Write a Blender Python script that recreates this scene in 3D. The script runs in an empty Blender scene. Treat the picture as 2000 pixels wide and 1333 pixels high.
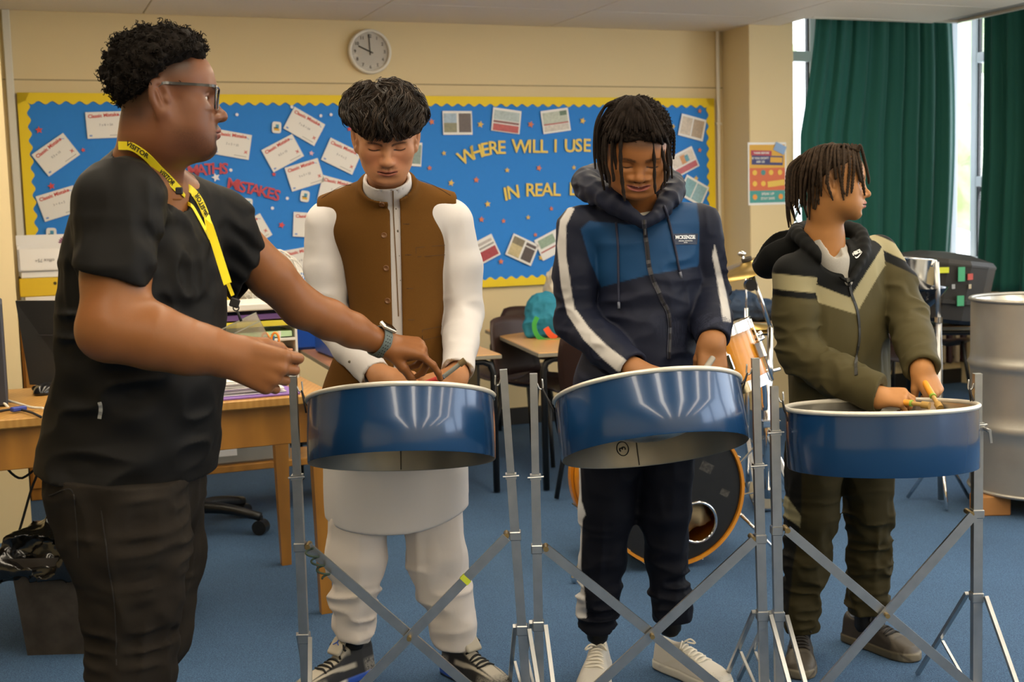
import bpy, math, random
import numpy as np
from mathutils import Matrix, Vector

# ------------------------------------------------------------------ camera
F = 2450.0                      # focal length in pixels of the 2000 x 1333 frame
CH = 1.30                       # camera height
_d = np.array([700.0, 24333.0, F]); _d /= np.linalg.norm(_d)
_up = -_d
_fw = np.array([0, 0, 1.0]) - _up[2] * _up; _fw /= np.linalg.norm(_fw)
_rt = np.cross(_fw, _up)
if _rt[0] < 0: _rt = -_rt
CM = np.array([_rt, _fw, _up])  # image axes (right, down, forward) -> world
scene = bpy.context.scene
col = scene.collection
cam_data = bpy.data.cameras.new('camera')
cam = bpy.data.objects.new('camera', cam_data); col.objects.link(cam)
cam_data.sensor_fit = 'HORIZONTAL'; cam_data.sensor_width = 36.0
cam_data.lens = F / 2000 * 36
cam_data.clip_start = 0.05; cam_data.clip_end = 200
mr, mu, mb_ = CM @ np.array([1, 0, 0]), CM @ np.array([0, -1, 0]), CM @ np.array([0, 0, -1])
cam.matrix_world = Matrix(((mr[0], mu[0], mb_[0], 0), (mr[1], mu[1], mb_[1], 0), (mr[2], mu[2], mb_[2], CH), (0, 0, 0, 1)))
cam_data.dof.use_dof = True; cam_data.dof.focus_distance = 3.08; cam_data.dof.aperture_fstop = 6.0
scene.camera = cam

# ------------------------------------------------------------------ light
WA = math.radians(21.63)        # the back wall runs at this angle to the picture
UX = np.array([math.cos(WA), math.sin(WA), 0.0]); VX = np.array([-math.sin(WA), math.cos(WA), 0.0])
VW = 7.178                      # distance of the back wall along VX
CEIL = 2.44
world = bpy.data.worlds.new('world'); scene.world = world; world.use_nodes = True
_bg = world.node_tree.nodes['Background']; _bg.inputs[0].default_value = (0.86, 0.93, 1.0, 1); _bg.inputs[1].default_value = 3.5
scene.view_settings.view_transform = 'Standard'; scene.view_settings.look = 'None'
scene.view_settings.exposure = 0.40; scene.view_settings.gamma = 1.0
scene.view_settings.use_curve_mapping = False
scene.cycles.use_denoising = True
scene.cycles.max_bounces = 6; scene.cycles.diffuse_bounces = 3; scene.cycles.glossy_bounces = 3
scene.cycles.transparent_max_bounces = 8; scene.cycles.transmission_bounces = 4
scene.cycles.caustics_reflective = False; scene.cycles.caustics_refractive = False

def UV(u, v, z=0.0): return np.array([0, 0, z]) + UX * u + VX * v

def area_light(name, loc, target, sx, sy, power, color):
    l = bpy.data.lights.new(name, 'AREA'); l.shape = 'RECTANGLE'; l.size = sx; l.size_y = sy
    l.energy = power; l.color = color
    o = bpy.data.objects.new(name, l); col.objects.link(o)
    o.location = loc
    o.rotation_euler = (Vector(target) - Vector(loc)).to_track_quat('-Z', 'Y').to_euler()
    return o
# daylight through the bay windows at the right
area_light('bay_daylight', UV(6.70, 9.40, 1.55), UV(5.6, 7.0, 1.2), 1.3, 1.8, 45, (0.95, 0.98, 1.0))
area_light('bay_daylight', UV(7.55, 6.5, 1.5), UV(3.0, 5.0, 1.0), 2.4, 1.5, 90, (0.95, 0.98, 1.0))

# ------------------------------------------------------------------ picture rays
def ray(px, py): return CM @ np.array([px - 1000.0, py - 666.5, F])
def P(px, py, Y):
    r = ray(px, py); return np.array([0, 0, CH]) + r * (Y / r[1])
def PF(px, py, z=0.0):
    r = ray(px, py); return np.array([0, 0, CH]) + r * ((z - CH) / r[2])
def PW(px, py, v=VW):
    r = ray(px, py); return np.array([0, 0, CH]) + r * (v / (r @ VX))
def PU(px, py, u):
    r = ray(px, py); return np.array([0, 0, CH]) + r * (u / (r @ UX))

def proj(p):
    c = (np.asarray(p, float).reshape(-1, 3) - [0, 0, CH]) @ CM; return np.stack([1000 + F * c[:, 0] / c[:, 2], 666.5 + F * c[:, 1] / c[:, 2]], 1)
# ------------------------------------------------------------------ helpers: colours and materials
def lin(c):
    if isinstance(c, str):
        c = c.lstrip('#'); c = [int(c[i:i + 2], 16) / 255 for i in (0, 2, 4)]
    return tuple((x / 12.92 if x <= 0.04045 else ((x + 0.055) / 1.055) ** 2.4) for x in c)
MATS = {}
def mat(name, color, rough=0.6, metal=0.0, noise=None, bump=None, spec=None, coat=0.0, trans=0.0, emit=None, vcol=False, sheen=0.0, alpha=1.0, aniso=None, sss=0.0, wave=None):
    """noise=(scale, amount, second colour or None); bump=(scale, strength)"""
    if name in MATS: return MATS[name]
    m = bpy.data.materials.new(name); m.use_nodes = True; MATS[name] = m
    nt = m.node_tree; b = nt.nodes['Principled BSDF']; L = nt.links
    c = (*lin(color), 1)
    b.inputs['Base Color'].default_value = c
    b.inputs['Roughness'].default_value = rough; b.inputs['Metallic'].default_value = metal
    if spec is not None: b.inputs['Specular IOR Level'].default_value = spec
    if coat: b.inputs['Coat Weight'].default_value = coat; b.inputs['Coat Roughness'].default_value = 0.08
    if trans: b.inputs['Transmission Weight'].default_value = trans; b.inputs['IOR'].default_value = 1.45
    if sheen: b.inputs['Sheen Weight'].default_value = sheen; b.inputs['Sheen Roughness'].default_value = 0.5
    if alpha < 1: b.inputs['Alpha'].default_value = alpha
    if sss: b.inputs['Subsurface Weight'].default_value = sss; b.inputs['Subsurface Radius'].default_value = (0.01, 0.004, 0.002); b.inputs['Subsurface Scale'].default_value = 0.6
    if emit: b.inputs['Emission Color'].default_value = (*lin(emit[0]), 1); b.inputs['Emission Strength'].default_value = emit[1]
    src = None
    tc = nt.nodes.new('ShaderNodeTexCoord')
    if vcol:
        a = nt.nodes.new('ShaderNodeVertexColor'); a.layer_name = 'Col'; src = a.outputs['Color']
    if noise:
        n = nt.nodes.new('ShaderNodeTexNoise'); n.inputs['Scale'].default_value = noise[0]; n.inputs['Detail'].default_value = 5
        L.new(tc.outputs['Object'], n.inputs['Vector'])
        mx = nt.nodes.new('ShaderNodeMix'); mx.data_type = 'RGBA'
        r = nt.nodes.new('ShaderNodeMapRange'); r.inputs['From Min'].default_value = 0.3; r.inputs['From Max'].default_value = 0.7
        r.inputs['To Min'].default_value = 0; r.inputs['To Max'].default_value = noise[1]
        L.new(n.outputs['Fac'], r.inputs['Value']); L.new(r.outputs[0], mx.inputs['Factor'])
        if src is not None: L.new(src, mx.inputs['A'])
        else: mx.inputs['A'].default_value = c
        mx.inputs['B'].default_value = (*lin(noise[2]), 1) if len(noise) > 2 and noise[2] is not None else tuple([x * 0.5 for x in c[:3]] + [1])
        if vcol and (len(noise) < 3 or noise[2] is None):
            mx.blend_type = 'MULTIPLY'; mx.inputs['B'].default_value = (0.5, 0.5, 0.5, 1)
        src = mx.outputs['Result']
    if src is not None: L.new(src, b.inputs['Base Color'])
    if bump:
        n2 = nt.nodes.new('ShaderNodeTexNoise'); n2.inputs['Scale'].default_value = bump[0]; n2.inputs['Detail'].default_value = 4
        L.new(tc.outputs['Object'], n2.inputs['Vector'])
        bp = nt.nodes.new('ShaderNodeBump'); bp.inputs['Strength'].default_value = bump[1]; bp.inputs['Distance'].default_value = bump[2] if len(bump) > 2 else 0.002
        L.new(n2.outputs['Fac'], bp.inputs['Height']); L.new(bp.outputs[0], b.inputs['Normal'])
    if wave:   # wood grain: (scale, distortion, colour, amount)
        w = nt.nodes.new('ShaderNodeTexWave'); w.inputs['Scale'].default_value = wave[0]; w.inputs['Distortion'].default_value = wave[1]; w.inputs['Detail'].default_value = 3
        mp = nt.nodes.new('ShaderNodeMapping'); mp.inputs['Scale'].default_value = wave[4] if len(wave) > 4 else (1, 8, 1)
        L.new(tc.outputs['Object'], mp.inputs['Vector']); L.new(mp.outputs[0], w.inputs['Vector'])
        mx = nt.nodes.new('ShaderNodeMix'); mx.data_type = 'RGBA'
        ml = nt.nodes.new('ShaderNodeMath'); ml.operation = 'MULTIPLY'; ml.inputs[1].default_value = wave[3]
        L.new(w.outputs['Fac'], ml.inputs[0]); L.new(ml.outputs[0], mx.inputs['Factor'])
        if src is not None: L.new(src, mx.inputs['A'])
        else: mx.inputs['A'].default_value = c
        mx.inputs['B'].default_value = (*lin(wave[2]), 1)
        L.new(mx.outputs['Result'], b.inputs['Base Color'])
    return m

# ------------------------------------------------------------------ helpers: objects
def tag(o, label=None, cat=None, group=None, kind=None):
    if label: o['label'] = label
    if cat: o['category'] = cat
    if group: o['group'] = group
    if kind: o['kind'] = kind
    return o
def thing(name, label, cat, loc, rotz=0.0, group=None):
    o = bpy.data.objects.new(name, None); col.objects.link(o)
    o.empty_display_size = 0.05
    o.location = [float(x) for x in loc]; o.rotation_euler = (0, 0, rotz)
    return tag(o, label, cat, group)
def root_matrix(o):
    m = Matrix.Identity(4)
    while o is not None:
        m = Matrix.LocRotScale(o.location, o.rotation_euler, o.scale) @ m; o = o.parent
    return m
def link_mesh(name, me, parent=None, m=None):
    o = bpy.data.objects.new(name, me); col.objects.link(o)
    if parent is not None: o.parent = parent
    if m is not None:
        for x in (m if isinstance(m, (list, tuple)) else [m]): me.materials.append(x)
    return o
def mesh_np(name, V, Fc, m=None, parent=None, world=True, smooth=True, colors=None, mat_idx=None):
    """V (n,3), Fc: list of faces or int array (k,3|4) in world coordinates"""
    V = np.asarray(V, dtype=np.float64).reshape(-1, 3)
    base = None
    if parent is not None:
        if world:
            mi = np.array(root_matrix(parent).inverted()); V = V @ mi[:3, :3].T + mi[:3, 3]
    elif world:      # own origin at its base centre
        base = np.array([(V[:, 0].min() + V[:, 0].max()) / 2, (V[:, 1].min() + V[:, 1].max()) / 2, V[:, 2].min()]); V = V - base
    me = bpy.data.meshes.new(name)
    if isinstance(Fc, np.ndarray):
        n, k = Fc.shape
        me.vertices.add(len(V)); me.vertices.foreach_set('co', V.astype(np.float32).ravel())
        me.loops.add(n * k); me.loops.foreach_set('vertex_index', Fc.astype(np.int32).ravel())
        me.polygons.add(n); me.polygons.foreach_set('loop_start', np.arange(0, n * k, k, dtype=np.int32))
        me.update(calc_edges=True)
    else:
        me.from_pydata(V.tolist(), [], Fc)
    me.validate()
    if smooth: me.polygons.foreach_set('use_smooth', np.ones(len(me.polygons), dtype=bool))
    if colors is not None:
        ca = me.color_attributes.new('Col', 'FLOAT_COLOR', 'POINT')
        c4 = np.ones((len(V), 4), dtype=np.float32); c4[:, :3] = colors; ca.data.foreach_set('color', c4.ravel())
    if mat_idx is not None: me.polygons.foreach_set('material_index', np.asarray(mat_idx, dtype=np.int32))
    o = link_mesh(name, me, parent, m)
    if base is not None: o.location = base
    return o

def nrm(v):
    v = np.asarray(v, float); return v / (np.linalg.norm(v) + 1e-12)
def frame(f, up=(0, 0, 1)):
    f = nrm(f); up = np.asarray(up, float)
    if abs(f @ nrm(up)) > 0.98: up = np.array([0, 1.0, 0]) if abs(f[1]) < 0.9 else np.array([1.0, 0, 0])
    s = nrm(np.cross(f, up)); u = np.cross(s, f)
    return s, f, u      # side, forward, up
def rotm(ax, ang):
    ax = nrm(ax); K = np.array([[0, -ax[2], ax[1]], [ax[2], 0, -ax[0]], [-ax[1], ax[0], 0]])
    return np.eye(3) + math.sin(ang) * K + (1 - math.cos(ang)) * K @ K

class MB:
    """collects simple shapes into one mesh"""
    def __init__(s): s.v = []; s.f = []; s.mi = []; s.m = 0; s.n = 0
    def add(s, V, Fc):
        V = np.asarray(V, float).reshape(-1, 3)
        s.v.append(V); s.f += [[int(i) + s.n for i in f] for f in Fc]; s.mi += [s.m] * len(Fc); s.n += len(V); return s
    def box(s, c, size, R=None, bev=0.0):
        c = np.asarray(c, float); h = np.asarray(size, float) / 2
        if bev <= 0:
            V = np.array([[x, y, z] for x in (-1, 1) for y in (-1, 1) for z in (-1, 1)]) * h
            Fc = [[0, 1, 3, 2], [4, 6, 7, 5], [0, 4, 5, 1], [2, 3, 7, 6], [0, 2, 6, 4], [1, 5, 7, 3]]
        else:
            b = min(bev, h.min() * 0.95); V = []; ix = {}
            for sx in (-1, 1):
                for sy in (-1, 1):
                    for sz in (-1, 1):
                        sg = np.array([sx, sy, sz])
                        for a in range(3):
                            p = sg * (h - b); p[a] = sg[a] * h[a]; ix[(sx, sy, sz, a)] = len(V); V.append(p)
            Fc = []
            for a in range(3):
                o = [i for i in range(3) if i != a]
                for sa in (-1, 1):
                    q = []
                    for t in ((-1, -1), (1, -1), (1, 1), (-1, 1)):
                        k = [0, 0, 0]; k[a] = sa; k[o[0]] = t[0]; k[o[1]] = t[1]; q.append(ix[(*k, a)])
                    Fc.append(q)
                for t0 in (-1, 1):
                    for t1 in (-1, 1):
                        k1 = [0, 0, 0]; k1[a] = -1; k1[o[0]] = t0; k1[o[1]] = t1; k2 = list(k1); k2[a] = 1
                        Fc.append([ix[(*k1, o[0])], ix[(*k2, o[0])], ix[(*k2, o[1])], ix[(*k1, o[1])]])
            for sx in (-1, 1):
                for sy in (-1, 1):
                    for sz in (-1, 1): Fc.append([ix[(sx, sy, sz, a)] for a in range(3)])
            V = np.array(V)
        if R is not None: V = V @ np.asarray(R, float).T
        Vw = V + c; ce = Vw.mean(0); G = []
        for f in Fc:                       # outward winding
            p = Vw[f]; n = np.cross(p[1] - p[0], p[2] - p[0]); G.append(f if n @ (p.mean(0) - ce) > 0 else f[::-1])
        return s.add(Vw, G)
    def bar(s, a, b, w, t, up=(0, 0, 1), bev=0.0):
        a = np.asarray(a, float); b = np.asarray(b, float); sd, f, u = frame(b - a, up)
        return s.box((a + b) / 2, (w, np.linalg.norm(b - a), t), np.array([sd, f, u]).T, bev)
    def tube(s, path, r, n=10, cap=True, closed=False, sq=None, up=None):
        V, Fc = tube_np(path, r, n, cap, closed, sq, up); return s.add(V, Fc)
    def lathe(s, prof, c=(0, 0, 0), R=None, n=32, cap=False, arc=None):
        prof = np.asarray(prof, float); m = len(prof)
        full = arc is None; a0, a1 = (0, 2 * math.pi) if full else arc
        k = n if full else n + 1
        th = a0 + (a1 - a0) * np.arange(k) / n
        V = np.stack([prof[:, 0][None] * np.cos(th)[:, None], prof[:, 0][None] * np.sin(th)[:, None], np.repeat(prof[:, 1][None], k, 0)], -1).reshape(-1, 3)
        Fc = []
        for i in range(n):
            j = (i + 1) % k
            for q in range(m - 1): Fc.append([i * m + q, j * m + q, j * m + q + 1, i * m + q + 1])
        if cap and full:
            Fc.append([i * m for i in range(n)][::-1]); Fc.append([i * m + m - 1 for i in range(n)])
        if R is not None: V = V @ np.asarray(R, float).T
        return s.add(V + np.asarray(c, float), Fc)
    def ball(s, c, r, n=12, R=None):
        r = np.ones(3) * r; k = n // 2 + 1
        ph = np.linspace(-math.pi / 2, math.pi / 2, k)
        V0, F0 = MB().lathe(np.stack([np.cos(ph), np.sin(ph)], 1), n=n).raw()
        V0 = V0 * r
        if R is not None: V0 = V0 @ np.asarray(R, float).T
        return s.add(V0 + np.asarray(c, float), F0)
    def prism(s, poly, d0, d1, o, ax, ay, az):
        """polygon poly (n,2) in plane (ax, ay) at o, extruded along az from d0 to d1"""
        poly = np.asarray(poly, float); n = len(poly); o = np.asarray(o, float)
        B = o + poly[:, :1] * ax + poly[:, 1:2] * ay
        V = np.concatenate([B + d0 * np.asarray(az), B + d1 * np.asarray(az)])
        Fc = [list(range(n))[::-1], list(range(n, 2 * n))] + [[i, (i + 1) % n, n + (i + 1) % n, n + i] for i in range(n)]
        return s.add(V, Fc)
    def raw(s): return np.concatenate(s.v), s.f
    def build(s, name, m, parent=None, smooth=False, world=True, auto=None):
        V = np.concatenate(s.v)
        o = mesh_np(name, V, s.f, m, parent, world, smooth or auto is not None, mat_idx=s.mi if isinstance(m, (list, tuple)) else None)
        if auto is not None: o.data.set_sharp_from_angle(angle=math.radians(auto))
        return o

def resample(path, n):
    path = np.asarray(path, float); k = len(path)
    if k < 3:
        t = np.linspace(0, 1, n)[:, None]; return path[0] + (path[-1] - path[0]) * t
    ext = np.concatenate([[2 * path[0] - path[1]], path, [2 * path[-1] - path[-2]]])
    u = np.linspace(0, k - 1 - 1e-9, n); i = u.astype(int); t = (u - i)[:, None]
    p0, p1, p2, p3 = ext[i], ext[i + 1], ext[i + 2], ext[i + 3]
    return 0.5 * (2 * p1 + (p2 - p0) * t + (2 * p0 - 5 * p1 + 4 * p2 - p3) * t * t + (3 * p1 - p0 - 3 * p2 + p3) * t ** 3)
def tube_np(path, r, n=10, cap=True, closed=False, sq=None, up=None):
    """sq=(w,h): rectangular section; r may be a list (one per point)"""
    path = np.asarray(path, float); m = len(path); r = np.ones(m) * np.asarray(r, float)
    T = np.zeros_like(path)
    if closed: T = np.roll(path, -1, 0) - np.roll(path, 1, 0)
    else: T[1:-1] = path[2:] - path[:-2]; T[0] = path[1] - path[0]; T[-1] = path[-1] - path[-2]
    T /= np.linalg.norm(T, axis=1)[:, None] + 1e-12
    if sq is not None: n = 4
    th = 2 * math.pi * (np.arange(n) + (0.5 if sq is not None else 0)) / n
    s0, _, u0 = frame(T[0], (0, 0, 1) if up is None else up)
    V = []
    for i in range(m):
        if i:
            ax = np.cross(T[i - 1], T[i]); sn = np.linalg.norm(ax)
            if sn > 1e-9: R = rotm(ax, math.atan2(sn, T[i - 1] @ T[i])); s0 = R @ s0; u0 = R @ u0
            if up is not None: s0, _, u0 = frame(T[i], up)
        if sq is not None: ring = path[i] + math.sqrt(2) * (np.cos(th)[:, None] * s0 * sq[0] / 2 + np.sin(th)[:, None] * u0 * sq[1] / 2)
        else: ring = path[i] + r[i] * (np.cos(th)[:, None] * s0 + np.sin(th)[:, None] * u0)
        V.append(ring)
    Fc = []
    for i in range(m if closed else m - 1):
        a, b = i * n, ((i + 1) % m) * n
        for j in range(n): k = (j + 1) % n; Fc.append([a + k, a + j, b + j, b + k])
    if cap and not closed: Fc.append(list(range(n))); Fc.append([(m - 1) * n + j for j in range(n)][::-1])
    return np.concatenate(V), Fc

_txt = {}
def text_mb(s, size=1.0, depth=0.002, bold=0.0, align='CENTER'):
    """mesh of a piece of writing in the xy plane, front towards +z; returns verts, faces"""
    key = (s, size, depth, bold, align)
    if key in _txt: return _txt[key]
    cu = bpy.data.curves.new('lettering', 'FONT'); cu.body = s; cu.size = size; cu.extrude = depth / 2; cu.offset = bold
    cu.align_x = align; cu.align_y = 'CENTER'; cu.resolution_u = 3
    o = bpy.data.objects.new('lettering', cu); col.objects.link(o)
    dg = bpy.context.evaluated_depsgraph_get()
    me = bpy.data.meshes.new_from_object(o.evaluated_get(dg))
    V = np.array([v.co[:] for v in me.vertices]); Fc = [list(p.vertices) for p in me.polygons]
    bpy.data.objects.remove(o); bpy.data.curves.remove(cu); bpy.data.meshes.remove(me)
    _txt[key] = (V, Fc); return V, Fc
def text_at(mb, s, c, ax, ay, size, depth=0.001, bold=0.0, rot=0.0, align='CENTER', lift=0.0):
    V, Fc = text_mb(s, size, depth, bold, align); ax = np.asarray(ax, float); ay = np.asarray(ay, float); az = np.cross(ax, ay)
    ca, sa = math.cos(rot), math.sin(rot)
    X = V[:, 0] * ca - V[:, 1] * sa; Y = V[:, 0] * sa + V[:, 1] * ca
    mb.add(np.asarray(c, float) + X[:, None] * ax + Y[:, None] * ay + (V[:, 2:3] + lift) * az, Fc)

def copy_tree(o, parent=None, loc=None, rotz=None):
    c = o.copy(); col.objects.link(c); c.parent = parent
    if loc is not None: c.location = [float(x) for x in loc]
    if rotz is not None: c.rotation_euler = (0, 0, rotz)
    for ch in [x for x in bpy.data.objects if x.parent == o]: copy_tree(ch, c)
    return c

# ------------------------------------------------------------------ helpers: smooth solids (distance fields meshed with surface nets)
def sdf_mesh(fn, lo, hi, h, B=8, margin=1.25):
    lo = np.asarray(lo, np.float32); hi = np.asarray(hi, np.float32)
    nb = np.maximum(1, np.ceil((hi - lo) / (h * B)).astype(int))
    g = np.stack(np.meshgrid(*[np.arange(k) for k in nb], indexing='ij'), -1).reshape(-1, 3)
    keep = []
    for q in range(0, len(g), 200000):
        gg = g[q:q + 200000]
        d = fn((lo + (gg + 0.5) * (B * h)).astype(np.float32)); keep.append(np.abs(d) < 0.866 * B * h * margin + 0.5 * h)
    g = g[np.concatenate(keep)]
    k = B + 1
    loc = np.stack(np.meshgrid(*[np.arange(k)] * 3, indexing='ij'), -1).reshape(-1, 3)
    V, ids, corner, glob = [], [], [], []
    off = np.array([[x, y, z] for x in (0, 1) for y in (0, 1) for z in (0, 1)])
    edges = [(a, b) for a in range(8) for b in range(a + 1, 8) if np.abs(off[a] - off[b]).sum() == 1]
    N = nb * B + 2
    step = max(1, 1200000 // (k ** 3))
    for q in range(0, len(g), step):
        gg = g[q:q + step]
        pts = (gg[:, None, :] * B + loc[None]).reshape(-1, 3)
        val = fn((lo + pts * h).astype(np.float32)).reshape(len(gg), k, k, k)
        sgn = val < 0
        c8 = np.stack([sgn[:, o[0]:o[0] + B, o[1]:o[1] + B, o[2]:o[2] + B] for o in off], -1)
        act = c8.any(-1) & ~c8.all(-1)
        w = np.argwhere(act)
        if not len(w): continue
        cv = np.stack([val[w[:, 0], w[:, 1] + o[0], w[:, 2] + o[1], w[:, 3] + o[2]] for o in off], -1)
        acc = np.zeros((len(w), 3)); cnt = np.zeros(len(w))
        for a, b in edges:
            m = (cv[:, a] < 0) != (cv[:, b] < 0)
            t = np.where(m, cv[:, a] / (cv[:, a] - cv[:, b] + 1e-20), 0)
            acc += np.where(m[:, None], off[a] + t[:, None] * (off[b] - off[a]), 0); cnt += m
        gc = gg[w[:, 0]] * B + w[:, 1:]
        V.append(lo + (gc + acc / cnt[:, None]) * h); glob.append(gc); corner.append(cv[:, [0, 4, 2, 1]] < 0)
    if not V: return np.zeros((0, 3)), np.zeros((0, 4), int)
    V = np.concatenate(V); gc = np.concatenate(glob); cs = np.concatenate(corner)
    key = (gc[:, 0].astype(np.int64) * N[1] + gc[:, 1]) * N[2] + gc[:, 2]
    o = np.argsort(key); V, gc, cs, key = V[o], gc[o], cs[o], key[o]
    st = np.array([N[1] * N[2], N[2], 1], np.int64)
    Fs = []
    for a in range(3):
        b, c = (a + 1) % 3, (a + 2) % 3
        m = cs[:, 0] != cs[:, 1 + a]
        i0 = np.nonzero(m)[0]; kk = key[i0]
        qs = [i0]
        ok = np.ones(len(i0), bool)
        for dlt in (st[b], st[b] + st[c], st[c]):
            j = np.searchsorted(key, kk - dlt); j = np.minimum(j, len(key) - 1); ok &= key[j] == kk - dlt; qs.append(j)
        quad = np.stack(qs, -1)[ok]; fl = cs[i0][ok][:, 0]
        quad[~fl] = quad[~fl][:, ::-1]; Fs.append(quad)
    return V, np.concatenate(Fs)
def clean_join(parts):
    V = []; Fc = []; n = 0
    for v, f in parts: V.append(v); Fc.append(f + n); n += len(v)
    return np.concatenate(V), np.concatenate(Fc)
def f32(*a): return [np.asarray(x, np.float32) for x in a]
def seg(p, a, b, ra, rb, flat=None, k=1.0):
    """tapered rod; extent along direction `flat` is the radius divided by k (k <= 1 widens)"""
    a, b = f32(a, b); ba = b - a; q = p - a
    h = np.clip(q @ ba / (ba @ ba + 1e-12), 0, 1); q = q - h[:, None] * ba
    if flat is not None:
        n = np.asarray(nrm(flat), np.float32); q = q + ((k - 1) * (q @ n))[:, None] * n
    return np.sqrt((q * q).sum(1)) - (ra + (rb - ra) * h)
def ball(p, c, r): return np.linalg.norm(p - np.asarray(c, np.float32), axis=1) - r
def ell(p, c, r, R=None):
    q = p - np.asarray(c, np.float32)
    if R is not None: q = q @ np.asarray(R, np.float32)
    r = np.asarray(r, np.float32); return (np.sqrt(((q / r) ** 2).sum(1)) - 1) * r.min()
def rbox(p, c, half, r, R=None):
    q = p - np.asarray(c, np.float32)
    if R is not None: q = q @ np.asarray(R, np.float32)
    q = np.abs(q) - (np.asarray(half, np.float32) - r)
    return np.sqrt((np.maximum(q, 0) ** 2).sum(1)) + np.minimum(q.max(1), 0) - r
def smin(a, b, k):
    h = np.maximum(k - np.abs(a - b), 0) / k; return np.minimum(a, b) - h * h * k * 0.25
def smax(a, b, k): return -smin(-a, -b, k)
def sminl(ds, k):
    d = ds[0]
    for x in ds[1:]: d = smin(d, x, k)
    return d
def rods(p, pts, rs, k=0.02, flat=None, fk=1.0):
    """smoothly joined chain of tapered rods"""
    return sminl([seg(p, pts[i], pts[i + 1], rs[i], rs[i + 1], flat, fk) for i in range(len(pts) - 1)], k)
def plane(p, o, n): return (p - np.asarray(o, np.float32)) @ np.asarray(nrm(n), np.float32)
class Loft:
    """stack of elliptical sections along z: rows (z, cx, cy, a, b, yaw in degrees); a across, b front to back"""
    def __init__(s, rows, ex=2.0, n=80):
        rows = np.array(rows, float); rows = rows[np.argsort(rows[:, 0])]
        z = rows[:, 0]; s.z = np.linspace(z[0], z[-1], n); s.t = []
        for c in range(1, rows.shape[1]):
            y = rows[:, c]; d = np.diff(y) / np.diff(z); m = np.zeros(len(y))
            m[0], m[-1] = d[0], d[-1]
            for i in range(1, len(y) - 1): m[i] = 0 if d[i - 1] * d[i] <= 0 and c > 2 and c < 5 else (d[i - 1] + d[i]) / 2
            i = np.clip(np.searchsorted(z, s.z) - 1, 0, len(z) - 2); hh = (z[i + 1] - z[i]); t = (s.z - z[i]) / hh
            s.t.append((2 * t ** 3 - 3 * t ** 2 + 1) * y[i] + (t ** 3 - 2 * t ** 2 + t) * hh * m[i] + (-2 * t ** 3 + 3 * t ** 2) * y[i + 1] + (t ** 3 - t ** 2) * hh * m[i + 1])
        s.ex = ex
    def __call__(s, p, cap=True, k=0.03):
        z = p[:, 2]; cx, cy, a, b, yw = [np.interp(z, s.z, t).astype(np.float32) for t in s.t]
        dx, dy = p[:, 0] - cx, p[:, 1] - cy; yw = np.radians(yw); c, sn = np.cos(yw), np.sin(yw)
        u = np.abs(dx * c + dy * sn) / a; v = np.abs(-dx * sn + dy * c) / b
        e = s.ex; d = ((u ** e + v ** e) ** (1 / e) - 1) * np.minimum(a, b)
        if cap: d = smax(smax(d, z - s.z[-1], k), s.z[0] - z, k)
        return d
_NT = np.random.default_rng(11).random((32, 32, 32)).astype(np.float32) * 2 - 1
def noise3(p, scale, seed=0.0):
    """smooth value noise, -1..1"""
    q = np.asarray(p, np.float32) * np.float32(scale) + np.float32(seed * 7.31 + 100.0); i = np.floor(q).astype(np.int32); f = q - i; f = f * f * (3 - 2 * f)
    x0, y0, z0 = (i[:, 0] & 31), (i[:, 1] & 31), (i[:, 2] & 31); x1, y1, z1 = (x0 + 1) & 31, (y0 + 1) & 31, (z0 + 1) & 31
    fx, fy, fz = f[:, 0], f[:, 1], f[:, 2]
    def lx(y, z): a = _NT[x0, y, z]; return a + fx * (_NT[x1, y, z] - a)
    a = lx(y0, z0); a = a + fy * (lx(y1, z0) - a); b = lx(y0, z1); b = b + fy * (lx(y1, z1) - b)
    return (a + fz * (b - a)) * np.float32(1.25)
def bounds_of(pts, pad):
    pts = np.asarray(pts, float).reshape(-1, 3); return pts.min(0) - pad, pts.max(0) + pad
def mixc(c, c2, w): return c * (1 - w[:, None]) + np.asarray(lin(c2) if isinstance(c2, str) else c2)[None] * w[:, None]
def band(x, c, w, s):  return np.clip((w - np.abs(x - c)) / s + 0.5, 0, 1)
def step(x, e, s): return np.clip((x - e) / s + 0.5, 0, 1)

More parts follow.
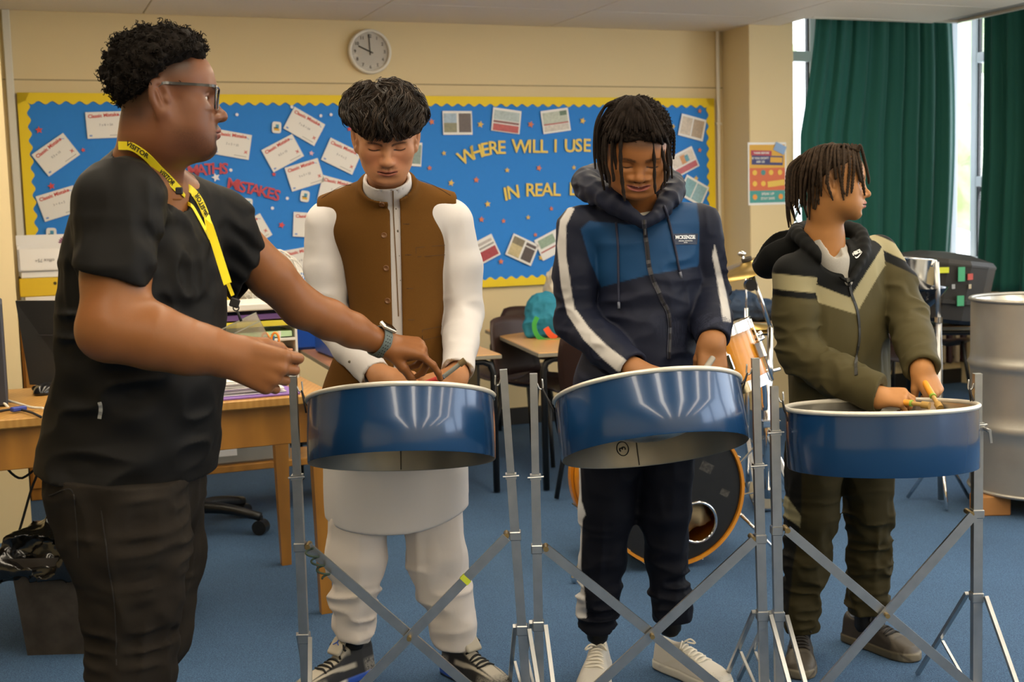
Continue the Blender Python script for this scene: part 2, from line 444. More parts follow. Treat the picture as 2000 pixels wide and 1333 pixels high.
# ================================================================== people: heads and hands
def head_field(prm):
    """head in its own axes: x across, y towards the face, z up, eye line at z = 0, metres"""
    g = dict(nose_w=1.0, nose_l=1.0, lip=1.0, jaw=1.0, cheek=0.0, chin=1.0, smile=0.0, open=0.0, brow=1.0, ear=1.0, lids=1.0, dbl=0.0, wide=1.0, slit=0.0, back=0.098, top=0.084, low=1.0)
    g.update(prm)
    def fn(p0):
        p = p0.copy(); p[:, 0] = np.abs(p[:, 0]) / g['wide']
        if g['low'] != 1: p[:, 2] = np.where(p[:, 2] < 0, p[:, 2] / g['low'], p[:, 2])
        x, y, z = p[:, 0], p[:, 1], p[:, 2]
        d = ell(p, (0, 0.084 - g['back'], 0.036), (0.074, g['back'], g['top']))
        d = smin(d, ell(p, (0, 0.030, 0.030), (0.060, 0.062, min(0.062, g['top'] - 0.012))), 0.03)               # forehead
        d = smin(d, ell(p, (0, 0.030, -0.032), (0.0585, 0.058, 0.068)), 0.03)              # face
        d = smin(d, seg(p, (0.048 * g['jaw'], 0.004, -0.052), (0.020, 0.066, -0.094), 0.021, 0.019), 0.035)   # jaw
        d = smin(d, ell(p, (0, 0.030, -0.072), (0.043, 0.052, 0.032)), 0.03)               # underside of jaw
        d = smin(d, ball(p, (0, 0.070 + 0.004 * (g['chin'] - 1), -0.101), 0.0175 * g['chin']), 0.024)     # chin
        d = smin(d, ball(p, (0.041, 0.052, -0.026 + 0.006 * g['smile']), 0.0225 + 0.004 * g['cheek'] + 0.003 * g['smile']), 0.026)   # cheekbone
        if g['cheek']: d = smin(d, ball(p, (0.036, 0.045, -0.062), 0.026), 0.03)
        d = smin(d, ell(p, (0, 0.066, -0.062), (0.029, 0.0265, 0.024)), 0.020)              # mouth barrel
        d = smin(d, seg(p, (0, 0.081, 0.021), (0.036, 0.070, 0.0205), 0.0115 * g['brow'], 0.0095 * g['brow']), 0.016)   # brow
        # eye socket and lids
        d = smax(d, -ell(p, (0.0315, 0.094, 0.0005), (0.0165, 0.0150, 0.0105)), 0.014)
        ec = (0.0315, 0.0665, 0.0)
        d = smin(d, ball(p, ec, 0.0148), 0.004)
        zl = (0.0030 - 0.0075 * g['lids'])                                   # edge of the upper lid
        d = smin(d, smax(ball(p, ec, 0.0168), -(z - zl - 14 * (x - 0.0315) ** 2), 0.002), 0.003)
        d = smin(d, smax(ball(p, ec, 0.0160), (z + 0.0066 - 12 * (x - 0.0315) ** 2), 0.002), 0.003)
        if g['slit']:
            sl = smax(np.abs(z + 0.0012) - (g['slit'] - 19 * (x - 0.0315) ** 2), ball(p, (0.0315, 0.078, 0), 0.017), 0.001)
            d = smax(d, -smax(sl, -ball(p, ec, 0.0118), 0.001), 0.0012)
        # nose
        nl = g['nose_l']; ty = 0.1065 + 0.012 * (nl - 1)
        n = seg(p, (0, 0.080, 0.012), (0, ty - 0.005, -0.028), 0.0078, 0.0088)
        n = smin(n, ball(p, (0, ty, -0.0350), 0.0112), 0.010)
        n = smin(n, ell(p, (0.0125 * g['nose_w'], ty - 0.0130, -0.0385), (0.0078 * g['nose_w'], 0.0115, 0.0082)), 0.008)
        n = smin(n, seg(p, (0, 0.082, -0.043), (0, ty - 0.006, -0.0425), 0.0060, 0.0050), 0.007)
        d = smin(d, n, 0.012)
        d = smax(d, -ell(p, (0.0066 * g['nose_w'], ty - 0.0100, -0.0475), (0.0034 * g['nose_w'], 0.0056, 0.0040)), 0.003)   # nostril
        d = smax(d, -seg(p, (0, 0.1030, -0.052), (0, 0.1035, -0.058), 0.0040, 0.0035), 0.006)   # philtrum
        # mouth
        L = g['lip']; sm = g['smile']; mw = 0.0240 + 0.005 * sm
        zc = -0.0690
        zz = z - zc - np.minimum(sm * 9.0 * x * x, 0.010)
        pm = np.stack([x, y, zz], 1)
        lipu = seg(pm, (0.0045, 0.0965, 0.0046 * L), (mw, 0.0790 - 0.004 * sm, 0.0004), 0.0062 * L, 0.0030)
        lipl = seg(pm, (0.0, 0.0950, -0.0066 * L), (mw - 0.003, 0.0780 - 0.004 * sm, -0.0010), 0.0070 * L, 0.0030)
        d = smin(d, lipu, 0.006); d = smin(d, lipl, 0.006)
        d = smax(d, -ell(pm, (0, 0.099, -0.0008), (mw * 1.02, 0.014 + 0.004 * sm, 0.0012 + g['open'])), 0.002)    # gap between the lips
        d = smax(d, -ell(p, (0, 0.1000, -0.0895), (0.014, 0.0065, 0.0050)), 0.014)   # dip under the lower lip
        if g['dbl']: d = smin(d, ell(p, (0, 0.022, -0.100), (0.048, 0.048, 0.030)), 0.03)
        # ear
        ev = g['ear']; c, s = math.cos(0.20), math.sin(0.20); cf, sf = math.cos(0.42), math.sin(0.42)
        Re = np.array([[cf, sf, 0], [-sf, cf, 0], [0, 0, 1]]).T @ np.array([[1, 0, 0], [0, c, s], [0, -s, c]]).T
        q = (p - np.array([0.0785, -0.010, -0.006], np.float32)) @ Re.astype(np.float32)
        e = ell(q, (0, 0, 0.002), (0.0065, 0.0190 * ev, 0.0330 * ev))
        e = smin(e, ell(q, (0.0, 0.004, -0.027 * ev), (0.006, 0.0095, 0.0105)), 0.006)
        e = smax(e, -ell(q, (0.0080, 0.002, 0.003), (0.0095, 0.0125 * ev, 0.0235 * ev)), 0.003)
        e = smin(e, seg(q, (0.001, -0.004, 0.014), (0.001, 0.000, -0.014), 0.0036, 0.0036), 0.005)
        e = smin(e, ell(q, (0.002, 0.0125, -0.006), (0.004, 0.0045, 0.0065)), 0.004)
        d = smin(d, e, 0.007)
        return d
    return fn
def face_paint(V, q, skin, lipc, browc, brow=1.0, closed=True, zc=-0.0690, smile=0.0, lip=1.0, beard=None, beardc='#1a1310', blush=None, lids=1.0, stubble=None, low=1.0, wide=1.0, browz=0.0):
    """colours of a face at head coordinates q: lips, brows, lashes, beard"""
    q = q.copy(); q[:, 2] = np.where(q[:, 2] < 0, q[:, 2] / low, q[:, 2]); q[:, 0] /= wide; n = len(q); c = np.tile(np.array(lin(skin)), (n, 1)); x = np.abs(q[:, 0]); y = q[:, 1]; z = q[:, 2]
    front = step(y, 0.055, 0.02)
    c = mixc(c, blush or skin, 0.5 * front * band(z, -0.03, 0.03, 0.03) * band(x, 0.035, 0.02, 0.02))
    if stubble is not None: c = mixc(c, stubble[0], stubble[1](q))
    if beard is not None: c = mixc(c, beardc, np.clip(beard(q) * (0.8 + 0.35 * noise3(q, 900)), 0, 1))
    zz = z - zc - np.minimum(smile * 9.0 * x * x, 0.010); mw = 0.0245 + 0.005 * smile
    lf = np.sqrt(np.clip(1 - (x / mw) ** 2, 0, 1))
    top = (0.0085 * lip) * lf * (1 - 0.18 * np.exp(-(x / 0.004) ** 2)); bot = -0.0125 * lip * lf
    lipm = np.clip((top - zz) / 0.0012 + 0.5, 0, 1) * np.clip((zz - bot) / 0.0016 + 0.5, 0, 1) * step(y, 0.076, 0.004) * (x < mw)
    c = mixc(c, lipc, 0.85 * lipm)
    c = mixc(c, '#1c0d0a', 0.9 * band(zz, -0.0008, 0.0011, 0.0012) * (x < mw) * step(y, 0.072, 0.004))
    bz = 0.0175 + browz + 0.0045 * np.sin(np.clip((x - 0.012) / 0.036, 0, 1) * 2.4) ; bw = 0.0042 * (1 - 0.55 * np.clip((x - 0.03) / 0.02, 0, 1))
    bm = band(z, bz, bw, 0.0022) * step(x, 0.0115, 0.004) * step(-x, -0.049, 0.006) * step(y, 0.045, 0.01)
    c = mixc(c, browc, np.clip(brow * bm * (0.85 + 0.3 * noise3(q, 700)), 0, 1))
    if closed:
        zl = (0.0030 - 0.0075 * lids) + 14 * (x - 0.0315) ** 2
        c = mixc(c, '#120b08', 0.95 * band(z, zl - 0.0010, 0.0019, 0.0014) * band(x, 0.0315, 0.0150, 0.003) * step(y, 0.070, 0.004))
    return c
def hand_parts(wrist, f, back, thumb_side, s=1.0, curls=None, spread=0.10, thumb=(0.7, 0.25, 0.5), thumb_drop=0.3):
    """returns list of (a, b, ra, rb, group) rods. f = towards the fingers, back = normal of the back of the hand,
    thumb_side = +1 when the thumb lies on the side f x back, -1 otherwise. curls: per finger index..little (mcp, pip, dip) in radians"""
    f = nrm(f); back = nrm(np.asarray(back) - (np.asarray(back) @ f) * f); sd = np.cross(f, back) * thumb_side
    w = np.asarray(wrist, float); rods_ = []
    curls = curls or [(0.5, 0.6, 0.4)] * 4
    lat = [0.030, 0.010, -0.010, -0.028]; kl = [0.088, 0.091, 0.086, 0.078]
    Ls = [(0.040, 0.025, 0.019), (0.044, 0.028, 0.020), (0.040, 0.026, 0.019), (0.032, 0.020, 0.017)]
    rad = [0.0092, 0.0094, 0.0088, 0.0078]
    for i in range(4):
        base = w + s * (f * 0.006 + sd * lat[i] * 0.62)
        kn = w + s * (f * kl[i] + sd * lat[i] + back * (0.004 if i in (1, 2) else 0.0))
        rods_.append((base, kn, 0.0165 * s, 0.0122 * s, 'palm'))
        a = spread * (lat[i] / 0.02); d = nrm(f * math.cos(a) + sd * math.sin(a)); ax = nrm(np.cross(d, back))
        ang = 0.0; q = kn
        for j in range(3):
            ang -= curls[i][j]; dd = rotm(ax, ang) @ d
            e = q + dd * Ls[i][j] * s; r0 = rad[i] * (1.0, 0.93, 0.86)[j] * s; r1 = rad[i] * (0.95, 0.87, 0.74)[j] * s
            rods_.append((q, e, r0 * (1.06 if j == 0 else 1.0), r1, 'f%d' % i)); q = e
    # thumb
    tb = w + s * (f * 0.022 + sd * 0.024 - back * 0.010)
    d0 = nrm(f * math.cos(thumb[0]) + sd * math.sin(thumb[0]) - back * thumb_drop)
    m = tb + d0 * 0.040 * s; rods_.append((tb, m, 0.0165 * s, 0.0125 * s, 'palm'))
    ax = nrm(np.cross(d0, -back + f * 0.5 - sd * 0.5)); d1 = rotm(ax, thumb[1]) @ d0; e = m + d1 * 0.032 * s; rods_.append((m, e, 0.0116 * s, 0.0100 * s, 't'))
    d2 = rotm(ax, thumb[2] + thumb[1]) @ d0; g = e + d2 * 0.025 * s; rods_.append((e, g, 0.0100 * s, 0.0078 * s, 't'))
    rods_.append((w + s * (f * 0.03 + sd * 0.022 - back * 0.006), w + s * (f * 0.075 + sd * 0.026 - back * 0.002), 0.012 * s, 0.010 * s, 'palm'))
    return rods_
def hand_field(parts):
    groups = {}
    for r in parts: groups.setdefault(r[4], []).append(r)
    def fn(p):
        d = None
        for k, rs in groups.items():
            kk = 0.014 if k == 'palm' else 0.0045
            e = sminl([seg(p, r[0], r[1], r[2], r[3]) for r in rs], kk)
            d = e if d is None else smin(d, e, 0.006)
        return d
    return fn
def head_frame(origin, fwd, up, s=1.0):
    fwd = nrm(fwd); up = nrm(np.asarray(up, float) - (np.asarray(up, float) @ fwd) * fwd); rt = np.cross(fwd, up)
    R = np.array([rt, fwd, up]).T; o = np.asarray(origin, float)
    def to_local(p): return ((p - o.astype(np.float32)) @ R.astype(np.float32)) / np.float32(s)
    def to_world(q): return o + (np.asarray(q, float) * s) @ R.T
    return R, to_local, to_world

def locs(name, m, parent, paths, radii, n=7, rings=26, braid=0.12, freq=1.0, tip=0.75):
    """hanging twists of hair; each one a tube whose thickness pulses like a braid"""
    vs = []; fs = []; k = 0
    for pth, r in zip(paths, radii):
        q = resample(pth, rings * 2); L = np.linalg.norm(np.diff(q, axis=0), axis=1).sum()
        s = np.linspace(0, 1, len(q)); pulse = 1 + braid * np.sin(2 * math.pi * s * L / (0.0075 * freq))
        tp = np.where(s > 0.9, 1 - (1 - 0.55) * (s - 0.9) / 0.1, 1.0) * (1 - (1 - tip) * s)
        V, Fc = tube_np(q, r * pulse * tp, n); vs.append(V); fs += [[i + k for i in f] for f in Fc]; k += len(V)
    return mesh_np(name, np.concatenate(vs), fs, m, parent)
M_skin = {}
def skin_mat(key, base, rough=0.48):
    return mat('skin_' + key, base, rough, vcol=True, noise=(45, 0.12, None), bump=(320, 0.10, 0.0006), sss=0.04, spec=0.3)
def cloth(name, color, rough=0.85, vcol=False, grain=500, amt=0.3, sheen=0.15):
    return mat(name, color, rough, vcol=vcol, noise=(grain, amt, None), bump=(grain, 0.15, 0.0008), sheen=sheen)

def hit(fn, px, py, y0=1.8, y1=4.2, off=0.0, n=220):
    """where the picture ray meets a solid (off = metres in front of the surface)"""
    ys = np.linspace(y0, y1, n); r = ray(px, py); pts = np.array([0, 0, CH]) + r[None] * (ys / r[1])[:, None]
    d = fn(pts.astype(np.float32)); k = np.nonzero(d < off)[0]
    if not len(k): k = [int(np.argmin(d))]
    return pts[k[0]]
def grad(fn, p, e=0.003):
    p = np.asarray(p, np.float32).reshape(-1, 3); g = np.stack([fn(p + np.array(v, np.float32) * e) - fn(p - np.array(v, np.float32) * e) for v in np.eye(3)], 1)
    return g / (np.linalg.norm(g, axis=1)[:, None] + 1e-9)
def folds(p, sc, amp, seed=0.0, sharp=1.6):
    n = noise3(p * np.asarray(sc, np.float32), 1.0, seed); return amp * (0.5 - np.minimum(np.abs(n) * sharp, 1.2))
def near(p, c, r): return np.exp(-((p - np.asarray(c, np.float32)) ** 2).sum(1) / np.float32(r * r))
def ribbon(mb, pts, nrms, w, th=0.0015):
    pts = np.asarray(pts, float); T = np.gradient(pts, axis=0); V = []
    for p, t, n in zip(pts, T, nrms):
        t = nrm(t); n = nrm(np.asarray(n) - (np.asarray(n) @ t) * t); b = np.cross(t, n)
        V += [p + b * w / 2, p - b * w / 2, p - b * w / 2 + n * th, p + b * w / 2 + n * th]
    Fc = []
    for i in range(len(pts) - 1):
        a, b = i * 4, i * 4 + 4
        for j in range(4): k = (j + 1) % 4; Fc.append([a + j, a + k, b + k, b + j])
    Fc += [[3, 2, 1, 0], [len(V) - 4, len(V) - 3, len(V) - 2, len(V) - 1]]
    mb.add(V, Fc)
def surf_path(fn, pix, n, off=0.003, **k):
    """a line drawn on a solid through picture points; returns points and normals"""
    q = resample(np.array([[a[0], a[1], 0.0] for a in pix]), n)
    pts = np.array([hit(fn, a[0], a[1], off=0.0, **k) for a in q]); nn = grad(fn, pts); return pts + nn * off, nn
def prow(py, xl, xr, a, Y, yaw):
    """a torso section whose outline meets picture columns xl and xr at row py. For a sideways body (yaw near 90) a is the half
    width across; for a body facing the camera a is the half depth front to back"""
    c = P((xl + xr) / 2, py, Y); z = c[2]; side = abs(math.sin(math.radians(yaw))) > 0.6; th = math.radians(yaw)
    v = abs(P(xr, py, Y)[0] - P(xl, py, Y)[0]) / 2; cx = c[0]; an = np.linspace(0, 6.283, 49)[:-1]
    for _ in range(8):
        aa, bb = (a, v) if side else (v, a)
        e = np.outer(np.cos(an) * aa, [math.cos(th), math.sin(th), 0]) + np.outer(np.sin(an) * bb, [-math.sin(th), math.cos(th), 0]) + [cx, Y, z]
        x = proj(e)[:, 0]; l, r = x.min(), x.max(); k = Y / F
        cx += ((xl + xr) - (l + r)) / 2 * k; v = max(0.02, v + ((xr - xl) - (r - l)) / 2 * k * 0.8)
    aa, bb = (a, v) if side else (v, a)
    return (z, cx, Y, aa, bb, yaw)
def wsum(p, terms):
    """sum of weight * f(p) evaluated only where the weight matters"""
    out = np.zeros(len(p), np.float32)
    for w, f in terms:
        m = w > 0.03
        if m.any(): out[m] += w[m] * f(p[m])
    return out
def solid(name, fn, pts, pad, h, m, parent, color=None, clean=True):
    lo, hi = bounds_of(pts, pad); V, Fc = sdf_mesh(fn, lo, hi, h)
    return mesh_np(name, V, Fc, m, parent, colors=color(V) if color else None)

def poly_sd(xy, poly):
    """signed distance (pixels) to a polygon, negative inside"""
    poly = np.asarray(poly, float); n = len(poly); d = np.full(len(xy), 1e9); ins = np.zeros(len(xy), bool)
    for i in range(n):
        a, b = poly[i], poly[(i + 1) % n]; e = b - a; w = xy - a; t = np.clip(w @ e / (e @ e + 1e-9), 0, 1)
        d = np.minimum(d, np.linalg.norm(w - t[:, None] * e, axis=1))
        cr = ((a[1] <= xy[:, 1]) != (b[1] <= xy[:, 1])) & (xy[:, 0] < (b[0] - a[0]) * (xy[:, 1] - a[1]) / (b[1] - a[1] + 1e-12) + a[0]); ins ^= cr
    return np.where(ins, -d, d)
def dye(c, V, nv, poly, color, soft=2.0, back=False):
    """dye a panel of the front of a garment; the panel's corners are given as picture points"""
    xy = proj(V); view = V - [0, 0, CH]; fr = (nv * view).sum(1) < 0.01
    w = np.clip(0.5 - poly_sd(xy, poly) / soft, 0, 1) * (fr if not back else 1)
    return mixc(c, color, w)
def vert_normals(V, Fc):
    n = np.cross(V[Fc[:, 2]] - V[Fc[:, 0]], V[Fc[:, 3]] - V[Fc[:, 1]]); o = np.zeros_like(V)
    for k in range(4): np.add.at(o, Fc[:, k], n)
    return o / (np.linalg.norm(o, axis=1)[:, None] + 1e-12)
def garment(name, fn, pts, pad, h, m, parent, paint):
    lo, hi = bounds_of(pts, pad); V, Fc = sdf_mesh(fn, lo, hi, h)
    return mesh_np(name, V, Fc, m, parent, colors=paint(V, vert_normals(V, Fc)))
def sneaker(parent, heel, toe, paint, hi=0.085, lace='#1b1b1b', h=0.0028, wide=1.0, lace_w=0.0032, mname='sneaker'):
    """a laced shoe standing on the floor; heel and toe are floor points; paint(q) gives colours in shoe axes (x 0..1 heel to toe, y across, z up, metres)"""
    heel = np.array([heel[0], heel[1], 0.0]); toe = np.array([toe[0], toe[1], 0.0]); L = np.linalg.norm(toe - heel); f = (toe - heel) / L; sd = np.array([f[1], -f[0], 0]); R = np.array([f, sd, [0, 0, 1]]).T.astype(np.float32)
    def loc(p): return (p - heel.astype(np.float32)) @ R
    xs = np.array([0, 0.06, 0.2, 0.45, 0.62, 0.78, 0.9, 0.97, 1.0]) * L
    ws = np.array([0.016, 0.029, 0.034, 0.035, 0.042, 0.045, 0.038, 0.022, 0.006]) * wide
    tx = np.array([0, 0.05, 0.26, 0.38, 0.5, 0.65, 0.8, 0.93, 1.0]) * L; tz = np.array([hi - 0.01, hi, hi, hi - 0.004, 0.078, 0.064, 0.052, 0.042, 0.022])
    def fn(p):
        q = loc(p); x = q[:, 0]; w = np.interp(x, xs, ws); t = np.interp(x, tx, tz); zz = q[:, 2]
        wz = w * np.where(zz < 0.03, 1.0, 1 - 0.42 * np.clip((zz - 0.03) / 0.06, 0, 1))
        d = smax(np.abs(q[:, 1]) - wz, zz - t, 0.022); d = smax(d, -zz, 0.004); d = smax(d, np.maximum(-x, x - L), 0.02)
        sole = smax(smax(np.abs(q[:, 1]) - w - 0.003, np.abs(zz - 0.014) - 0.013, 0.006), np.maximum(-x - 0.002, x - L - 0.002), 0.012); d = np.minimum(d, sole)
        d = smax(d, -ell(q, (0.20 * L, 0, hi + 0.012), (0.034, 0.026 * wide, 0.03)), 0.006)
        return d * np.float32(0.75)
    o = bpy.data.objects.new('shoe', None); col.objects.link(o); o.parent = parent
    lo_, hi_ = bounds_of([heel, toe], 0.07); hi_[2] = hi + 0.03; lo_[2] = -0.012
    V, Fc = sdf_mesh(fn, lo_, hi_, h, margin=1.8)
    mesh_np('upper', V, Fc, mat(mname + '_upper', '#888888', 0.55, vcol=True), o, colors=paint(loc(V.astype(np.float32)).astype(float) / [L, 1, 1]))
    def top(x, y):
        zs = np.linspace(0.14, 0.01, 90); pt = heel + f * x * L + sd * y + np.outer(zs, [0, 0, 1.0]); d = fn(pt.astype(np.float32)); k = np.nonzero(d < 0)[0]; return pt[k[0]] if len(k) else pt[60]
    M_l = mat('lace_' + lace[1:], lace, 0.8)
    for i in range(6):
        x = 0.40 + 0.052 * i; w = 0.017 + 0.002 * i
        pts = [top(x + (0.012 if i % 2 else -0.012), -w) + [0, 0, 0.001], top(x, -w * 0.4) + [0, 0, 0.004], top(x + 0.01, w * 0.4) + [0, 0, 0.004], top(x - (0.012 if i % 2 else -0.012), w) + [0, 0, 0.001]]
        mb = MB(); mb.tube(resample(pts, 9), lace_w, 6); mb.build('lace', M_l, o, smooth=True)
    a = top(0.38, 0) + [0, 0, 0.006]
    for s in (-1, 1):
        pts = [a, a + sd * s * 0.016 + f * 0.012 + [0, 0, 0.010], a + sd * s * 0.030 + f * 0.018 - [0, 0, 0.004], a + sd * s * 0.012 + f * 0.004]
        mb = MB(); mb.tube(resample(pts, 12), lace_w * 0.85, 6); mb.build('lace_bow', M_l, o, smooth=True)
    return o, fn, loc, (heel, f, sd, L)

# ================================================================== the room
def struct(mb, name, m, parent=None, **k):
    o = mb.build(name, m, parent, **k)
    if parent is None: o['kind'] = 'structure'
    return o
RW = np.array([UX, VX, [0, 0, 1]]).T            # room axes
def W(u, z, off=0.0): return UV(u, VW - off, z)   # a point on the back wall, off = in front of it
def rbx(mb, u0, u1, v0, v1, z0, z1, bev=0.0):     # a box along the room axes
    return mb.box(UV((u0 + u1) / 2, (v0 + v1) / 2, (z0 + z1) / 2), (u1 - u0, v1 - v0, z1 - z0), RW, bev)

M_wall = mat('cream_paint', '#e6d1a2', 0.75, noise=(1.5, 0.25, '#dcc594'), bump=(60, 0.15))
M_white = mat('white_gloss_paint', '#e8e2d2', 0.4)
M_ceil = mat('ceiling_tile_white', '#f0e6d4', 0.9, bump=(180, 0.4), noise=(90, 0.25, '#e0d4c0'))
M_black = mat('black_skirting', '#141313', 0.5)
M_alu = mat('white_window_frame', '#c3cad2', 0.35)

def carpet():
    m = mat('blue_carpet', '#3f5f86', 0.95)
    nt = m.node_tree; b = nt.nodes['Principled BSDF']; L = nt.links
    tc = nt.nodes.new('ShaderNodeTexCoord')
    n1 = nt.nodes.new('ShaderNodeTexNoise'); n1.inputs['Scale'].default_value = 260; n1.inputs['Detail'].default_value = 3
    n2 = nt.nodes.new('ShaderNodeTexNoise'); n2.inputs['Scale'].default_value = 2.2; n2.inputs['Detail'].default_value = 4
    L.new(tc.outputs['Object'], n1.inputs['Vector']); L.new(tc.outputs['Object'], n2.inputs['Vector'])
    r = nt.nodes.new('ShaderNodeValToRGB'); r.color_ramp.elements[0].position = 0.32; r.color_ramp.elements[1].position = 0.68
    r.color_ramp.elements[0].color = (*lin('#28466a'), 1); r.color_ramp.elements[1].color = (*lin('#4d7299'), 1)
    L.new(n1.outputs['Fac'], r.inputs['Fac'])
    mx = nt.nodes.new('ShaderNodeMix'); mx.data_type = 'RGBA'; mx.blend_type = 'MULTIPLY'; mx.inputs['Factor'].default_value = 0.35
    L.new(r.outputs['Color'], mx.inputs['A']); L.new(n2.outputs['Fac'], mx.inputs['B']); L.new(mx.outputs['Result'], b.inputs['Base Color'])
    bp = nt.nodes.new('ShaderNodeBump'); bp.inputs['Strength'].default_value = 0.6; bp.inputs['Distance'].default_value = 0.004
    L.new(n1.outputs['Fac'], bp.inputs['Height']); L.new(bp.outputs[0], b.inputs['Normal'])
    return m
mb = MB(); rbx(mb, -3.0, 6.5, -5.0, 7.4, -0.08, 0.0); struct(mb, 'floor', carpet())
# walls
mb = MB(); rbx(mb, -0.10, 4.70, VW, VW + 0.12, 0, 2.95); struct(mb, 'wall_back', M_wall)
mb = MB(); rbx(mb, 4.37, 4.70, 6.86, VW, 0, 2.95, 0.004); struct(mb, 'wall_pillar', M_wall)
mb = MB(); rbx(mb, -0.03, 0.012, 5.55, VW, 0, 2.44); struct(mb, 'wall_left', M_wall)
mb = MB(); rbx(mb, -3.0, -0.03, 5.55, 5.67, 0, 2.95); struct(mb, 'wall_recess', M_wall)
mb = MB(); rbx(mb, -3.12, -3.0, -5.0, 5.67, 0, 2.95); struct(mb, 'wall_far_left', M_wall)
SILL = 0.86
mb = MB(); rbx(mb, 4.70, 6.45, VW, VW + 0.12, 0, SILL); rbx(mb, 4.70, 6.45, VW, VW + 0.12, 2.72, 2.95); struct(mb, 'wall_bay', M_wall)
mb = MB(); rbx(mb, 6.33, 6.45, -5.0, VW, 0, SILL); rbx(mb, 6.33, 6.45, -5.0, VW, 2.72, 2.95)
for v in (5.35, 3.2, 1.0, -1.6, -4.8): rbx(mb, 6.33, 6.45, v - 0.18, v + 0.18, SILL, 2.72)
struct(mb, 'wall_right', M_wall)
mb = MB(); rbx(mb, -3.0, 6.45, -5.12, -5.0, 0, 2.95); struct(mb, 'wall_front', M_wall)
# upper ceiling over the window strip, and the lowered tiled ceiling
mb = MB(); rbx(mb, -3.0, 6.5, -5.12, 7.4, 2.95, 3.02); struct(mb, 'ceiling_upper', M_white)
mb = MB(); rbx(mb, -3.0, 5.70, -5.0, 6.50, CEIL + 0.012, CEIL + 0.10); rbx(mb, -0.1, 4.60, 6.50, VW, CEIL + 0.012, CEIL + 0.10)
ceil = struct(mb, 'ceiling', mat('ceiling_grid_grey', '#a39c90', 0.8))
tile = None
for i in range(-2, 5):
    for j in range(7):
        u0 = 0.75 + 1.2 * (i - 1); u1 = u0 + 1.2; v1 = VW - 0.6 * j; v0 = v1 - 0.6
        lim = 4.60 if (v0 + v1) / 2 > 6.5 else 5.70
        u1 = min(u1, lim)
        if u1 - u0 < 0.1 or u0 < -2.0 or (j > 2 and (u0 < 0)): continue
        if (v0 + v1) / 2 > 5.9 and u0 < -0.5: u0 = -0.1
        mb = MB(); rbx(mb, u0 + 0.003, u1 - 0.003, v0 + 0.003, v1 - 0.003, CEIL, CEIL + 0.014, 0.003); mb.build('ceiling_tile', M_ceil, ceil)
mb = MB(); rbx(mb, 4.60, 5.72, 6.498, 6.52, CEIL - 0.004, 2.60); rbx(mb, 5.69, 5.72, -5.0, 6.52, CEIL - 0.004, 2.60); struct(mb, 'trim_1', M_white)
mb = MB(); rbx(mb, 0.012, 4.37, VW - 0.016, VW, 0, 0.105, 0.003); struct(mb, 'baseboard_back', M_black)
mb = MB(); rbx(mb, 4.70, 6.33, VW - 0.016, VW, 0, 0.105, 0.003); struct(mb, 'baseboard_bay', M_black)
# seam rail across the wall above the pinboard
mb = MB(); rbx(mb, 0.02, 4.37, VW - 0.004, VW, 2.079, 2.085); struct(mb, 'trim_2', mat('seam_shadow_paint', '#a99672', 0.8))
# pipes and trunking on the wall
mb = MB(); mb.tube([W(4.325, 0.1, 0.02), W(4.325, 2.44, 0.02)], 0.013, 10)
for z in (0.55, 1.15, 1.85): mb.box(W(4.325, z, 0.018), (0.04, 0.03, 0.018), RW, 0.003)
struct(mb, 'trim_3', M_white, auto=40)
mb = MB(); rbx(mb, 0.035, 0.075, VW - 0.025, VW, 0.1, 2.44, 0.004); struct(mb, 'trim_4', mat('trunking_white', '#e2dccb', 0.5))

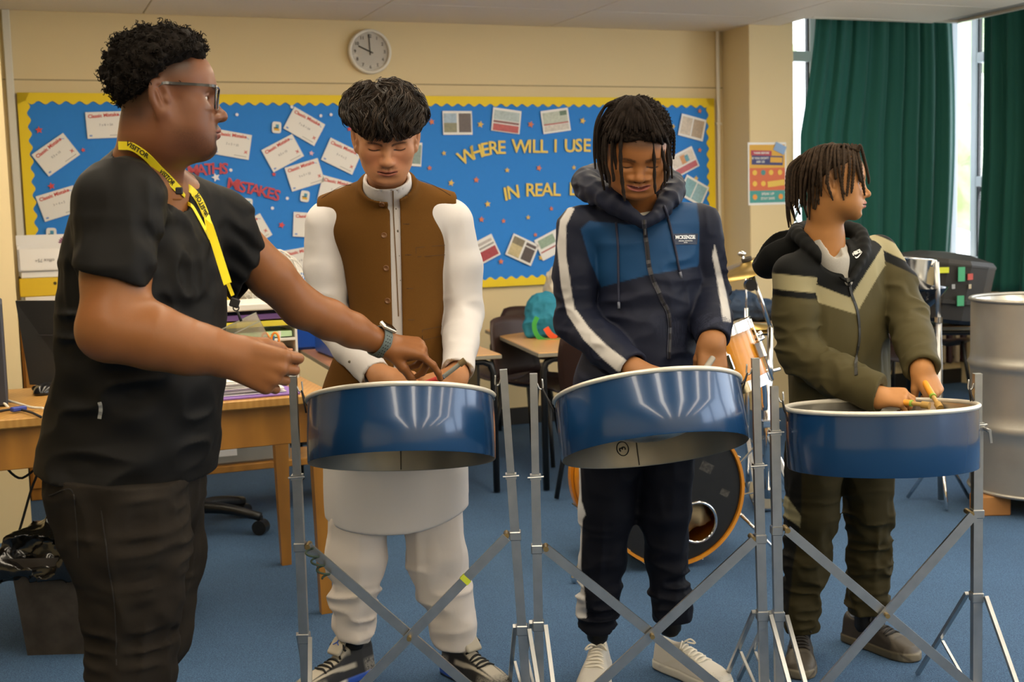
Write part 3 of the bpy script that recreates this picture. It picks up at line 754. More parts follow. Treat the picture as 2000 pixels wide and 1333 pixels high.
# ------------------------------------------------------------------ bay windows
M_glass = mat('window_glass', '#f4fbff', 0.02, trans=1.0, alpha=0.12)
def window_unit(n, origin, ax, width, nin):
    """a white framed window with a top light and ornamental bars in the bottom light"""
    az = np.array([0, 0, 1.0]); R = np.array([ax, nin, az]).T
    t = bpy.data.objects.new('window_%d' % n, None); col.objects.link(t); t.location = origin + ax * width / 2 + az * SILL; t['kind'] = 'structure'
    mb = MB()
    def bx(u0, u1, z0, z1, d=0.06): mb.box(origin + ax * (u0 + u1) / 2 + az * (z0 + z1) / 2, (u1 - u0, d, z1 - z0), R, 0.004)
    z0, z1, z2, z3 = SILL, 1.44, 2.30, 2.72
    bx(0, 0.055, z0, z3); bx(width - 0.055, width, z0, z3); bx(0.055, width - 0.055, z0, z0 + 0.05); bx(0.055, width - 0.055, z3 - 0.05, z3)
    bx(0.055, width - 0.055, z1 - 0.035, z1 + 0.035); bx(0.055, width - 0.055, z2 - 0.035, z2 + 0.035)
    mb.build('window_frame', M_alu, t)
    mb = MB()
    for (a, b) in ((z0 + 0.05, z1 - 0.035), (z1 + 0.035, z2 - 0.035), (z2 + 0.035, z3 - 0.05)):
        for s in (0.055, width - 0.055 - 0.012): mb.box(origin + ax * (s + 0.006) + az * (a + b) / 2 + nin * 0.0, (0.012, 0.03, b - a), R)
    mb.build('glazing_gasket', mat('black_gasket', '#1b1d20', 0.6), t)
    for (a, b) in ((z0 + 0.05, z1 - 0.035), (z1 + 0.035, z2 - 0.035), (z2 + 0.035, z3 - 0.05)):
        mb = MB(); mb.box(origin + ax * width / 2 + az * (a + b) / 2, (width - 0.11, 0.006, b - a), R); mb.build('window_pane', M_glass, t)
    mb = MB()
    cx = width / 2; zm = (z0 + 0.05 + z1 - 0.035) / 2; hw = (width - 0.13) / 2; hh = (z1 - z0 - 0.1) / 2
    for s in (-1, 1):
        mb.bar(origin + ax * (cx + s * hw) + az * (zm + hh) - nin * 0.02, origin + ax * (cx + s * 0.02) + az * (zm + 0.02) - nin * 0.02, 0.02, 0.02)
        mb.bar(origin + ax * (cx + s * 0.02) + az * (zm + 0.02) - nin * 0.02, origin + ax * (cx + s * hw) + az * (zm - hh) - nin * 0.02, 0.02, 0.02)
    th = np.linspace(0, 2 * math.pi, 25)[:-1]
    mb.tube([origin + ax * (cx + 0.07 * math.cos(x)) + az * (zm + 0.09 * math.sin(x)) - nin * 0.02 for x in th], 0.009, 6, closed=True)
    mb.build('ornamental_bars', M_alu, t)
    return t
for k, u in enumerate((4.72, 5.10, 5.50, 5.91)):
    window_unit(k + 1, UV(u, VW + 0.05, 0), UX, 0.40, -VX)
for k, v in enumerate((6.71, 6.27, 5.83, 5.42)):
    window_unit(k + 5, UV(6.39, v, 0), VX, 0.42, -UX)
mb = MB(); rbx(mb, 4.70, 6.33, VW - 0.13, VW + 0.02, SILL - 0.03, SILL, 0.005); struct(mb, 'trim_5', M_white)
mb = MB(); rbx(mb, 6.18, 6.35, 3.4, VW - 0.13, SILL - 0.03, SILL, 0.005); struct(mb, 'trim_6', M_white)
# radiator under the bay sill
t = thing('radiator', 'dark column radiator under the bay window sill behind the green curtain', 'radiator', UV(6.03, VW - 0.07, 0.12))
for i in range(9):
    mb = MB(); rbx(mb, 5.76 + i * 0.062, 5.795 + i * 0.062, VW - 0.12, VW - 0.03, 0.16, 0.80, 0.012); mb.build('column', mat('radiator_maroon', '#3a2326', 0.4) if i % 2 == 0 else mat('radiator_beige', '#a3927a', 0.4), t)
for z in (0.2, 0.75): mb = MB(); mb.tube([UV(5.75, VW - 0.075, z), UV(6.31, VW - 0.075, z)], 0.014, 8); mb.build('manifold_pipe', mat('radiator_maroon', '#3a2326', 0.4), t, smooth=True)
for u in (5.8, 6.25): mb = MB(); mb.box(UV(u, VW - 0.03, 0.5), (0.03, 0.06, 0.03), RW); mb.build('bracket', M_white, t)

# trees outside, seen through the glass
def tree(x, y, zc, r, seed, label):
    t = thing('tree', label, 'tree', (x, y, 0.0), group='trees outside the bay window')
    fn = lambda p: ell(p, (x, y, zc), (r, r, r * 1.1)) + 0.35 * noise3(p, 1.6, seed) + 0.16 * noise3(p, 5.0, seed + 3)
    V, Fc = sdf_mesh(fn, (x - r - .6, y - r - .6, zc - r * 1.1 - .6), (x + r + .6, y + r + .6, zc + r * 1.1 + .6), 0.11, margin=1.8)
    mesh_np('crown', V, Fc, mat('pale_green_leaves', '#9fbf76', 0.7, noise=(2.2, 0.9, '#e6eed6')), t)
    mb = MB(); mb.tube([(x, y, 0), (x + 0.06, y, zc * 0.5), (x, y, zc)], [0.16, 0.13, 0.1], 10); mb.build('trunk', mat('bark', '#6e6250', 0.9), t, smooth=True)
a = UV(10.6, 10.4); tree(a[0], a[1], 2.6, 1.5, 1.0, 'pale green leafy tree outside behind the corner of the bay window')
a = UV(6.6, 12.9); tree(a[0], a[1], 2.8, 1.5, 4.0, 'pale green leafy tree outside beyond the gap between pillar and curtain')
mb = MB(); mb.box(UV(8.0, 12.5, -0.15), (16, 10, 0.1), RW); struct(mb, 'ground_outside', mat('pale_paving', '#cfd2cf', 0.9))

# ------------------------------------------------------------------ curtains
M_curt = mat('green_curtain_cloth', '#0e5b50', 0.8, noise=(300, 0.35, '#094a42'), sheen=0.1)
def curtain(name, label, path_fn, n, z0, z1, parent_loc, flare=0.0, folds=9, amp=0.02):
    t = thing(name, label, 'curtain', parent_loc)
    zs = np.linspace(z0, z1, 28); V = []
    for z in zs:
        for i in range(n):
            s = i / (n - 1); V.append(path_fn(s, z, folds, amp))
    m = len(zs)
    Fc = [[j * n + i, j * n + i + 1, (j + 1) * n + i + 1, (j + 1) * n + i] for j in range(m - 1) for i in range(n - 1)]
    o = mesh_np('cloth', V, Fc, M_curt, t); md = o.modifiers.new('thick', 'SOLIDIFY'); md.thickness = 0.006
    mb = MB(); a = path_fn(0, z1, 0, 0) ; b = path_fn(1, z1, 0, 0); mb.tube([a + [0, 0, 0.02], b + [0, 0, 0.02]], 0.012, 8); mb.build('curtain_rail', M_white, t, smooth=True)
    return t
def cur1(s, z, folds, amp):
    q = (z - 0.7) / 1.9; wL = 4.735 + 0.10 * max(0, math.sin(max(0, min(1, (q - 0.55) / 0.45)) * math.pi / 2)) ; bow = -0.03 * math.sin(max(0, min(1, q)) * math.pi)
    u0 = wL + bow; u1 = 5.87 + 0.06 * math.sin(max(0, q) * math.pi * 0.9)
    u = u0 + (u1 - u0) * s
    w = (math.sin(s * folds * 6.283 + 0.9 * math.sin(s * 9)) + 0.4 * math.sin(s * folds * 2.3 * 6.283 + 1.0)) * amp * (0.55 + 0.45 * math.cos(q * 1.2))
    return UV(u + 0.012 * math.sin(s * folds * 6.283 + 1.6), 6.80 + w, z)
curtain('curtain', 'dark green full-length curtain hanging beside the cream pillar', cur1, 150, 0.62, 2.66, UV(5.3, 6.80, 0.62), folds=8)
def cur2(s, z, folds, amp):
    v = 6.66 - 1.35 * s - 0.10 * max(0.0, (1.6 - z)) * (1 - s)*-0.6
    w = (math.sin(s * folds * 6.283 + 1.3 * math.sin(s * 7)) + 0.35 * math.sin(s * folds * 2.6 * 6.283)) * amp
    return UV(6.05 + w, v, z)
curtain('curtain', 'dark green curtain at the right edge of the picture, beyond the window corner', cur2, 150, 0.70, 2.66, UV(6.05, 6.0, 0.70), folds=8, amp=0.030)

# fluorescent fittings in the lowered ceiling (out of the picture, above the players)
M_lamp = mat('lit_diffuser', '#ffffff', 0.5, emit=('#ffeed2', 10.5))
k = 0
for i, u in enumerate((-0.4, 0.85, 2.1, 3.4, 4.7)):
    for j, v in enumerate((-4.16, -2.63, -1.10, 0.43, 1.96, 3.49, 5.02)):
        if i == 4 and j == 6: continue
        t = thing('ceiling_light', 'long white fluorescent fitting in the %s row overhead, %s' % (('leftmost', 'second', 'middle', 'fourth', 'rightmost')[i], ('last by the rear wall', 'sixth from the pinboard', 'fifth from the pinboard', 'fourth from the pinboard', 'third from the pinboard', 'second from the pinboard', 'nearest the pinboard')[j]), 'ceiling light', UV(u, v, CEIL), WA, group='ceiling light fittings')
        if k == 0:
            mb = MB(); mb.box((0, 0, -0.022), (0.25, 1.52, 0.044), bev=0.006); h_ = mb.build('housing', M_white, t, world=False); mb = MB(); mb.box((0, 0, -0.05), (0.21, 1.50, 0.014), bev=0.004); d_ = mb.build('diffuser', M_lamp, t, world=False)
        else:
            for o in (h_, d_): c_ = o.copy(); col.objects.link(c_); c_.parent = t
        k += 1

# ================================================================== pinboard on the back wall
BU0, BU1, BZ0, BZ1 = 0.085, 4.29, 0.865, 2.012
t = thing('pinboard', 'wide blue display board with a scalloped yellow paper border on the cream wall', 'pinboard', W((BU0 + BU1) / 2, BZ0, 0.01))
mb = MB(); rbx(mb, BU0, BU1, VW - 0.018, VW - 0.002, BZ0, BZ1, 0.003); mb.build('board', mat('board_softboard', '#8f7b4a', 0.9), t)
# rippled blue backing paper
nu, nz = 120, 40; V = []
for j in range(nz):
    for i in range(nu):
        u = BU0 + 0.02 + (BU1 - BU0 - 0.04) * i / (nu - 1); z = BZ0 + 0.02 + (BZ1 - BZ0 - 0.04) * j / (nz - 1)
        rp = 0.0035 * math.sin(u * 5 + 9 * math.sin(u * 1.3 + z * 4)) * math.exp(-((z - 1.02) / 0.16) ** 2) + 0.0015 * math.sin(z * 22 + u * 3) * math.exp(-((z - 1.15) / 0.2) ** 2)
        V.append(W(u, z, 0.0235 + rp))
mesh_np('backing_paper', V, [[j * nu + i, j * nu + i + 1, (j + 1) * nu + i + 1, (j + 1) * nu + i] for j in range(nz - 1) for i in range(nu - 1)], mat('blue_paper', '#2384dd', 0.7, noise=(40, 0.15, '#1f78cf')), t)
M_yel = mat('yellow_border_paper', '#f4d316', 0.6)
def scallop(u0, u1, z0, z1, horiz, inner):
    """a border strip; inner = sign of the wavy edge"""
    L = (u1 - u0) if horiz else (z1 - z0); k = int(L / 0.068); n = k * 8; w = 0.052
    A, B = [], []
    for i in range(n + 1):
        s = L * i / n; wv = w + 0.009 * math.cos(s / L * k * 2 * math.pi)
        if horiz:
            zo = z1 if inner < 0 else z0; A.append((u0 + s, zo)); B.append((u0 + s, zo + inner * wv))
        else:
            uo = u0 if inner > 0 else u1; A.append((uo, z0 + s)); B.append((uo + inner * wv, z0 + s))
    V = [W(a[0], a[1], o) for o in (0.026, 0.030) for a in A + B]; m = n + 1; N = 2 * m; Fc = []
    for i in range(n):
        Fc.append([N + i, N + i + 1, N + m + i + 1, N + m + i]); Fc.append([m + i, m + i + 1, N + m + i + 1, N + m + i]); Fc.append([i, i + 1, N + i + 1, N + i])
    mesh_np('border_strip', V, Fc, M_yel, t, smooth=False)
scallop(BU0, BU1, BZ1 - 0.06, BZ1, True, -1); scallop(BU0, BU1, BZ0, BZ0 + 0.08, True, 1)
scallop(BU0, BU0 + 0.06, BZ0, BZ1, False, 1); scallop(BU1 - 0.06, BU1, BZ0, BZ1, False, -1)

ZU = np.array([0, 0, 1.0])
M_card = mat('white_card', '#e9e6e0', 0.35); M_red = mat('red_print', '#c8372f', 0.6); M_ink = mat('grey_print', '#77757a', 0.7); M_bluei = mat('blue_print', '#6d8fd0', 0.7)
def pic_axes(px, py, deg):
    """axes on the wall that show at this angle in the picture"""
    c = PW(px, py); r = math.radians(deg)
    q = PW(px + 30 * math.cos(r), py + 30 * math.sin(r)); ax = nrm(q - c); return c, ax, np.cross(VX, ax) * -1.0
OFF = 0.034
def card(px, py, deg, label, extra=0, w=0.2, h=0.14):
    c, ax, ay = pic_axes(px, py, deg); c = c - VX * OFF
    if ay[2] < 0: ay = -ay
    az = -VX; R = np.array([ax, ay, az]).T
    t = thing('worksheet_card', label, 'card', c, group='white mistake cards pinned to the left half of the board')
    mb = MB(); mb.box(c, (w, h, 0.002), R); mb.build('sheet', M_card, t)
    mb = MB(); text_at(mb, 'Classic Mistake', c - ax * 0.088 + ay * 0.046 + az * 0.0014, ax, ay, 0.026, 0.0006, 0.0008, align='LEFT', rot=0.05); mb.build('title', M_red, t)
    mb = MB()
    text_at(mb, ('7 x 8 = 54', '0.5 x 10', '3 + 4 x 2', '2 x 5 = 25')[extra % 4], c + az * 0.0014, ax, ay, 0.017, 0.0006)
    for k in range(7): mb.box(c + ax * (0.02 + 0.01 * k) - ay * 0.056 + az * 0.0014, (0.007, 0.003, 0.0006), R)
    mb.build('print', M_ink, t)['kind'] = 'stuff'
    mb = MB()
    for s in (-1, 1): mb.box(c + ax * 0.078 - ay * 0.03 + az * 0.0014, (0.022, 0.004, 0.0006), R @ rotm((0, 0, 1), s * 0.8))
    mb.build('cross_mark', M_red, t)['kind'] = 'stuff'
    mb = MB(); mb.box(c + ax * 0.078 + ay * 0.048 + az * 0.0014, (0.02, 0.003, 0.0006), R @ rotm((0, 0, 1), -0.6)); mb.box(c - ax * 0.082 - ay * 0.055 + az * 0.0014, (0.014, 0.008, 0.0006), R); mb.build('corner_mark', M_bluei, t)['kind'] = 'stuff'
for i, a in enumerate([(206, 245, -2, 'white mistake card just behind the back of the man\'s head'), (109, 303, -35, 'steeply tilted white mistake card nearest the left border of the board'),
          (115, 398, -17, 'white mistake card behind the man\'s near shoulder, below the steeply tilted card'), (452, 283, 10, 'white mistake card right beside the man\'s chin'),
          (592, 248, 30, 'shiny white mistake card, topmost of those left of the waistcoat boy'), (550, 300, -28, 'white mistake card just below the topmost shiny card, tilted up to the right'),
          (664, 306, 26, 'white mistake card beside the ear of the waistcoat boy'), (593, 342, -17, 'white mistake card above the small app sticker, in the middle of the group'),
          (655, 374, 15, 'white mistake card half hidden by the waistcoat boy\'s shoulder'), (428, 404, 1, 'level white mistake card under the red word MATHS'),
          (488, 455, -30, 'white mistake card above the man\'s outstretched sleeve'), (604, 440, 3, 'white mistake card partly hidden by the white sleeve'), (588, 508, -10, 'lowest white mistake card, behind the desk fan')]):
    card(a[0], a[1], a[2], a[3], i)
# little rounded stickers
def sticker(px, py, deg, label):
    c, ax, ay = pic_axes(px, py, deg); c = c - VX * OFF
    if ay[2] < 0: ay = -ay
    az = -VX; R = np.array([ax, ay, az]).T
    t = thing('sticker', label, 'sticker', c, group='small app stickers on the board')
    th = [(math.copysign(abs(math.cos(x)) ** 0.45, math.cos(x)) * 0.026, math.copysign(abs(math.sin(x)) ** 0.45, math.sin(x)) * 0.032) for x in np.linspace(0, 2 * math.pi, 25)[:-1]]
    mb = MB(); mb.prism(th, 0, 0.002, c, ax, ay, az); mb.build('backing', M_card, t)
    for dx, dy, sx, sy, mm in ((0, -0.012, 0.03, 0.012, mat('sticker_yellow', '#e3b13a', 0.6)), (0.003, 0.006, 0.018, 0.022, mat('sticker_teal', '#4f98b8', 0.6)), (-0.004, -0.003, 0.024, 0.006, mat('sticker_black', '#333333', 0.6))):
        mb = MB(); mb.box(c + ax * dx + ay * dy + az * 0.0026, (sx, sy, 0.0008), R); mb.build('print', mm, t)
for a in [(538, 250, 5, 'small white rounded sticker left of the shiny top card'), (482, 399, 5, 'small white rounded sticker beneath the word MISTAKES'), (593, 384, 8, 'small white rounded sticker below the middle card'), (100, 457, 0, 'small white rounded sticker above the stack of files')]: sticker(*a)
# photo cards on the right half
PH = ['#8b7a63', '#b8564c', '#d8d2c6', '#5f5146', '#9fb7c9', '#c9a36a', '#6f8f8a']
def photo_card(px, py, deg, label, blocks, w=0.185, h=0.14):
    c, ax, ay = pic_axes(px, py, deg); c = c - VX * OFF
    if ay[2] < 0: ay = -ay
    az = -VX; R = np.array([ax, ay, az]).T
    t = thing('photo_card', label, 'card', c, group='laminated picture cards on the right half of the board')
    mb = MB(); mb.box(c, (w, h, 0.002), R); mb.build('sheet', M_card, t)
    for i, (x, y, sx, sy, cc) in enumerate(blocks):
        mb = MB(); mb.box(c + ax * x * w + ay * y * h + az * (0.0014 + 0.0003 * i), (sx * w, sy * h, 0.0006), R)
        mb.build('picture', mat('card_print_' + cc[1:], cc, 0.35, noise=(60, 0.5, '#%02x%02x%02x' % tuple(int(int(cc[j:j + 2], 16) * 0.7) for j in (1, 3, 5)))), t)
photo_card(890, 241, 0, 'landscape photo card with a brown right half, nearest the waistcoat boy\'s hair', [(-0.25, 0.2, 0.44, 0.4, '#a9bfd0'), (-0.25, -0.2, 0.44, 0.4, '#8d8a68'), (0.25, 0, 0.42, 0.8, '#5c4a42')])
photo_card(985, 237, 8, 'photo card with a red band along its foot, above the words WILL I', [(0, 0.2, 0.9, 0.4, '#b9c7c4'), (0, -0.08, 0.9, 0.1, '#8d5148'), (0, -0.32, 0.9, 0.3, '#c0443c')])
photo_card(1081, 237, -8, 'pale photo card with a thin red stripe above the word USE', [(0, 0.15, 0.9, 0.5, '#c7cdb9'), (0, -0.12, 0.9, 0.06, '#b8554a'), (0, -0.3, 0.9, 0.26, '#d8cfc2'), (0.3, 0.3, 0.25, 0.2, '#5f7a5a')])
photo_card(1347, 250, 15, 'beige photo card showing a round brown object near the top right border', [(-0.24, 0, 0.4, 0.8, '#d9c7ae'), (0.22, 0, 0.42, 0.8, '#b79d7a')])
photo_card(1331, 317, -28, 'photo card with red foot and coloured figures, right of the hooded boy\'s hair', [(0, 0.15, 0.9, 0.5, '#e6d9c8'), (0, 0.12, 0.2, 0.4, '#d98f3a'), (0.15, 0.1, 0.15, 0.3, '#4f9fb0'), (0, -0.3, 0.9, 0.28, '#c5474a')])
photo_card(1350, 373, 30, 'teal and white photo card behind the shoulder of the navy hoodie', [(-0.23, 0, 0.42, 0.8, '#7fb2b8'), (0.23, 0, 0.42, 0.8, '#93bcc4')])
photo_card(940, 490, -28, 'photo card with a wide red band, low beside the white sleeve', [(0, 0.3, 0.85, 0.12, '#c9bfb6'), (0, -0.22, 0.9, 0.42, '#b23a3f'), (0, 0.12, 0.9, 0.08, '#a8a29a')])
photo_card(1016, 488, 25, 'white photo card with two small brown pictures along the bottom edge', [(-0.23, 0, 0.42, 0.84, '#8a7c5c'), (-0.23, -0.15, 0.42, 0.5, '#d3c08c'), (0.24, -0.1, 0.38, 0.6, '#54443c'), (0.24, 0.32, 0.38, 0.14, '#5d4a41')])
photo_card(1072, 477, -28, 'pale photo card half hidden by the striped navy sleeve', [(-0.1, 0.2, 0.6, 0.4, '#9db49a'), (0, -0.15, 0.9, 0.06, '#b8554a')])
photo_card(806, 302, 5, 'narrow glimpse of a photo card behind the waistcoat boy\'s ear', [(0, 0, 0.9, 0.8, '#8fa39a')], w=0.09)
# letters
def word(name, label, letters, m, size):
    c0 = PW(letters[0][1], letters[0][2]) - VX * OFF
    t = thing('paper_lettering', label, 'lettering', c0, group='cut-out words on the board')
    for ch, px, py, deg in letters:
        c, ax, ay = pic_axes(px, py, deg); c = c - VX * (OFF - 0.002)
        if ay[2] < 0: ay = -ay
        mb = MB(); text_at(mb, ch, c, ax, ay, size, 0.003, 0.0018); mb.build('letter', m, t)
M_ylet = mat('yellow_letter_card', '#e6c53a', 0.35); M_rlet = mat('red_letter_card', '#c23a4a', 0.3)
word('w', 'yellow cut-out letters reading WHERE in a slight arc', [('W', 909, 306, -27), ('H', 928, 299, -17), ('E', 944, 294, -10), ('R', 960, 291, -4), ('E', 976, 290, 0)], M_ylet, 0.112)
word('w', 'yellow cut-out letters reading WILL', [('W', 1013, 288, 3), ('I', 1031, 288, 3), ('L', 1043, 288, 2), ('L', 1058, 288, 2)], M_ylet, 0.112)
word('w', 'single yellow cut-out letter I between WILL and USE', [('I', 1081, 287, 2)], M_ylet, 0.112)
word('w', 'yellow cut-out letters reading USE', [('U', 1109, 287, 2), ('S', 1126, 286, 2), ('E', 1142, 286, 2)], M_ylet, 0.112)
word('w', 'yellow cut-out letters reading IN', [('I', 984, 381, -10), ('N', 999, 377, -9)], M_ylet, 0.112)
word('w', 'yellow cut-out letters reading REAL', [('R', 1032, 373, 0), ('E', 1048, 373, 0), ('A', 1065, 372, 1), ('L', 1083, 372, 2)], M_ylet, 0.112)
word('w', 'yellow cut-out letters LI running behind the navy hood', [('L', 1115, 371, 2), ('I', 1127, 371, 2)], M_ylet, 0.112)
word('w', 'red cut-out letters reading MATHS beside the man\'s beard', [('M', 376, 335, -4), ('A', 392, 334, -3), ('T', 407, 332, 0), ('H', 422, 331, 2), ('S', 437, 331, 6)], M_rlet, 0.085)
word('w', 'red cut-out letters reading MISTAKES sloping down to the right', [('M', 453, 361, 10), ('I', 464, 364, 10), ('S', 472, 367, 10), ('T', 484, 369, 10), ('A', 497, 372, 12), ('K', 512, 376, 12), ('E', 526, 379, 14), ('S', 538, 383, 16)], M_rlet, 0.085)
# stars
def star(px, py, r, m, label, deg=0, grp='small paper stars scattered over the board'):
    c, ax, ay = pic_axes(px, py, deg); c = c - VX * (OFF - 0.004)
    poly = [(r * (1 if k % 2 == 0 else 0.45) * math.sin(k * math.pi / 5), r * (1 if k % 2 == 0 else 0.45) * math.cos(k * math.pi / 5)) for k in range(10)]
    mb = MB(); mb.prism(poly, 0, 0.002, c, ax, ay if ay[2] > 0 else -ay, -VX)
    tag(mb.build('paper_star', m), label, 'star', grp)
M_sy = mat('yellow_star_card', '#e9bf4c', 0.5); M_so = mat('orange_star_card', '#e0793f', 0.5); M_sr = mat('red_star_card', '#d8443c', 0.5); M_sw = mat('white_star_card', '#eceaf0', 0.4); M_sp = mat('pink_star_card', '#e7b6c6', 0.4)
for px, py, r, m, lb in [
    (840, 239, .020, M_so, 'orange paper star beside the waistcoat boy\'s hair'), (935, 244, .022, M_sy, 'yellow paper star between the first two photo cards'), (1033, 244, .022, M_so, 'orange paper star between the red-footed card and the pale card'),
    (1134, 237, .022, M_sy, 'yellow paper star right of the pale photo card, near the braids'), (864, 300, .016, M_sy, 'small yellow paper star left of the word WHERE'), (1310, 248, .018, M_sy, 'yellow paper star just right of the hooded boy\'s head'),
    (1362, 218, .017, M_so, 'orange paper star in the top right corner of the board'), (1362, 294, .017, M_so, 'orange paper star under the beige photo card'), (1355, 349, .018, M_sy, 'yellow paper star above the teal photo card'),
    (836, 329, .016, M_so, 'small orange paper star above the waistcoat shoulder'), (987, 333, .017, M_sy, 'yellow paper star between WILL and IN'), (1049, 329, .020, M_so, 'orange paper star below the word WILL'),
    (1117, 328, .016, M_sy, 'yellow paper star below the word USE'), (878, 358, .021, M_sy, 'yellow paper star above the waistcoat\'s right armhole'), (927, 352, .020, M_so, 'orange paper star below the word WHERE'),
    (949, 399, .021, M_sy, 'yellow paper star left of the word IN'), (1073, 408, .015, M_so, 'small orange paper star below the word REAL'), (937, 429, .019, M_so, 'orange paper star straight below the yellow star by IN'),
    (980, 432, .016, M_so, 'small orange paper star on the wrinkle below IN'), (1028, 425, .016, M_sy, 'small yellow paper star on the wrinkle below REAL'), (918, 458, .018, M_sy, 'yellow paper star touching the edge of the white sleeve'),
    (1042, 459, .014, M_so, 'tiny orange paper star above the bottom photo cards'), (1053, 503, .020, M_sy, 'yellow paper star between the two rightmost bottom cards'), (975, 511, .019, M_so, 'orange paper star along the bottom of the board'),
    (76, 255, .020, M_sr, 'red paper star near the top left border'), (162, 294, .013, M_sr, 'small red paper star between steep card and man\'s neck'), (100, 364, .020, M_sr, 'red paper star above the shoulder-hidden card'),
    (548, 440, .020, M_sr, 'red paper star left of the white sleeve'), (533, 341, .014, M_sr, 'small red paper star left of the middle card'), (680, 253, .016, M_sr, 'red paper star peeping out by the waistcoat boy\'s ear'),
    (606, 300, .016, M_sp, 'pink paper star between two tilted cards'), (420, 347, .026, M_sw, 'white paper star under the word MATHS')]:
    star(px, py, r, m, lb, random.Random(px).uniform(-20, 20))
for px, py, lb in [(461, 225, 'right of the man\'s nose'), (568, 210, 'left of the shiny top card\'s corner'), (624, 227, 'above the shiny top card'), (644, 225, 'at the far right above the shiny card'), (559, 388, 'right of the word MISTAKES'), (530, 407, 'below the word MISTAKES'), (449, 333, 'right after the word MATHS')]:
    c, ax, ay = pic_axes(px, py, 0); th = [(0.009 * math.cos(x), 0.009 * math.sin(x)) for x in np.linspace(0, 2 * math.pi, 13)[:-1]]
    mb = MB(); mb.prism(th, 0, 0.002, c - VX * 0.030, ax, ay if ay[2] > 0 else -ay, -VX)
    tag(mb.build('paper_dot', M_sw), 'tiny white paper dot ' + lb, 'dot', 'tiny white dots on the board')

# ------------------------------------------------------------------ clock
c = W(2.005, 2.263, 0.0); t = thing('wall_clock', 'round white wall clock high above the pinboard', 'clock', c)
RC = np.array([UX, ZU, -VX]).T
mb = MB(); mb.lathe([(0.0, 0.0), (0.12, 0.0), (0.128, 0.006), (0.128, 0.03), (0.122, 0.038), (0.112, 0.036), (0.108, 0.026)], c, RC, 48); mb.build('rim', mat('clock_white', '#e6dfcf', 0.35), t, smooth=True)
mb = MB(); mb.lathe([(0.0, 0.022), (0.112, 0.022)], c, RC, 40); mb.build('dial', mat('clock_dial', '#cfc8ba', 0.5), t)
mb = MB()
for k in range(1, 13):
    an = math.radians(90 - 30 * k); text_at(mb, str(k), c + RC @ np.array([0.088 * math.cos(an), 0.088 * math.sin(an), 0.0235]), UX, ZU, 0.026, 0.0006, 0.0006)
mb.build('numerals', mat('clock_numerals', '#5a5348', 0.6), t)['kind'] = 'stuff'
for an, L, w in ((92, 0.098, 0.006), (156, 0.074, 0.007)):
    d = np.array([math.cos(math.radians(an)), math.sin(math.radians(an)), 0]); mb = MB()
    mb.bar(c + RC @ (d * -0.02 + [0, 0, 0.026]), c + RC @ (d * L + [0, 0, 0.026]), w, 0.002, -VX); mb.build('hand', mat('clock_hands', '#3d372d', 0.5), t)
mb = MB(); mb.lathe([(0.0, 0.034), (0.06, 0.0335), (0.111, 0.031)], c, RC, 40); mb.build('glass', mat('clock_glass', '#ffffff', 0.03, trans=1.0, alpha=0.18), t, smooth=True)

# ------------------------------------------------------------------ poster on the pillar
pf = 6.86
def PP(u, z, o=0.002): return UV(u, pf - o, z)
a = PW(1463, 283, pf); b = PW(1533, 395, pf); pu0, pu1, pz0, pz1 = a @ UX, b @ UX, b[2], a[2]
t = thing('poster', 'orange and yellow school poster with round emoji faces on the cream pillar', 'poster', PP((pu0 + pu1) / 2, pz0))
pw, ph = pu1 - pu0, pz1 - pz0
def pbox(x0, x1, y0, y1, o, mm, nm='printed_panel', rot=0):
    mb = MB(); mb.box(PP(pu0 + pw * (x0 + x1) / 2, pz1 - ph * (y0 + y1) / 2, o), (pw * (x1 - x0), 0.0008, ph * (y1 - y0)), RW @ rotm((0, 1, 0), rot)); mb.build(nm, mm, t)
pbox(-0.04, 1.04, -0.04, 1.04, 0.0015, M_card, 'sheet')
pbox(0, 1, 0, 0.4, 0.003, mat('poster_yellow', '#e2ab2c', 0.5)); pbox(0, 1, 0.4, 0.79, 0.003, mat('poster_orange', '#d8672f', 0.5)); pbox(0, 1, 0.79, 1.0, 0.003, mat('poster_teal', '#3f9a93', 0.5))
pbox(0.04, 0.62, 0.10, 0.19, 0.004, mat('poster_red', '#b63a44', 0.5), rot=0.03); pbox(0.06, 0.94, 0.19, 0.35, 0.004, mat('poster_navy', '#33356e', 0.5), rot=0.03); pbox(0.58, 0.92, 0.22, 0.31, 0.005, mat('poster_yellow', '#e2ab2c', 0.5), rot=0.03); pbox(0.5, 0.98, 0.62, 0.72, 0.005, mat('poster_yellow2', '#e9c245', 0.5), rot=-0.1)
for x, y, cc in ((0.14, 0.48, '#eec23c'), (0.38, 0.48, '#46908c'), (0.6, 0.48, '#eec23c'), (0.85, 0.48, '#eec23c'), (0.14, 0.67, '#eec23c'), (0.38, 0.67, '#eec23c'), (0.14, 0.9, '#ee9b2c'), (0.87, 0.9, '#ee9b2c')):
    mb = MB(); mb.prism([(0.017 * math.cos(q), 0.017 * math.sin(q)) for q in np.linspace(0, 6.283, 17)[:-1]], 0, 0.0006, PP(pu0 + pw * x, pz1 - ph * y, 0.005), UX, ZU, -VX); mb.build('emoji_face', mat('poster_face_' + cc[1:], cc, 0.5), t)
mb = MB()
for s, x, y, sz in (('THINK BEFORE', 0.33, 0.145, 0.017), ('IF YOU DON\'T', 0.30, 0.235, 0.019), ('ASK US', 0.30, 0.295, 0.019), ('SPEAK UP', 0.5, 0.85, 0.022), ('STAY SAFE', 0.5, 0.93, 0.022)):
    text_at(mb, s, PP(pu0 + pw * x, pz1 - ph * y, 0.006), UX, ZU, sz, 0.0006, 0.0004)
mb.build('lettering', M_card, t)['kind'] = 'stuff'
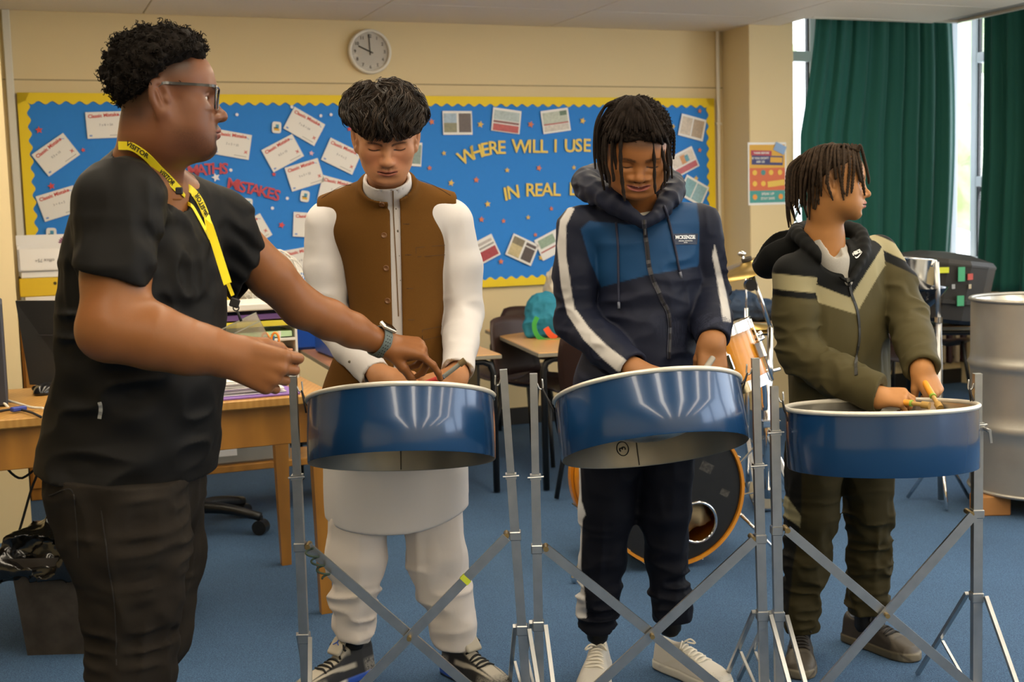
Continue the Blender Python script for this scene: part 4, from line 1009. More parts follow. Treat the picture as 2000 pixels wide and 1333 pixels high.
c = PW(1522, 290, pf) - VX * 0.008; mb = MB(); mb.box(c, (0.085, 0.001, 0.055), RW @ rotm((0, 1, 0), 0.42)); tag(mb.build('paper_note', mat('pale_blue_note', '#8fb0da', 0.6)), 'small pale blue lined note stuck over the poster\'s top corner', 'note')

# ================================================================== steel pans on their stands
YP = 3.05
M_blue = mat('blue_enamel', '#163c66', 0.22, metal=0.15, coat=0.5, bump=(420, 0.10, 0.0006), noise=(2.0, 0.3, '#1b4470'))
M_rim = mat('pale_rim_steel', '#d9d4c8', 0.35, metal=0.35)
M_inner = mat('bare_steel_inside', '#8f8b82', 0.42, metal=0.85, noise=(9, 0.45, '#6f6b63'))
M_bowl = mat('hammered_bowl_steel', '#c9c5ba', 0.3, metal=0.9, bump=(22, 0.25, 0.01), noise=(12, 0.4, '#a19c90'))
M_tube = mat('zinc_square_tube', '#bcbdbd', 0.36, metal=1.0, noise=(25, 0.4, '#94979a'))
M_bolt = mat('brassy_bolt', '#9a8458', 0.4, metal=0.8)
M_cord = mat('black_cord', '#17161a', 0.7)
R_PAN = 0.2275
def steel_pan(label, cpx, cpy, tilt, roll, hs, mark=None):
    c = P(cpx, cpy, YP)
    R = rotm((0, 1, 0), -math.radians(roll)) @ rotm((1, 0, 0), -math.radians(tilt))   # near edge lifted
    t = thing('steel_pan', label, 'steel pan', c - [0, 0, hs], group='blue steel pans hung on the stands')
    mb = MB(); mb.lathe([(R_PAN, -0.006), (R_PAN + 0.0015, -hs * 0.5), (R_PAN, -hs + 0.002), (R_PAN - 0.0015, -hs)], c, R, 96); mb.build('skirt', M_blue, t, smooth=True)
    mb = MB(); mb.lathe([(R_PAN - 0.0015, -hs), (R_PAN - 0.003, -hs + 0.003), (R_PAN - 0.003, -0.01)], c, R, 96); mb.build('skirt_lining', M_inner, t, smooth=True)
    an = np.linspace(0, 2 * math.pi, 17); mb = MB(); mb.lathe([(R_PAN + 0.0005 + 0.006 * math.cos(x), -0.004 + 0.006 * math.sin(x)) for x in an], c, R, 96); mb.build('rim', M_rim, t, smooth=True)
    prof = [(R_PAN - 0.003, -0.006), (R_PAN - 0.006, -0.028), (R_PAN - 0.02, -0.040)] + [(r, -0.04 - 0.085 * (1 - (r / 0.21) ** 2)) for r in np.linspace(0.205, 0.0, 14)]
    mb = MB(); mb.lathe(prof, c, R, 72); bowl = mb.build('bowl', M_bowl, t, smooth=True)
    for k in range(9):                         # tuned note areas, slightly raised ovals
        a = k * 2 * math.pi / 9; r0 = 0.148; z = -0.04 - 0.085 * (1 - (r0 / 0.21) ** 2) + 0.003; sl = math.atan(2 * 0.085 * r0 / 0.21 ** 2)
        Rn = R @ rotm((0, 0, 1), a) @ rotm((0, 1, 0), -sl)
        mb = MB(); mb.lathe([(1.0, 0.0), (0.9, 0.35), (0.6, 0.75), (0.0, 1.0)], (0, 0, 0), None, 18)
        V, Fc = mb.raw(); V = V * [0.046, 0.036, 0.007]; mb = MB(); mb.add(V @ Rn.T + c + R @ np.array([r0 * math.cos(a), r0 * math.sin(a), z]), Fc); mb.build('note_area', M_bowl, bowl, smooth=True)
    mb = MB(); a = math.radians(96); mb.tube([c + R @ np.array([(R_PAN - 0.0045) * math.cos(a), (R_PAN - 0.0045) * math.sin(a), z]) for z in (-hs + 0.004, -0.03)], 0.0016, 6); mb.build('seam', mat('seam_dark', '#5b574f', 0.5, metal=0.6), t)
    if mark:
        a = math.radians(106); q = c + R @ np.array([(R_PAN - 0.005) * math.cos(a), (R_PAN - 0.005) * math.sin(a), -hs + 0.050])
        nx = -(R @ np.array([math.cos(a), math.sin(a), 0])); ay = R @ np.array([0, 0, 1.0]); ax = np.cross(ay, nx)
        mb = MB(); text_at(mb, mark, q, ax, ay, 0.026, 0.0008, 0.0004, rot=1.9); mb.tube([q + 0.016 * (math.cos(x) * ax + math.sin(x) * ay * 1.15) for x in np.linspace(0, 6.283, 21)[:-1]], 0.0012, 5, closed=True); mb.build('marker_number', M_cord, t)
    return t, c, R
def lathe_pt(c, R, ang, r, z): return c + R @ np.array([r * math.cos(ang), r * math.sin(ang), z])

def pan_stand(label, LT, LB, RT, RB, jl, jr, bl, br, fl, fr, cross, pan, brace_to, tape=False):
    """LT, LB / RT, RB: picture points on each upright; j*: sleeve joint, b*: brace collar, f*: foot collar"""
    def line(a, b):
        A, B = P(*a, YP), P(*b, YP); d = (B - A) / (B[2] - A[2]); return A, d
    A, da = line(LT, LB); B, db = line(RT, RB)
    za = lambda y, a=None: None
    t = thing('pan_stand', label, 'stand', ((A + B) / 2 * [1, 1, 0]), group='folding steel pan stands')
    def at(A, d, z): return A + d * (z - A[2])
    ups = []
    for A_, d_, j, b, f, sgn in ((A, da, jl, bl, fl, -1), (B, db, jr, br, fr, 1)):
        zt = A_[2]; zj = P(*j, YP)[2]; zb = P(*b, YP)[2]; zf = P(*f, YP)[2]
        mb = MB(); mb.tube([at(A_, d_, 0.012), at(A_, d_, zj)], 0.01, sq=(0.0225, 0.0225), up=(0, 1, 0)); u = mb.build('upright', M_tube, t)
        mb = MB(); mb.tube([at(A_, d_, zj - 0.05), at(A_, d_, zt)], 0.01, sq=(0.0185, 0.0185), up=(0, 1, 0)); mb.build('inner_tube', M_tube, t)
        mb = MB(); mb.box(at(A_, d_, zj), (0.027, 0.027, 0.012)); mb.tube([at(A_, d_, zj) + [-0.02, -0.012, 0], at(A_, d_, zj) + [0.02, -0.012, 0.002]], 0.0025, 6); mb.build('height_clip', M_tube, u)
        mb = MB(); mb.box(at(A_, d_, zb), (0.029, 0.029, 0.022), bev=0.002); mb.build('brace_collar', M_tube, u)
        mb = MB(); mb.tube([at(A_, d_, zb) + [-sgn * 0.022, -0.026, 0.004], at(A_, d_, zb) + [-sgn * 0.022, 0.012, 0.004]], 0.007, 10); mb.build('pivot_bolt', M_bolt, u, auto=40)
        mb = MB(); mb.box(at(A_, d_, zf), (0.029, 0.029, 0.025), bev=0.002); mb.build('foot_collar', M_tube, u)
        mb = MB(); mb.box(at(A_, d_, 0.008), (0.028, 0.028, 0.016), bev=0.003); mb.build('rubber_foot', M_cord, u)
        for s, xo in ((-1, 0.022), (1, -0.022)):    # two splayed feet, towards and away from the camera
            tip = at(A_, d_, 0.0) + np.array([-s * 0.05 , s * 0.30, 0.0]); tip[2] = 0.006
            mb = MB(); mb.bar(at(A_, d_, zf) + [xo * 0.8, s * 0.016, 0.004], tip, 0.010, 0.010); mb.build('leg', M_tube, t)
            mid = (at(A_, d_, zf) + tip) / 2 * 0.9 + tip * 0.1
            mb = MB(); mb.bar(mid, at(A_, d_, 0.05), 0.007, 0.006); mb.build('leg_strut', M_tube, t)
        ups.append((A_, d_, zt, zb, zj))
    C = P(*cross, YP)
    for k, (s, off) in enumerate(((0, -0.020), (1, -0.034))):
        A_, d_, zt, zb, zj = ups[s]; a = at(A_, d_, zb) + np.array([(0.022 if s == 0 else -0.022), off, 0.004])
        cc = C.copy(); cc[1] = a[1]; dr = cc - a; L = brace_to[k]
        mb = MB(); mb.bar(a, a + dr * L, 0.0235, 0.008, (0, 1, 0)); br = mb.build('brace', M_tube, t)
        if tape and s == 1:
            mb = MB(); mb.bar(a + dr * 0.40, a + dr * 0.44, 0.026, 0.012, (0, 1, 0)); mb.build('tape', mat('lime_tape', '#c8d63a', 0.6), br)
    mb = MB(); mb.tube([C + [0, -0.052, 0], C + [0, -0.016, 0]], 0.006, 10); mb.build('cross_bolt', M_bolt, t, auto=40)
    if tape:
        A_, d_, zt, zb, zj = ups[0]; q = at(A_, d_, zb) + [0.025, -0.026, 0.004]
        pts = [q + [0.012 * math.cos(x) + 0.002 * x, -0.010 + 0.012 * math.sin(x), -0.0035 * x] for x in np.linspace(0, 22, 70)]
        mb = MB(); mb.tube(pts, 0.0028, 6); mb.build('string', mat('green_string', '#3f4f43', 0.8), t, smooth=True)
    # wire hooks and cords that carry the pan
    pc, pR = pan
    for (A_, d_, zt, zb, zj), ang in ((ups[0], math.pi), (ups[1], 0.0)):
        s = 1 if ang else -1
        top = at(A_, d_, zt - 0.03); hk = top + [s * 0.02, 0, 0.0]
        mb = MB(); mb.tube(resample([top + [s * 0.008, 0, 0.006], top + [s * 0.014, 0, -0.008], top + [s * 0.022, 0, -0.006], top + [s * 0.021, 0, 0.016]], 14), 0.0022, 6); mb.build('hook', M_tube, t, smooth=True)
        rp = lathe_pt(pc, pR, ang, R_PAN - 0.004, -0.004)
        for k, dy in enumerate((-0.012, 0.012)):
            e = lathe_pt(pc, pR, ang + (dy * 5), R_PAN + 0.004, -0.012 - 0.02 * k); st = top + [s * 0.020, 0, -0.006]
            mb = MB(); mb.tube(resample([st, (st + e) / 2 + [0, 0, -0.004 * (1 - k)], e], 8), 0.0024, 6); mb.build('cord', M_cord, t, smooth=True)
    return t
pan1 = steel_pan('blue steel pan hanging in front of the boy in the brown waistcoat', 783.5, 777, 17.3, 0.3, 0.158)
pan2 = steel_pan('tilted blue steel pan with a circled number inside, in front of the navy hoodie', 1263, 763, 20.5, 4.7, 0.152, mark='3')
pan3 = steel_pan('nearly level blue steel pan showing its bowl, in front of the khaki tracksuit boy', 1719, 791, 4.6, 0.3, 0.152)
pan_stand('folding square-tube stand carrying the pan before the waistcoat boy', (572, 735), (594, 1245), (983, 722), (1020, 1235), (583, 932), (998, 930), (590, 1068), (1004, 1046), (594, 1246), (1020, 1230), (802, 1236), pan1[1:], (2.15, 2.2), tape=True)
pan_stand('folding square-tube stand carrying the tilted pan before the navy hoodie boy', (1042, 730), (1052, 1240), (1475, 700), (1489, 1215), (1044, 932), (1480, 910), (1049, 1072), (1482, 1052), (1052, 1222), (1488, 1202), (1270, 1232), pan2[1:], (2.2, 2.2))
pan_stand('folding square-tube stand carrying the level pan before the khaki tracksuit boy', (1512, 755), (1520, 1215), (1909, 730), (1907, 1170), (1516, 845), (1909, 830), (1517, 1036), (1909, 1003), (1519, 1203), (1910, 1166), (1722, 1192), pan3[1:], (2.2, 2.2))
mb = MB(); q = P(1914, 832, YP) + [0.008, -0.012, -0.006]; mb.tube([q, q + [0.0, -0.03, 0.0]], 0.005, 8); mb.bar(q + [0, -0.03, 0.004], q + [0.004, -0.03, -0.03], 0.006, 0.004); _o = mb.build('wing_screw', M_tube, [x for x in bpy.data.objects if x.name.startswith('pan_stand')][-1])

# ================================================================== desk, tables and what stands on them
M_wood = mat('honey_oak', '#b9802f', 0.45, noise=(6, 0.5, '#99651f'), wave=(1.6, 5.0, '#8a5a1e', 0.45, (2, 14, 2)), coat=0.15)
M_woodtop = mat('worn_oak_top', '#c99a52', 0.4, noise=(8, 0.6, '#a87532'), wave=(1.4, 6.0, '#a3712f', 0.4, (12, 2, 2)))
M_lam = mat('tan_laminate', '#c79a5e', 0.35, noise=(3, 0.3, '#b98a4e')); M_edge = mat('grey_table_edge', '#8d8675', 0.6)
M_blk = mat('black_steel_tube', '#141414', 0.4); M_blkp = mat('black_plastic', '#161616', 0.38, noise=(60, 0.2, '#1f1f1f')); M_chr = mat('chrome', '#d5d6d8', 0.12, metal=1.0)
M_pap = mat('white_paper', '#e8e5e2', 0.7); M_brn = mat('brown_polyprop', '#38251f', 0.45, bump=(300, 0.15, 0.001))
def rleg(mb, u, v, z0, z1, w0, w1):
    a, b = UV(u, v, z0), UV(u, v, z1); V = []
    for c, w in ((a, w0), (b, w1)):
        for su, sv in ((-1, -1), (1, -1), (1, 1), (-1, 1)): V.append(c + UX * su * w / 2 + VX * sv * w / 2)
    mb.add(V, [[0, 1, 2, 3][::-1], [4, 5, 6, 7]] + [[i, (i + 1) % 4, 4 + (i + 1) % 4, 4 + i] for i in range(4)])
DK = thing('desk', 'old honey-oak teacher\'s desk standing behind the man in black', 'desk', UV(0.1, 4.35, 0)); dz = 0.74; du0, du1, dv0, dv1 = -0.85, 0.95, 3.97, 4.72
mb = MB(); rbx(mb, du0, du1, dv0, dv1, dz - 0.03, dz, 0.004); mb.build('desktop', M_woodtop, DK)
for nm, a in (('apron', (du0 + .06, du1 - .06, dv0 + .04, dv0 + .062)), ('apron', (du0 + .06, du1 - .06, dv1 - .062, dv1 - .04)), ('apron', (du1 - .062, du1 - .04, dv0 + .06, dv1 - .06)), ('apron', (du0 + .04, du0 + .062, dv0 + .06, dv1 - .06))):
    mb = MB(); rbx(mb, *a, dz - 0.16, dz - 0.03, 0.002); mb.build(nm, M_wood, DK)
for u in (du0 + .05, du1 - .05):
    for v in (dv0 + .05, dv1 - .05): mb = MB(); rleg(mb, u, v, 0, dz - 0.03, 0.036, 0.058); mb.build('leg', M_wood, DK)
def pdesk(px, py, z=0.0): return PF(px, py, dz + z)
# folder and papers
c = UV(0.66, 4.12, dz); mb = MB(); mb.box(c + [0, 0, 0.004], (0.36, 0.25, 0.008), RW @ rotm((0, 0, 1), 0.03), 0.002); tag(mb.build('folder', mat('purple_card', '#8a68b8', 0.5)), 'purple card folder under the white papers on the desk corner', 'folder')
t = thing('paper_stack', 'untidy stack of white papers on the purple folder', 'papers', c + [0, 0, 0.008])
for i in range(9):
    mb = MB(); r = random.Random(i); mb.box(c + [r.uniform(-.02, .02) - 0.02, r.uniform(-.01, .01), 0.0105 + 0.0052 * i], (0.297 - 0.008 * i, 0.205, 0.003 + 0.001 * (i % 2)), RW @ rotm((0, 0, 1), r.uniform(-.06, .06)) @ rotm((0, 1, 0), r.uniform(-.01, .01))); mb.build('sheet', M_pap, t)
mb = MB(); mb.box(UV(0.50, 4.36, dz + 0.016), (0.16, 0.12, 0.03), RW @ rotm((0, 0, 1), 0.3), 0.004); mb.box(UV(0.50, 4.36, dz + 0.036), (0.13, 0.10, 0.012), RW @ rotm((0, 0, 1), 0.55), 0.004); tag(mb.build('notebook', mat('yellow_pad', '#e0bd2c', 0.6, noise=(60, 0.6, '#3d3a2a'))), 'yellow and black notepad beside the papers on the desk', 'notebook')
# pen tray and pot
c = UV(0.80, 4.32, dz); t = thing('pen_tray', 'dark oval plastic tray holding the pen pot on the desk', 'tray', c)
th = np.linspace(0, 6.283, 29)[:-1]; mb = MB(); mb.prism([(0.085 * math.cos(a), 0.05 * math.sin(a)) for a in th], 0, 0.006, c, UX, VX, ZU if 'ZU' in globals() else np.array([0, 0, 1.0])); mb.build('base', M_blkp, t)
V = []; Fc = []
for i, a in enumerate(th):
    for r_, z_ in ((1.0, 0.0), (1.06, 0.030), (1.02, 0.030), (0.96, 0.004)): V.append(c + UX * 0.085 * r_ * math.cos(a) + VX * 0.05 * r_ * math.sin(a) + np.array([0, 0, z_]))
for i in range(len(th)):
    j = (i + 1) % len(th)
    for k in range(3): Fc.append([i * 4 + k, j * 4 + k, j * 4 + k + 1, i * 4 + k + 1])
mesh_np('wall', V, Fc, M_blkp, t)
pc = c + UX * 0.02 + np.array([0, 0, 0.007]); t = thing('pen_pot', 'black mesh pen pot with scissors and pens', 'pen pot', pc)
mb = MB(); mb.lathe([(0.0, 0.0), (0.034, 0.0), (0.036, 0.10), (0.038, 0.104), (0.034, 0.103), (0.033, 0.004)], pc, None, 24); mb.build('cup', mat('black_mesh', '#17171a', 0.5), t, auto=40)
for i, (dx, dy, h, cc) in enumerate(((-0.018, 0.0, 0.155, '#c2375a'), (0.0, 0.012, 0.165, '#5c93c8'), (0.012, -0.01, 0.15, '#e8e4da'), (0.02, 0.012, 0.175, '#f0efe9'), (-0.01, -0.014, 0.14, '#2a2a30'), (0.005, 0.0, 0.16, '#4a86b8'))):
    mb = MB(); mb.tube([pc + [dx * 0.6, dy * 0.6, 0.006], pc + [dx * 1.3, dy, h]], 0.0048, 8); tag(mb.build('pen', mat('pen_' + cc[1:], cc, 0.4), auto=40), ('crimson pen at the left of the pen pot', 'light blue pen at the back of the pen pot', 'cream pen at the front of the pen pot', 'tall white pen at the right of the pen pot', 'black pen at the front left of the pen pot', 'mid-blue pen in the middle of the pen pot')[i], 'pen', 'pens in the pen pot')
t = thing('scissors', 'orange-handled scissors standing in the pen pot', 'scissors', pc + [-0.002, 0.0, 0.01])
for s in (-1, 1):
    q = pc + [s * 0.017 - 0.004, -0.004, 0.145]; mb = MB(); mb.tube([q + [0.013 * math.cos(a), 0, 0.026 * math.sin(a)] for a in np.linspace(0, 6.283, 21)[:-1]], 0.0042, 8, closed=True); mb.build('handle', mat('orange_handle', '#e58a2a', 0.4), t, smooth=True)
    mb = MB(); mb.bar(pc + [s * 0.005 - 0.003, -0.004, 0.008], q - [s * 0.009, 0, 0.022], 0.008, 0.002, (0, 1, 0)); mb.build('blade', M_chr, t)
# monitor seen from behind, mouse, cables
c = PF(98, 764, dz); c = UV(-0.02, 4.50, dz); t = thing('monitor', 'black computer monitor seen from behind at the left end of the desk', 'monitor', c)
a, b = P(30, 588, 4.30), P(150, 588, 4.34); top = a[2]; 
bl, br = P(58, 752, 4.30), P(150, 755, 4.34)
mb = MB(); ax = nrm((b - a) * [1, 1, 0]); az = np.array([0, 0, 1.0]); Vq = [a, b, br, bl]; n_ = np.cross(ax, az); Vb = [v - n_ * 0.03 for v in Vq]
mb.add(Vq + Vb, [[0, 1, 2, 3], [7, 6, 5, 4], [0, 4, 5, 1], [1, 5, 6, 2], [2, 6, 7, 3], [3, 7, 4, 0]]); mb.build('back_panel', M_blkp, t)
mb = MB(); mb.bar(P(75, 655, 4.295), P(140, 655, 4.325), 0.004, 0.004); mb.build('vent_slot', M_cord, t)
mb = MB(); q = P(120, 700, 4.32); mb.box(q + [0, 0.05, -0.09], (0.05, 0.03, 0.22), None, 0.004); mb.build('stem', M_blkp, t)
mb = MB(); mb.box((q[0], q[1] + 0.07, dz + 0.008), (0.22, 0.15, 0.016), None, 0.005); mb.build('foot', M_blkp, t)
mo = pdesk(88, 770); sf = lambda p: smax(ell(p, mo + [0, 0, 0.006], (0.034, 0.058, 0.034)), -(p[:, 2] - dz - 0.0005), 0.004)
tag(solid('computer_mouse', sf, [mo], 0.075, 0.004, mat('glossy_black', '#121214', 0.2), None), 'glossy black computer mouse on the desk beside the man\'s back', 'mouse')
def cable(pix, z0, r, m, label, zs=None):
    pts = [PF(x, y, dz + z) for x, y, z in pix]; mb = MB(); mb.tube(resample(pts, 40), r, 8); tag(mb.build('cable', m, smooth=True), label, 'cable', 'loose cables on the desk')
M_wc = mat('white_cable', '#d9d4c6', 0.5)
cable([(14, 783, 0.012), (30, 787, 0.010), (60, 796, 0.010), (84, 798, 0.010)], 0, 0.0045, M_wc, 'white cable lying flat across the desk beside the man\'s back')
mb = MB(); pts = [P(-20, 776, 3.96), P(8, 788, 3.945), P(24, 812, 3.93), P(30, 842, 3.92), P(22, 870, 3.92), P(0, 890, 3.92), P(-20, 905, 3.92)]; mb.tube(resample(pts, 36), 0.0045, 8); tag(mb.build('cable', M_wc, smooth=True), 'white cable looping down over the desk\'s front edge', 'cable', 'loose cables on the desk')
cable([(-10, 805, 0.006), (30, 800, 0.008), (60, 806, 0.008), (80, 815, 0.008)], 0, 0.004, M_cord, 'black cable along the desk with a blue plug')
mb = MB(); pts = [P(76, 806, 3.97), P(50, 828, 3.93), P(15, 842, 3.92), P(4, 880, 3.92), P(10, 910, 3.93), P(40, 935, 3.95), P(75, 915, 3.97), P(60, 960, 3.96), P(40, 1030, 3.95), P(20, 1090, 3.94), P(0, 1140, 3.93)]; mb.tube(resample(pts, 50), 0.004, 8); tag(mb.build('cable', M_cord, smooth=True), 'long black cable hanging below the desk towards the bin', 'cable', 'loose cables on the desk')
mb = MB(); mb.bar(PF(22, 801, dz + 0.012), PF(50, 797, dz + 0.012), 0.022, 0.014, bev=0.003); tag(mb.build('plug', mat('blue_plug', '#2b3f9a', 0.5)), 'blue video plug lying on the desk', 'plug')
c = PF(-8, 772, dz); t = thing('computer_tower', 'dark grey computer tower at the far left edge of the desk', 'computer', UV(-0.32, 4.32, dz)); mb = MB(); rbx(mb, -0.46, P(12, 700, 4.33) @ UX, 4.26, 4.60, dz, dz + 0.33, 0.006); mb.build('case', mat('slate_case', '#30333d', 0.5), t)
mb = MB(); rbx(mb, -0.44, -0.25, 4.254, 4.262, dz + 0.05, dz + 0.28, 0.003); mb.build('front_panel', M_blkp, t)
# wooden post and cabinet with files behind the monitor
CB = thing('cabinet', 'low wooden cabinet behind the monitor carrying the pile of files', 'cabinet', UV(0.30, 6.6, 0)); mb = MB(); rbx(mb, 0.02, 0.56, 6.35, 6.95, 0, 0.86, 0.004); mb.build('carcass', M_wood, CB)
for u in (0.03, 0.295): mb = MB(); rbx(mb, u, u + 0.255, 6.335, 6.352, 0.06, 0.83, 0.003); d = mb.build('door', M_wood, CB); mb = MB(); mb.ball(UV(u + (0.22 if u < 0.2 else 0.035), 6.325, 0.5), 0.012, 10); mb.build('knob', M_bolt, d, smooth=True)
zt = 0.861
for nm, lb, h, w, cc, off in (('book', 'magenta hardback at the bottom of the file pile', 0.058, 0.40, '#b3304a', 0.03), ('paper_stack', 'sheaf of white paper between magenta book and yellow file', 0.055, 0.40, '#e2ded8', 0.02), ('box_file', 'bright yellow file in the middle of the pile', 0.088, 0.46, '#d9b419', 0.0), ('paper_stack', 'loose white papers under the printed carton', 0.032, 0.42, '#e9e6e2', 0.01)):
    mb = MB(); rbx(mb, 0.03 + off, 0.03 + off + w, 6.40, 6.75, zt, zt + h, 0.004); o = mb.build(nm, mat('file_' + cc[1:], cc, 0.5)); tag(o, lb, 'papers' if 'paper' in nm else 'file', 'files piled on the cabinet')
    if nm == 'box_file':
        for k in (0.16, 0.22): mb = MB(); mb.tube([UV(0.03 + k, 6.398, zt + 0.06), UV(0.03 + k, 6.404, zt + 0.06)], 0.008, 10); mb.build('hole', mat('file_hole', '#4a3d10', 0.8), o)
    zt += h + 0.001
t = thing('carton', 'open white printed carton with a purple flower logo on top of the file pile', 'carton', UV(0.33, 6.57, zt)); mb = MB(); rbx(mb, 0.03, 0.44, 6.39, 6.40, zt, zt + 0.105); rbx(mb, 0.03, 0.04, 6.39, 6.72, zt, zt + 0.12); rbx(mb, 0.43, 0.44, 6.39, 6.72, zt, zt + 0.12); rbx(mb, 0.03, 0.44, 6.71, 6.72, zt, zt + 0.17); rbx(mb, 0.03, 0.44, 6.39, 6.72, zt, zt + 0.006); mb.build('box', M_pap, t)['kind'] = 'stuff'
mb = MB()
for k in range(9): a = math.radians(20 * k + 10); q = UV(0.26, 6.7085, zt + 0.125); mb.add([q, q + UX * 0.028 * math.cos(a - .14) + [0, 0, 0.028 * math.sin(a - .14)], q + UX * 0.036 * math.cos(a) + [0, 0, 0.036 * math.sin(a)], q + UX * 0.028 * math.cos(a + .14) + [0, 0, 0.028 * math.sin(a + .14)]], [[0, 1, 2, 3]])
mb.build('flower_logo', mat('logo_purple', '#7a2a5c', 0.5), t)['kind'] = 'stuff'
mb = MB(); text_at(mb, 'Innovations', UV(0.33, 6.3885, zt + 0.05), UX, np.array([0, 0, 1.0]), 0.030, 0.0006, rot=math.pi); text_at(mb, 'office 75+', UV(0.15, 6.3885, zt + 0.05), UX, np.array([0, 0, 1.0]), 0.022, 0.0006, rot=math.pi); mb.build('lettering', M_ink, t)['kind'] = 'stuff'
# bin with a bin liner
bc = PF(118, 1288); bc = bc + [0.01, 0.14, 0]; t = thing('waste_bin', 'grey metal waste bin lined with a shiny black bag behind the man\'s leg', 'bin', bc)
mb = MB(); V = []
for z, w, d in ((0.0, 0.125, 0.10), (0.31, 0.15, 0.125)):
    for sx, sy in ((-1, -1), (1, -1), (1, 1), (-1, 1)): V.append(bc + [sx * w, sy * d, z])
mb.add(V, [[3, 2, 1, 0]] + [[i, (i + 1) % 4, 4 + (i + 1) % 4, 4 + i] for i in range(4)]); mb.build('tub', mat('rusty_grey_metal', '#4a443e', 0.6, metal=0.4, noise=(18, 0.7, '#2e2823')), t)
def bag(p):
    q = p - bc.astype(np.float32); d = rbox(p, bc + [-0.03, 0, 0.275], (0.185, 0.145, 0.022), 0.018)
    d = smin(d, ell(p, bc + [-0.02, 0, 0.31], (0.155, 0.125, 0.085)), 0.05); d = smin(d, ell(p, bc + [0.03, 0.02, 0.365], (0.085, 0.09, 0.05)), 0.05); d = smin(d, seg(p, bc + [-0.15, -0.08, 0.35], bc + [-0.205, -0.12, 0.262], 0.022, 0.02), 0.03)
    return d - folds(q, (13, 13, 17), 0.024, 1.0) - folds(q, (34, 34, 26), 0.009, 5.0)
V, Fc = sdf_mesh(bag, *bounds_of([bc + [-0.02, 0, 0.36]], [0.27, 0.22, 0.20]), 0.0055, margin=2.0); mesh_np('bin_liner', V, Fc, mat('black_polythene', '#0e0d0c', 0.22, bump=(40, 0.4, 0.004), coat=0.3), t)
# office chair
oc = PF(378, 1048) + [0, 0.06, 0]; t = thing('office_chair', 'black swivel office chair mostly hidden behind the man in black', 'chair', oc * [1, 1, 0])
for k in range(5):
    a = math.radians(-12 + 72 * k); e = oc + [0.29 * math.cos(a), 0.29 * math.sin(a), 0.0]
    mb = MB(); mb.tube(resample([oc + [0, 0, 0.11], oc + [0.14 * math.cos(a), 0.14 * math.sin(a), 0.105], e + [0, 0, 0.075]], 8), np.linspace(0.028, 0.019, 8), 8); mb.build('base_arm', M_blkp, t, smooth=True)
    mb = MB(); b_ = np.array([-math.sin(a), math.cos(a), 0]); mb.tube([e + [0, 0, 0.032] - b_ * 0.024, e + [0, 0, 0.032] + b_ * 0.024], 0.031, 16); mb.tube([e + [0, 0, 0.04], e + [0, 0, 0.08]], 0.01, 8); mb.build('castor', M_blkp, t, auto=40)
mb = MB(); mb.tube([oc + [0, 0, 0.09], oc + [0, 0, 0.44]], 0.026, 12); mb.build('column', M_blk, t, auto=40)
mb = MB(); mb.box(oc + [-0.05, 0.05, 0.48], (0.46, 0.44, 0.08), None, 0.03); mb.build('seat', mat('black_fabric', '#17171a', 0.9), t)
mb = MB(); mb.box(oc + [-0.22, 0.2, 0.57], (0.06, 0.36, 0.10), None, 0.02); mb.build('back_bracket', M_blkp, t)

# ---- tables with steel frames
def table(name, label, c0, c1, w, z, rail=True, modesty=None, mtop=None):
    """c0: nearest corner, c1: next corner along the edge (picture points on the top); w: signed width across"""
    A, B = PF(*c0, z), PF(*c1, z); ax = nrm((B - A) * [1, 1, 0]); ay = np.array([-ax[1], ax[0], 0.0]) * np.sign(w); L = np.linalg.norm(B - A); w = abs(w)
    t = thing(name, label, 'table', (A + ax * L / 2 + ay * w / 2) * [1, 1, 0], group='classroom tables'); R = np.array([ax, ay, [0, 0, 1]]).T
    if np.linalg.det(R) < 0: R[:, 1] *= -1
    cc = A + ax * L / 2 + ay * w / 2
    mb = MB(); mb.box(cc - [0, 0, 0.011], (L, w, 0.022), R, 0.003); mb.build('tabletop', mtop or M_lam, t)
    mb = MB(); mb.box(cc - [0, 0, 0.0115], (L + 0.004, w + 0.004, 0.016), R); mb.build('edge_band', M_edge, t)
    for s in (0.04, L - 0.04):
        p = lambda d, zz: A + ax * s + ay * d + np.array([0, 0, zz - z])
        mb = MB(); pts = [p(0.03, 0.006), p(0.03, z - 0.09), p(0.045, z - 0.05), p(0.08, z - 0.035), p(w - 0.08, z - 0.035), p(w - 0.045, z - 0.05), p(w - 0.03, z - 0.09), p(w - 0.03, 0.006)]; mb.tube(pts, 0.0155, 10); mb.build('leg_frame', M_blk, t, smooth=True)
    mb = MB(); mb.tube([A + ax * 0.04 + ay * (w - 0.06) - [0, 0, 0.04], A + ax * (L - 0.04) + ay * (w - 0.06) - [0, 0, 0.04]], 0.012, 8); mb.build('cross_rail', M_blk, t, smooth=True)
    if modesty: mb = MB(); mb.box(A + ax * L / 2 + ay * modesty - [0, 0, 0.13], (L - 0.1, 0.012, 0.2), R); mb.build('tray', M_blk, t)
    return t
table('table', 'tan table with black frame under the teal bag, between the two boys', (1052, 690), (948, 644), -0.62, 0.66)
table('table', 'tan table end seen beside the waistcoat boy\'s cuff', (979, 692), (905, 664), 0.40, 0.66, modesty=0.1)
table('table', 'reddish-brown table behind the desk and pen pot', (648, 718), (562, 668), -0.46, 0.70, mtop=mat('red_brown_laminate', '#a9774f', 0.4))
table('table', 'orange-tan table behind the drum kit carrying a navy bag', (1415, 640), (1402, 618), -0.75, 0.68)
table('table', 'tan table under the black pan case by the window', (1800, 638), (1765, 605), -0.75, 0.68)
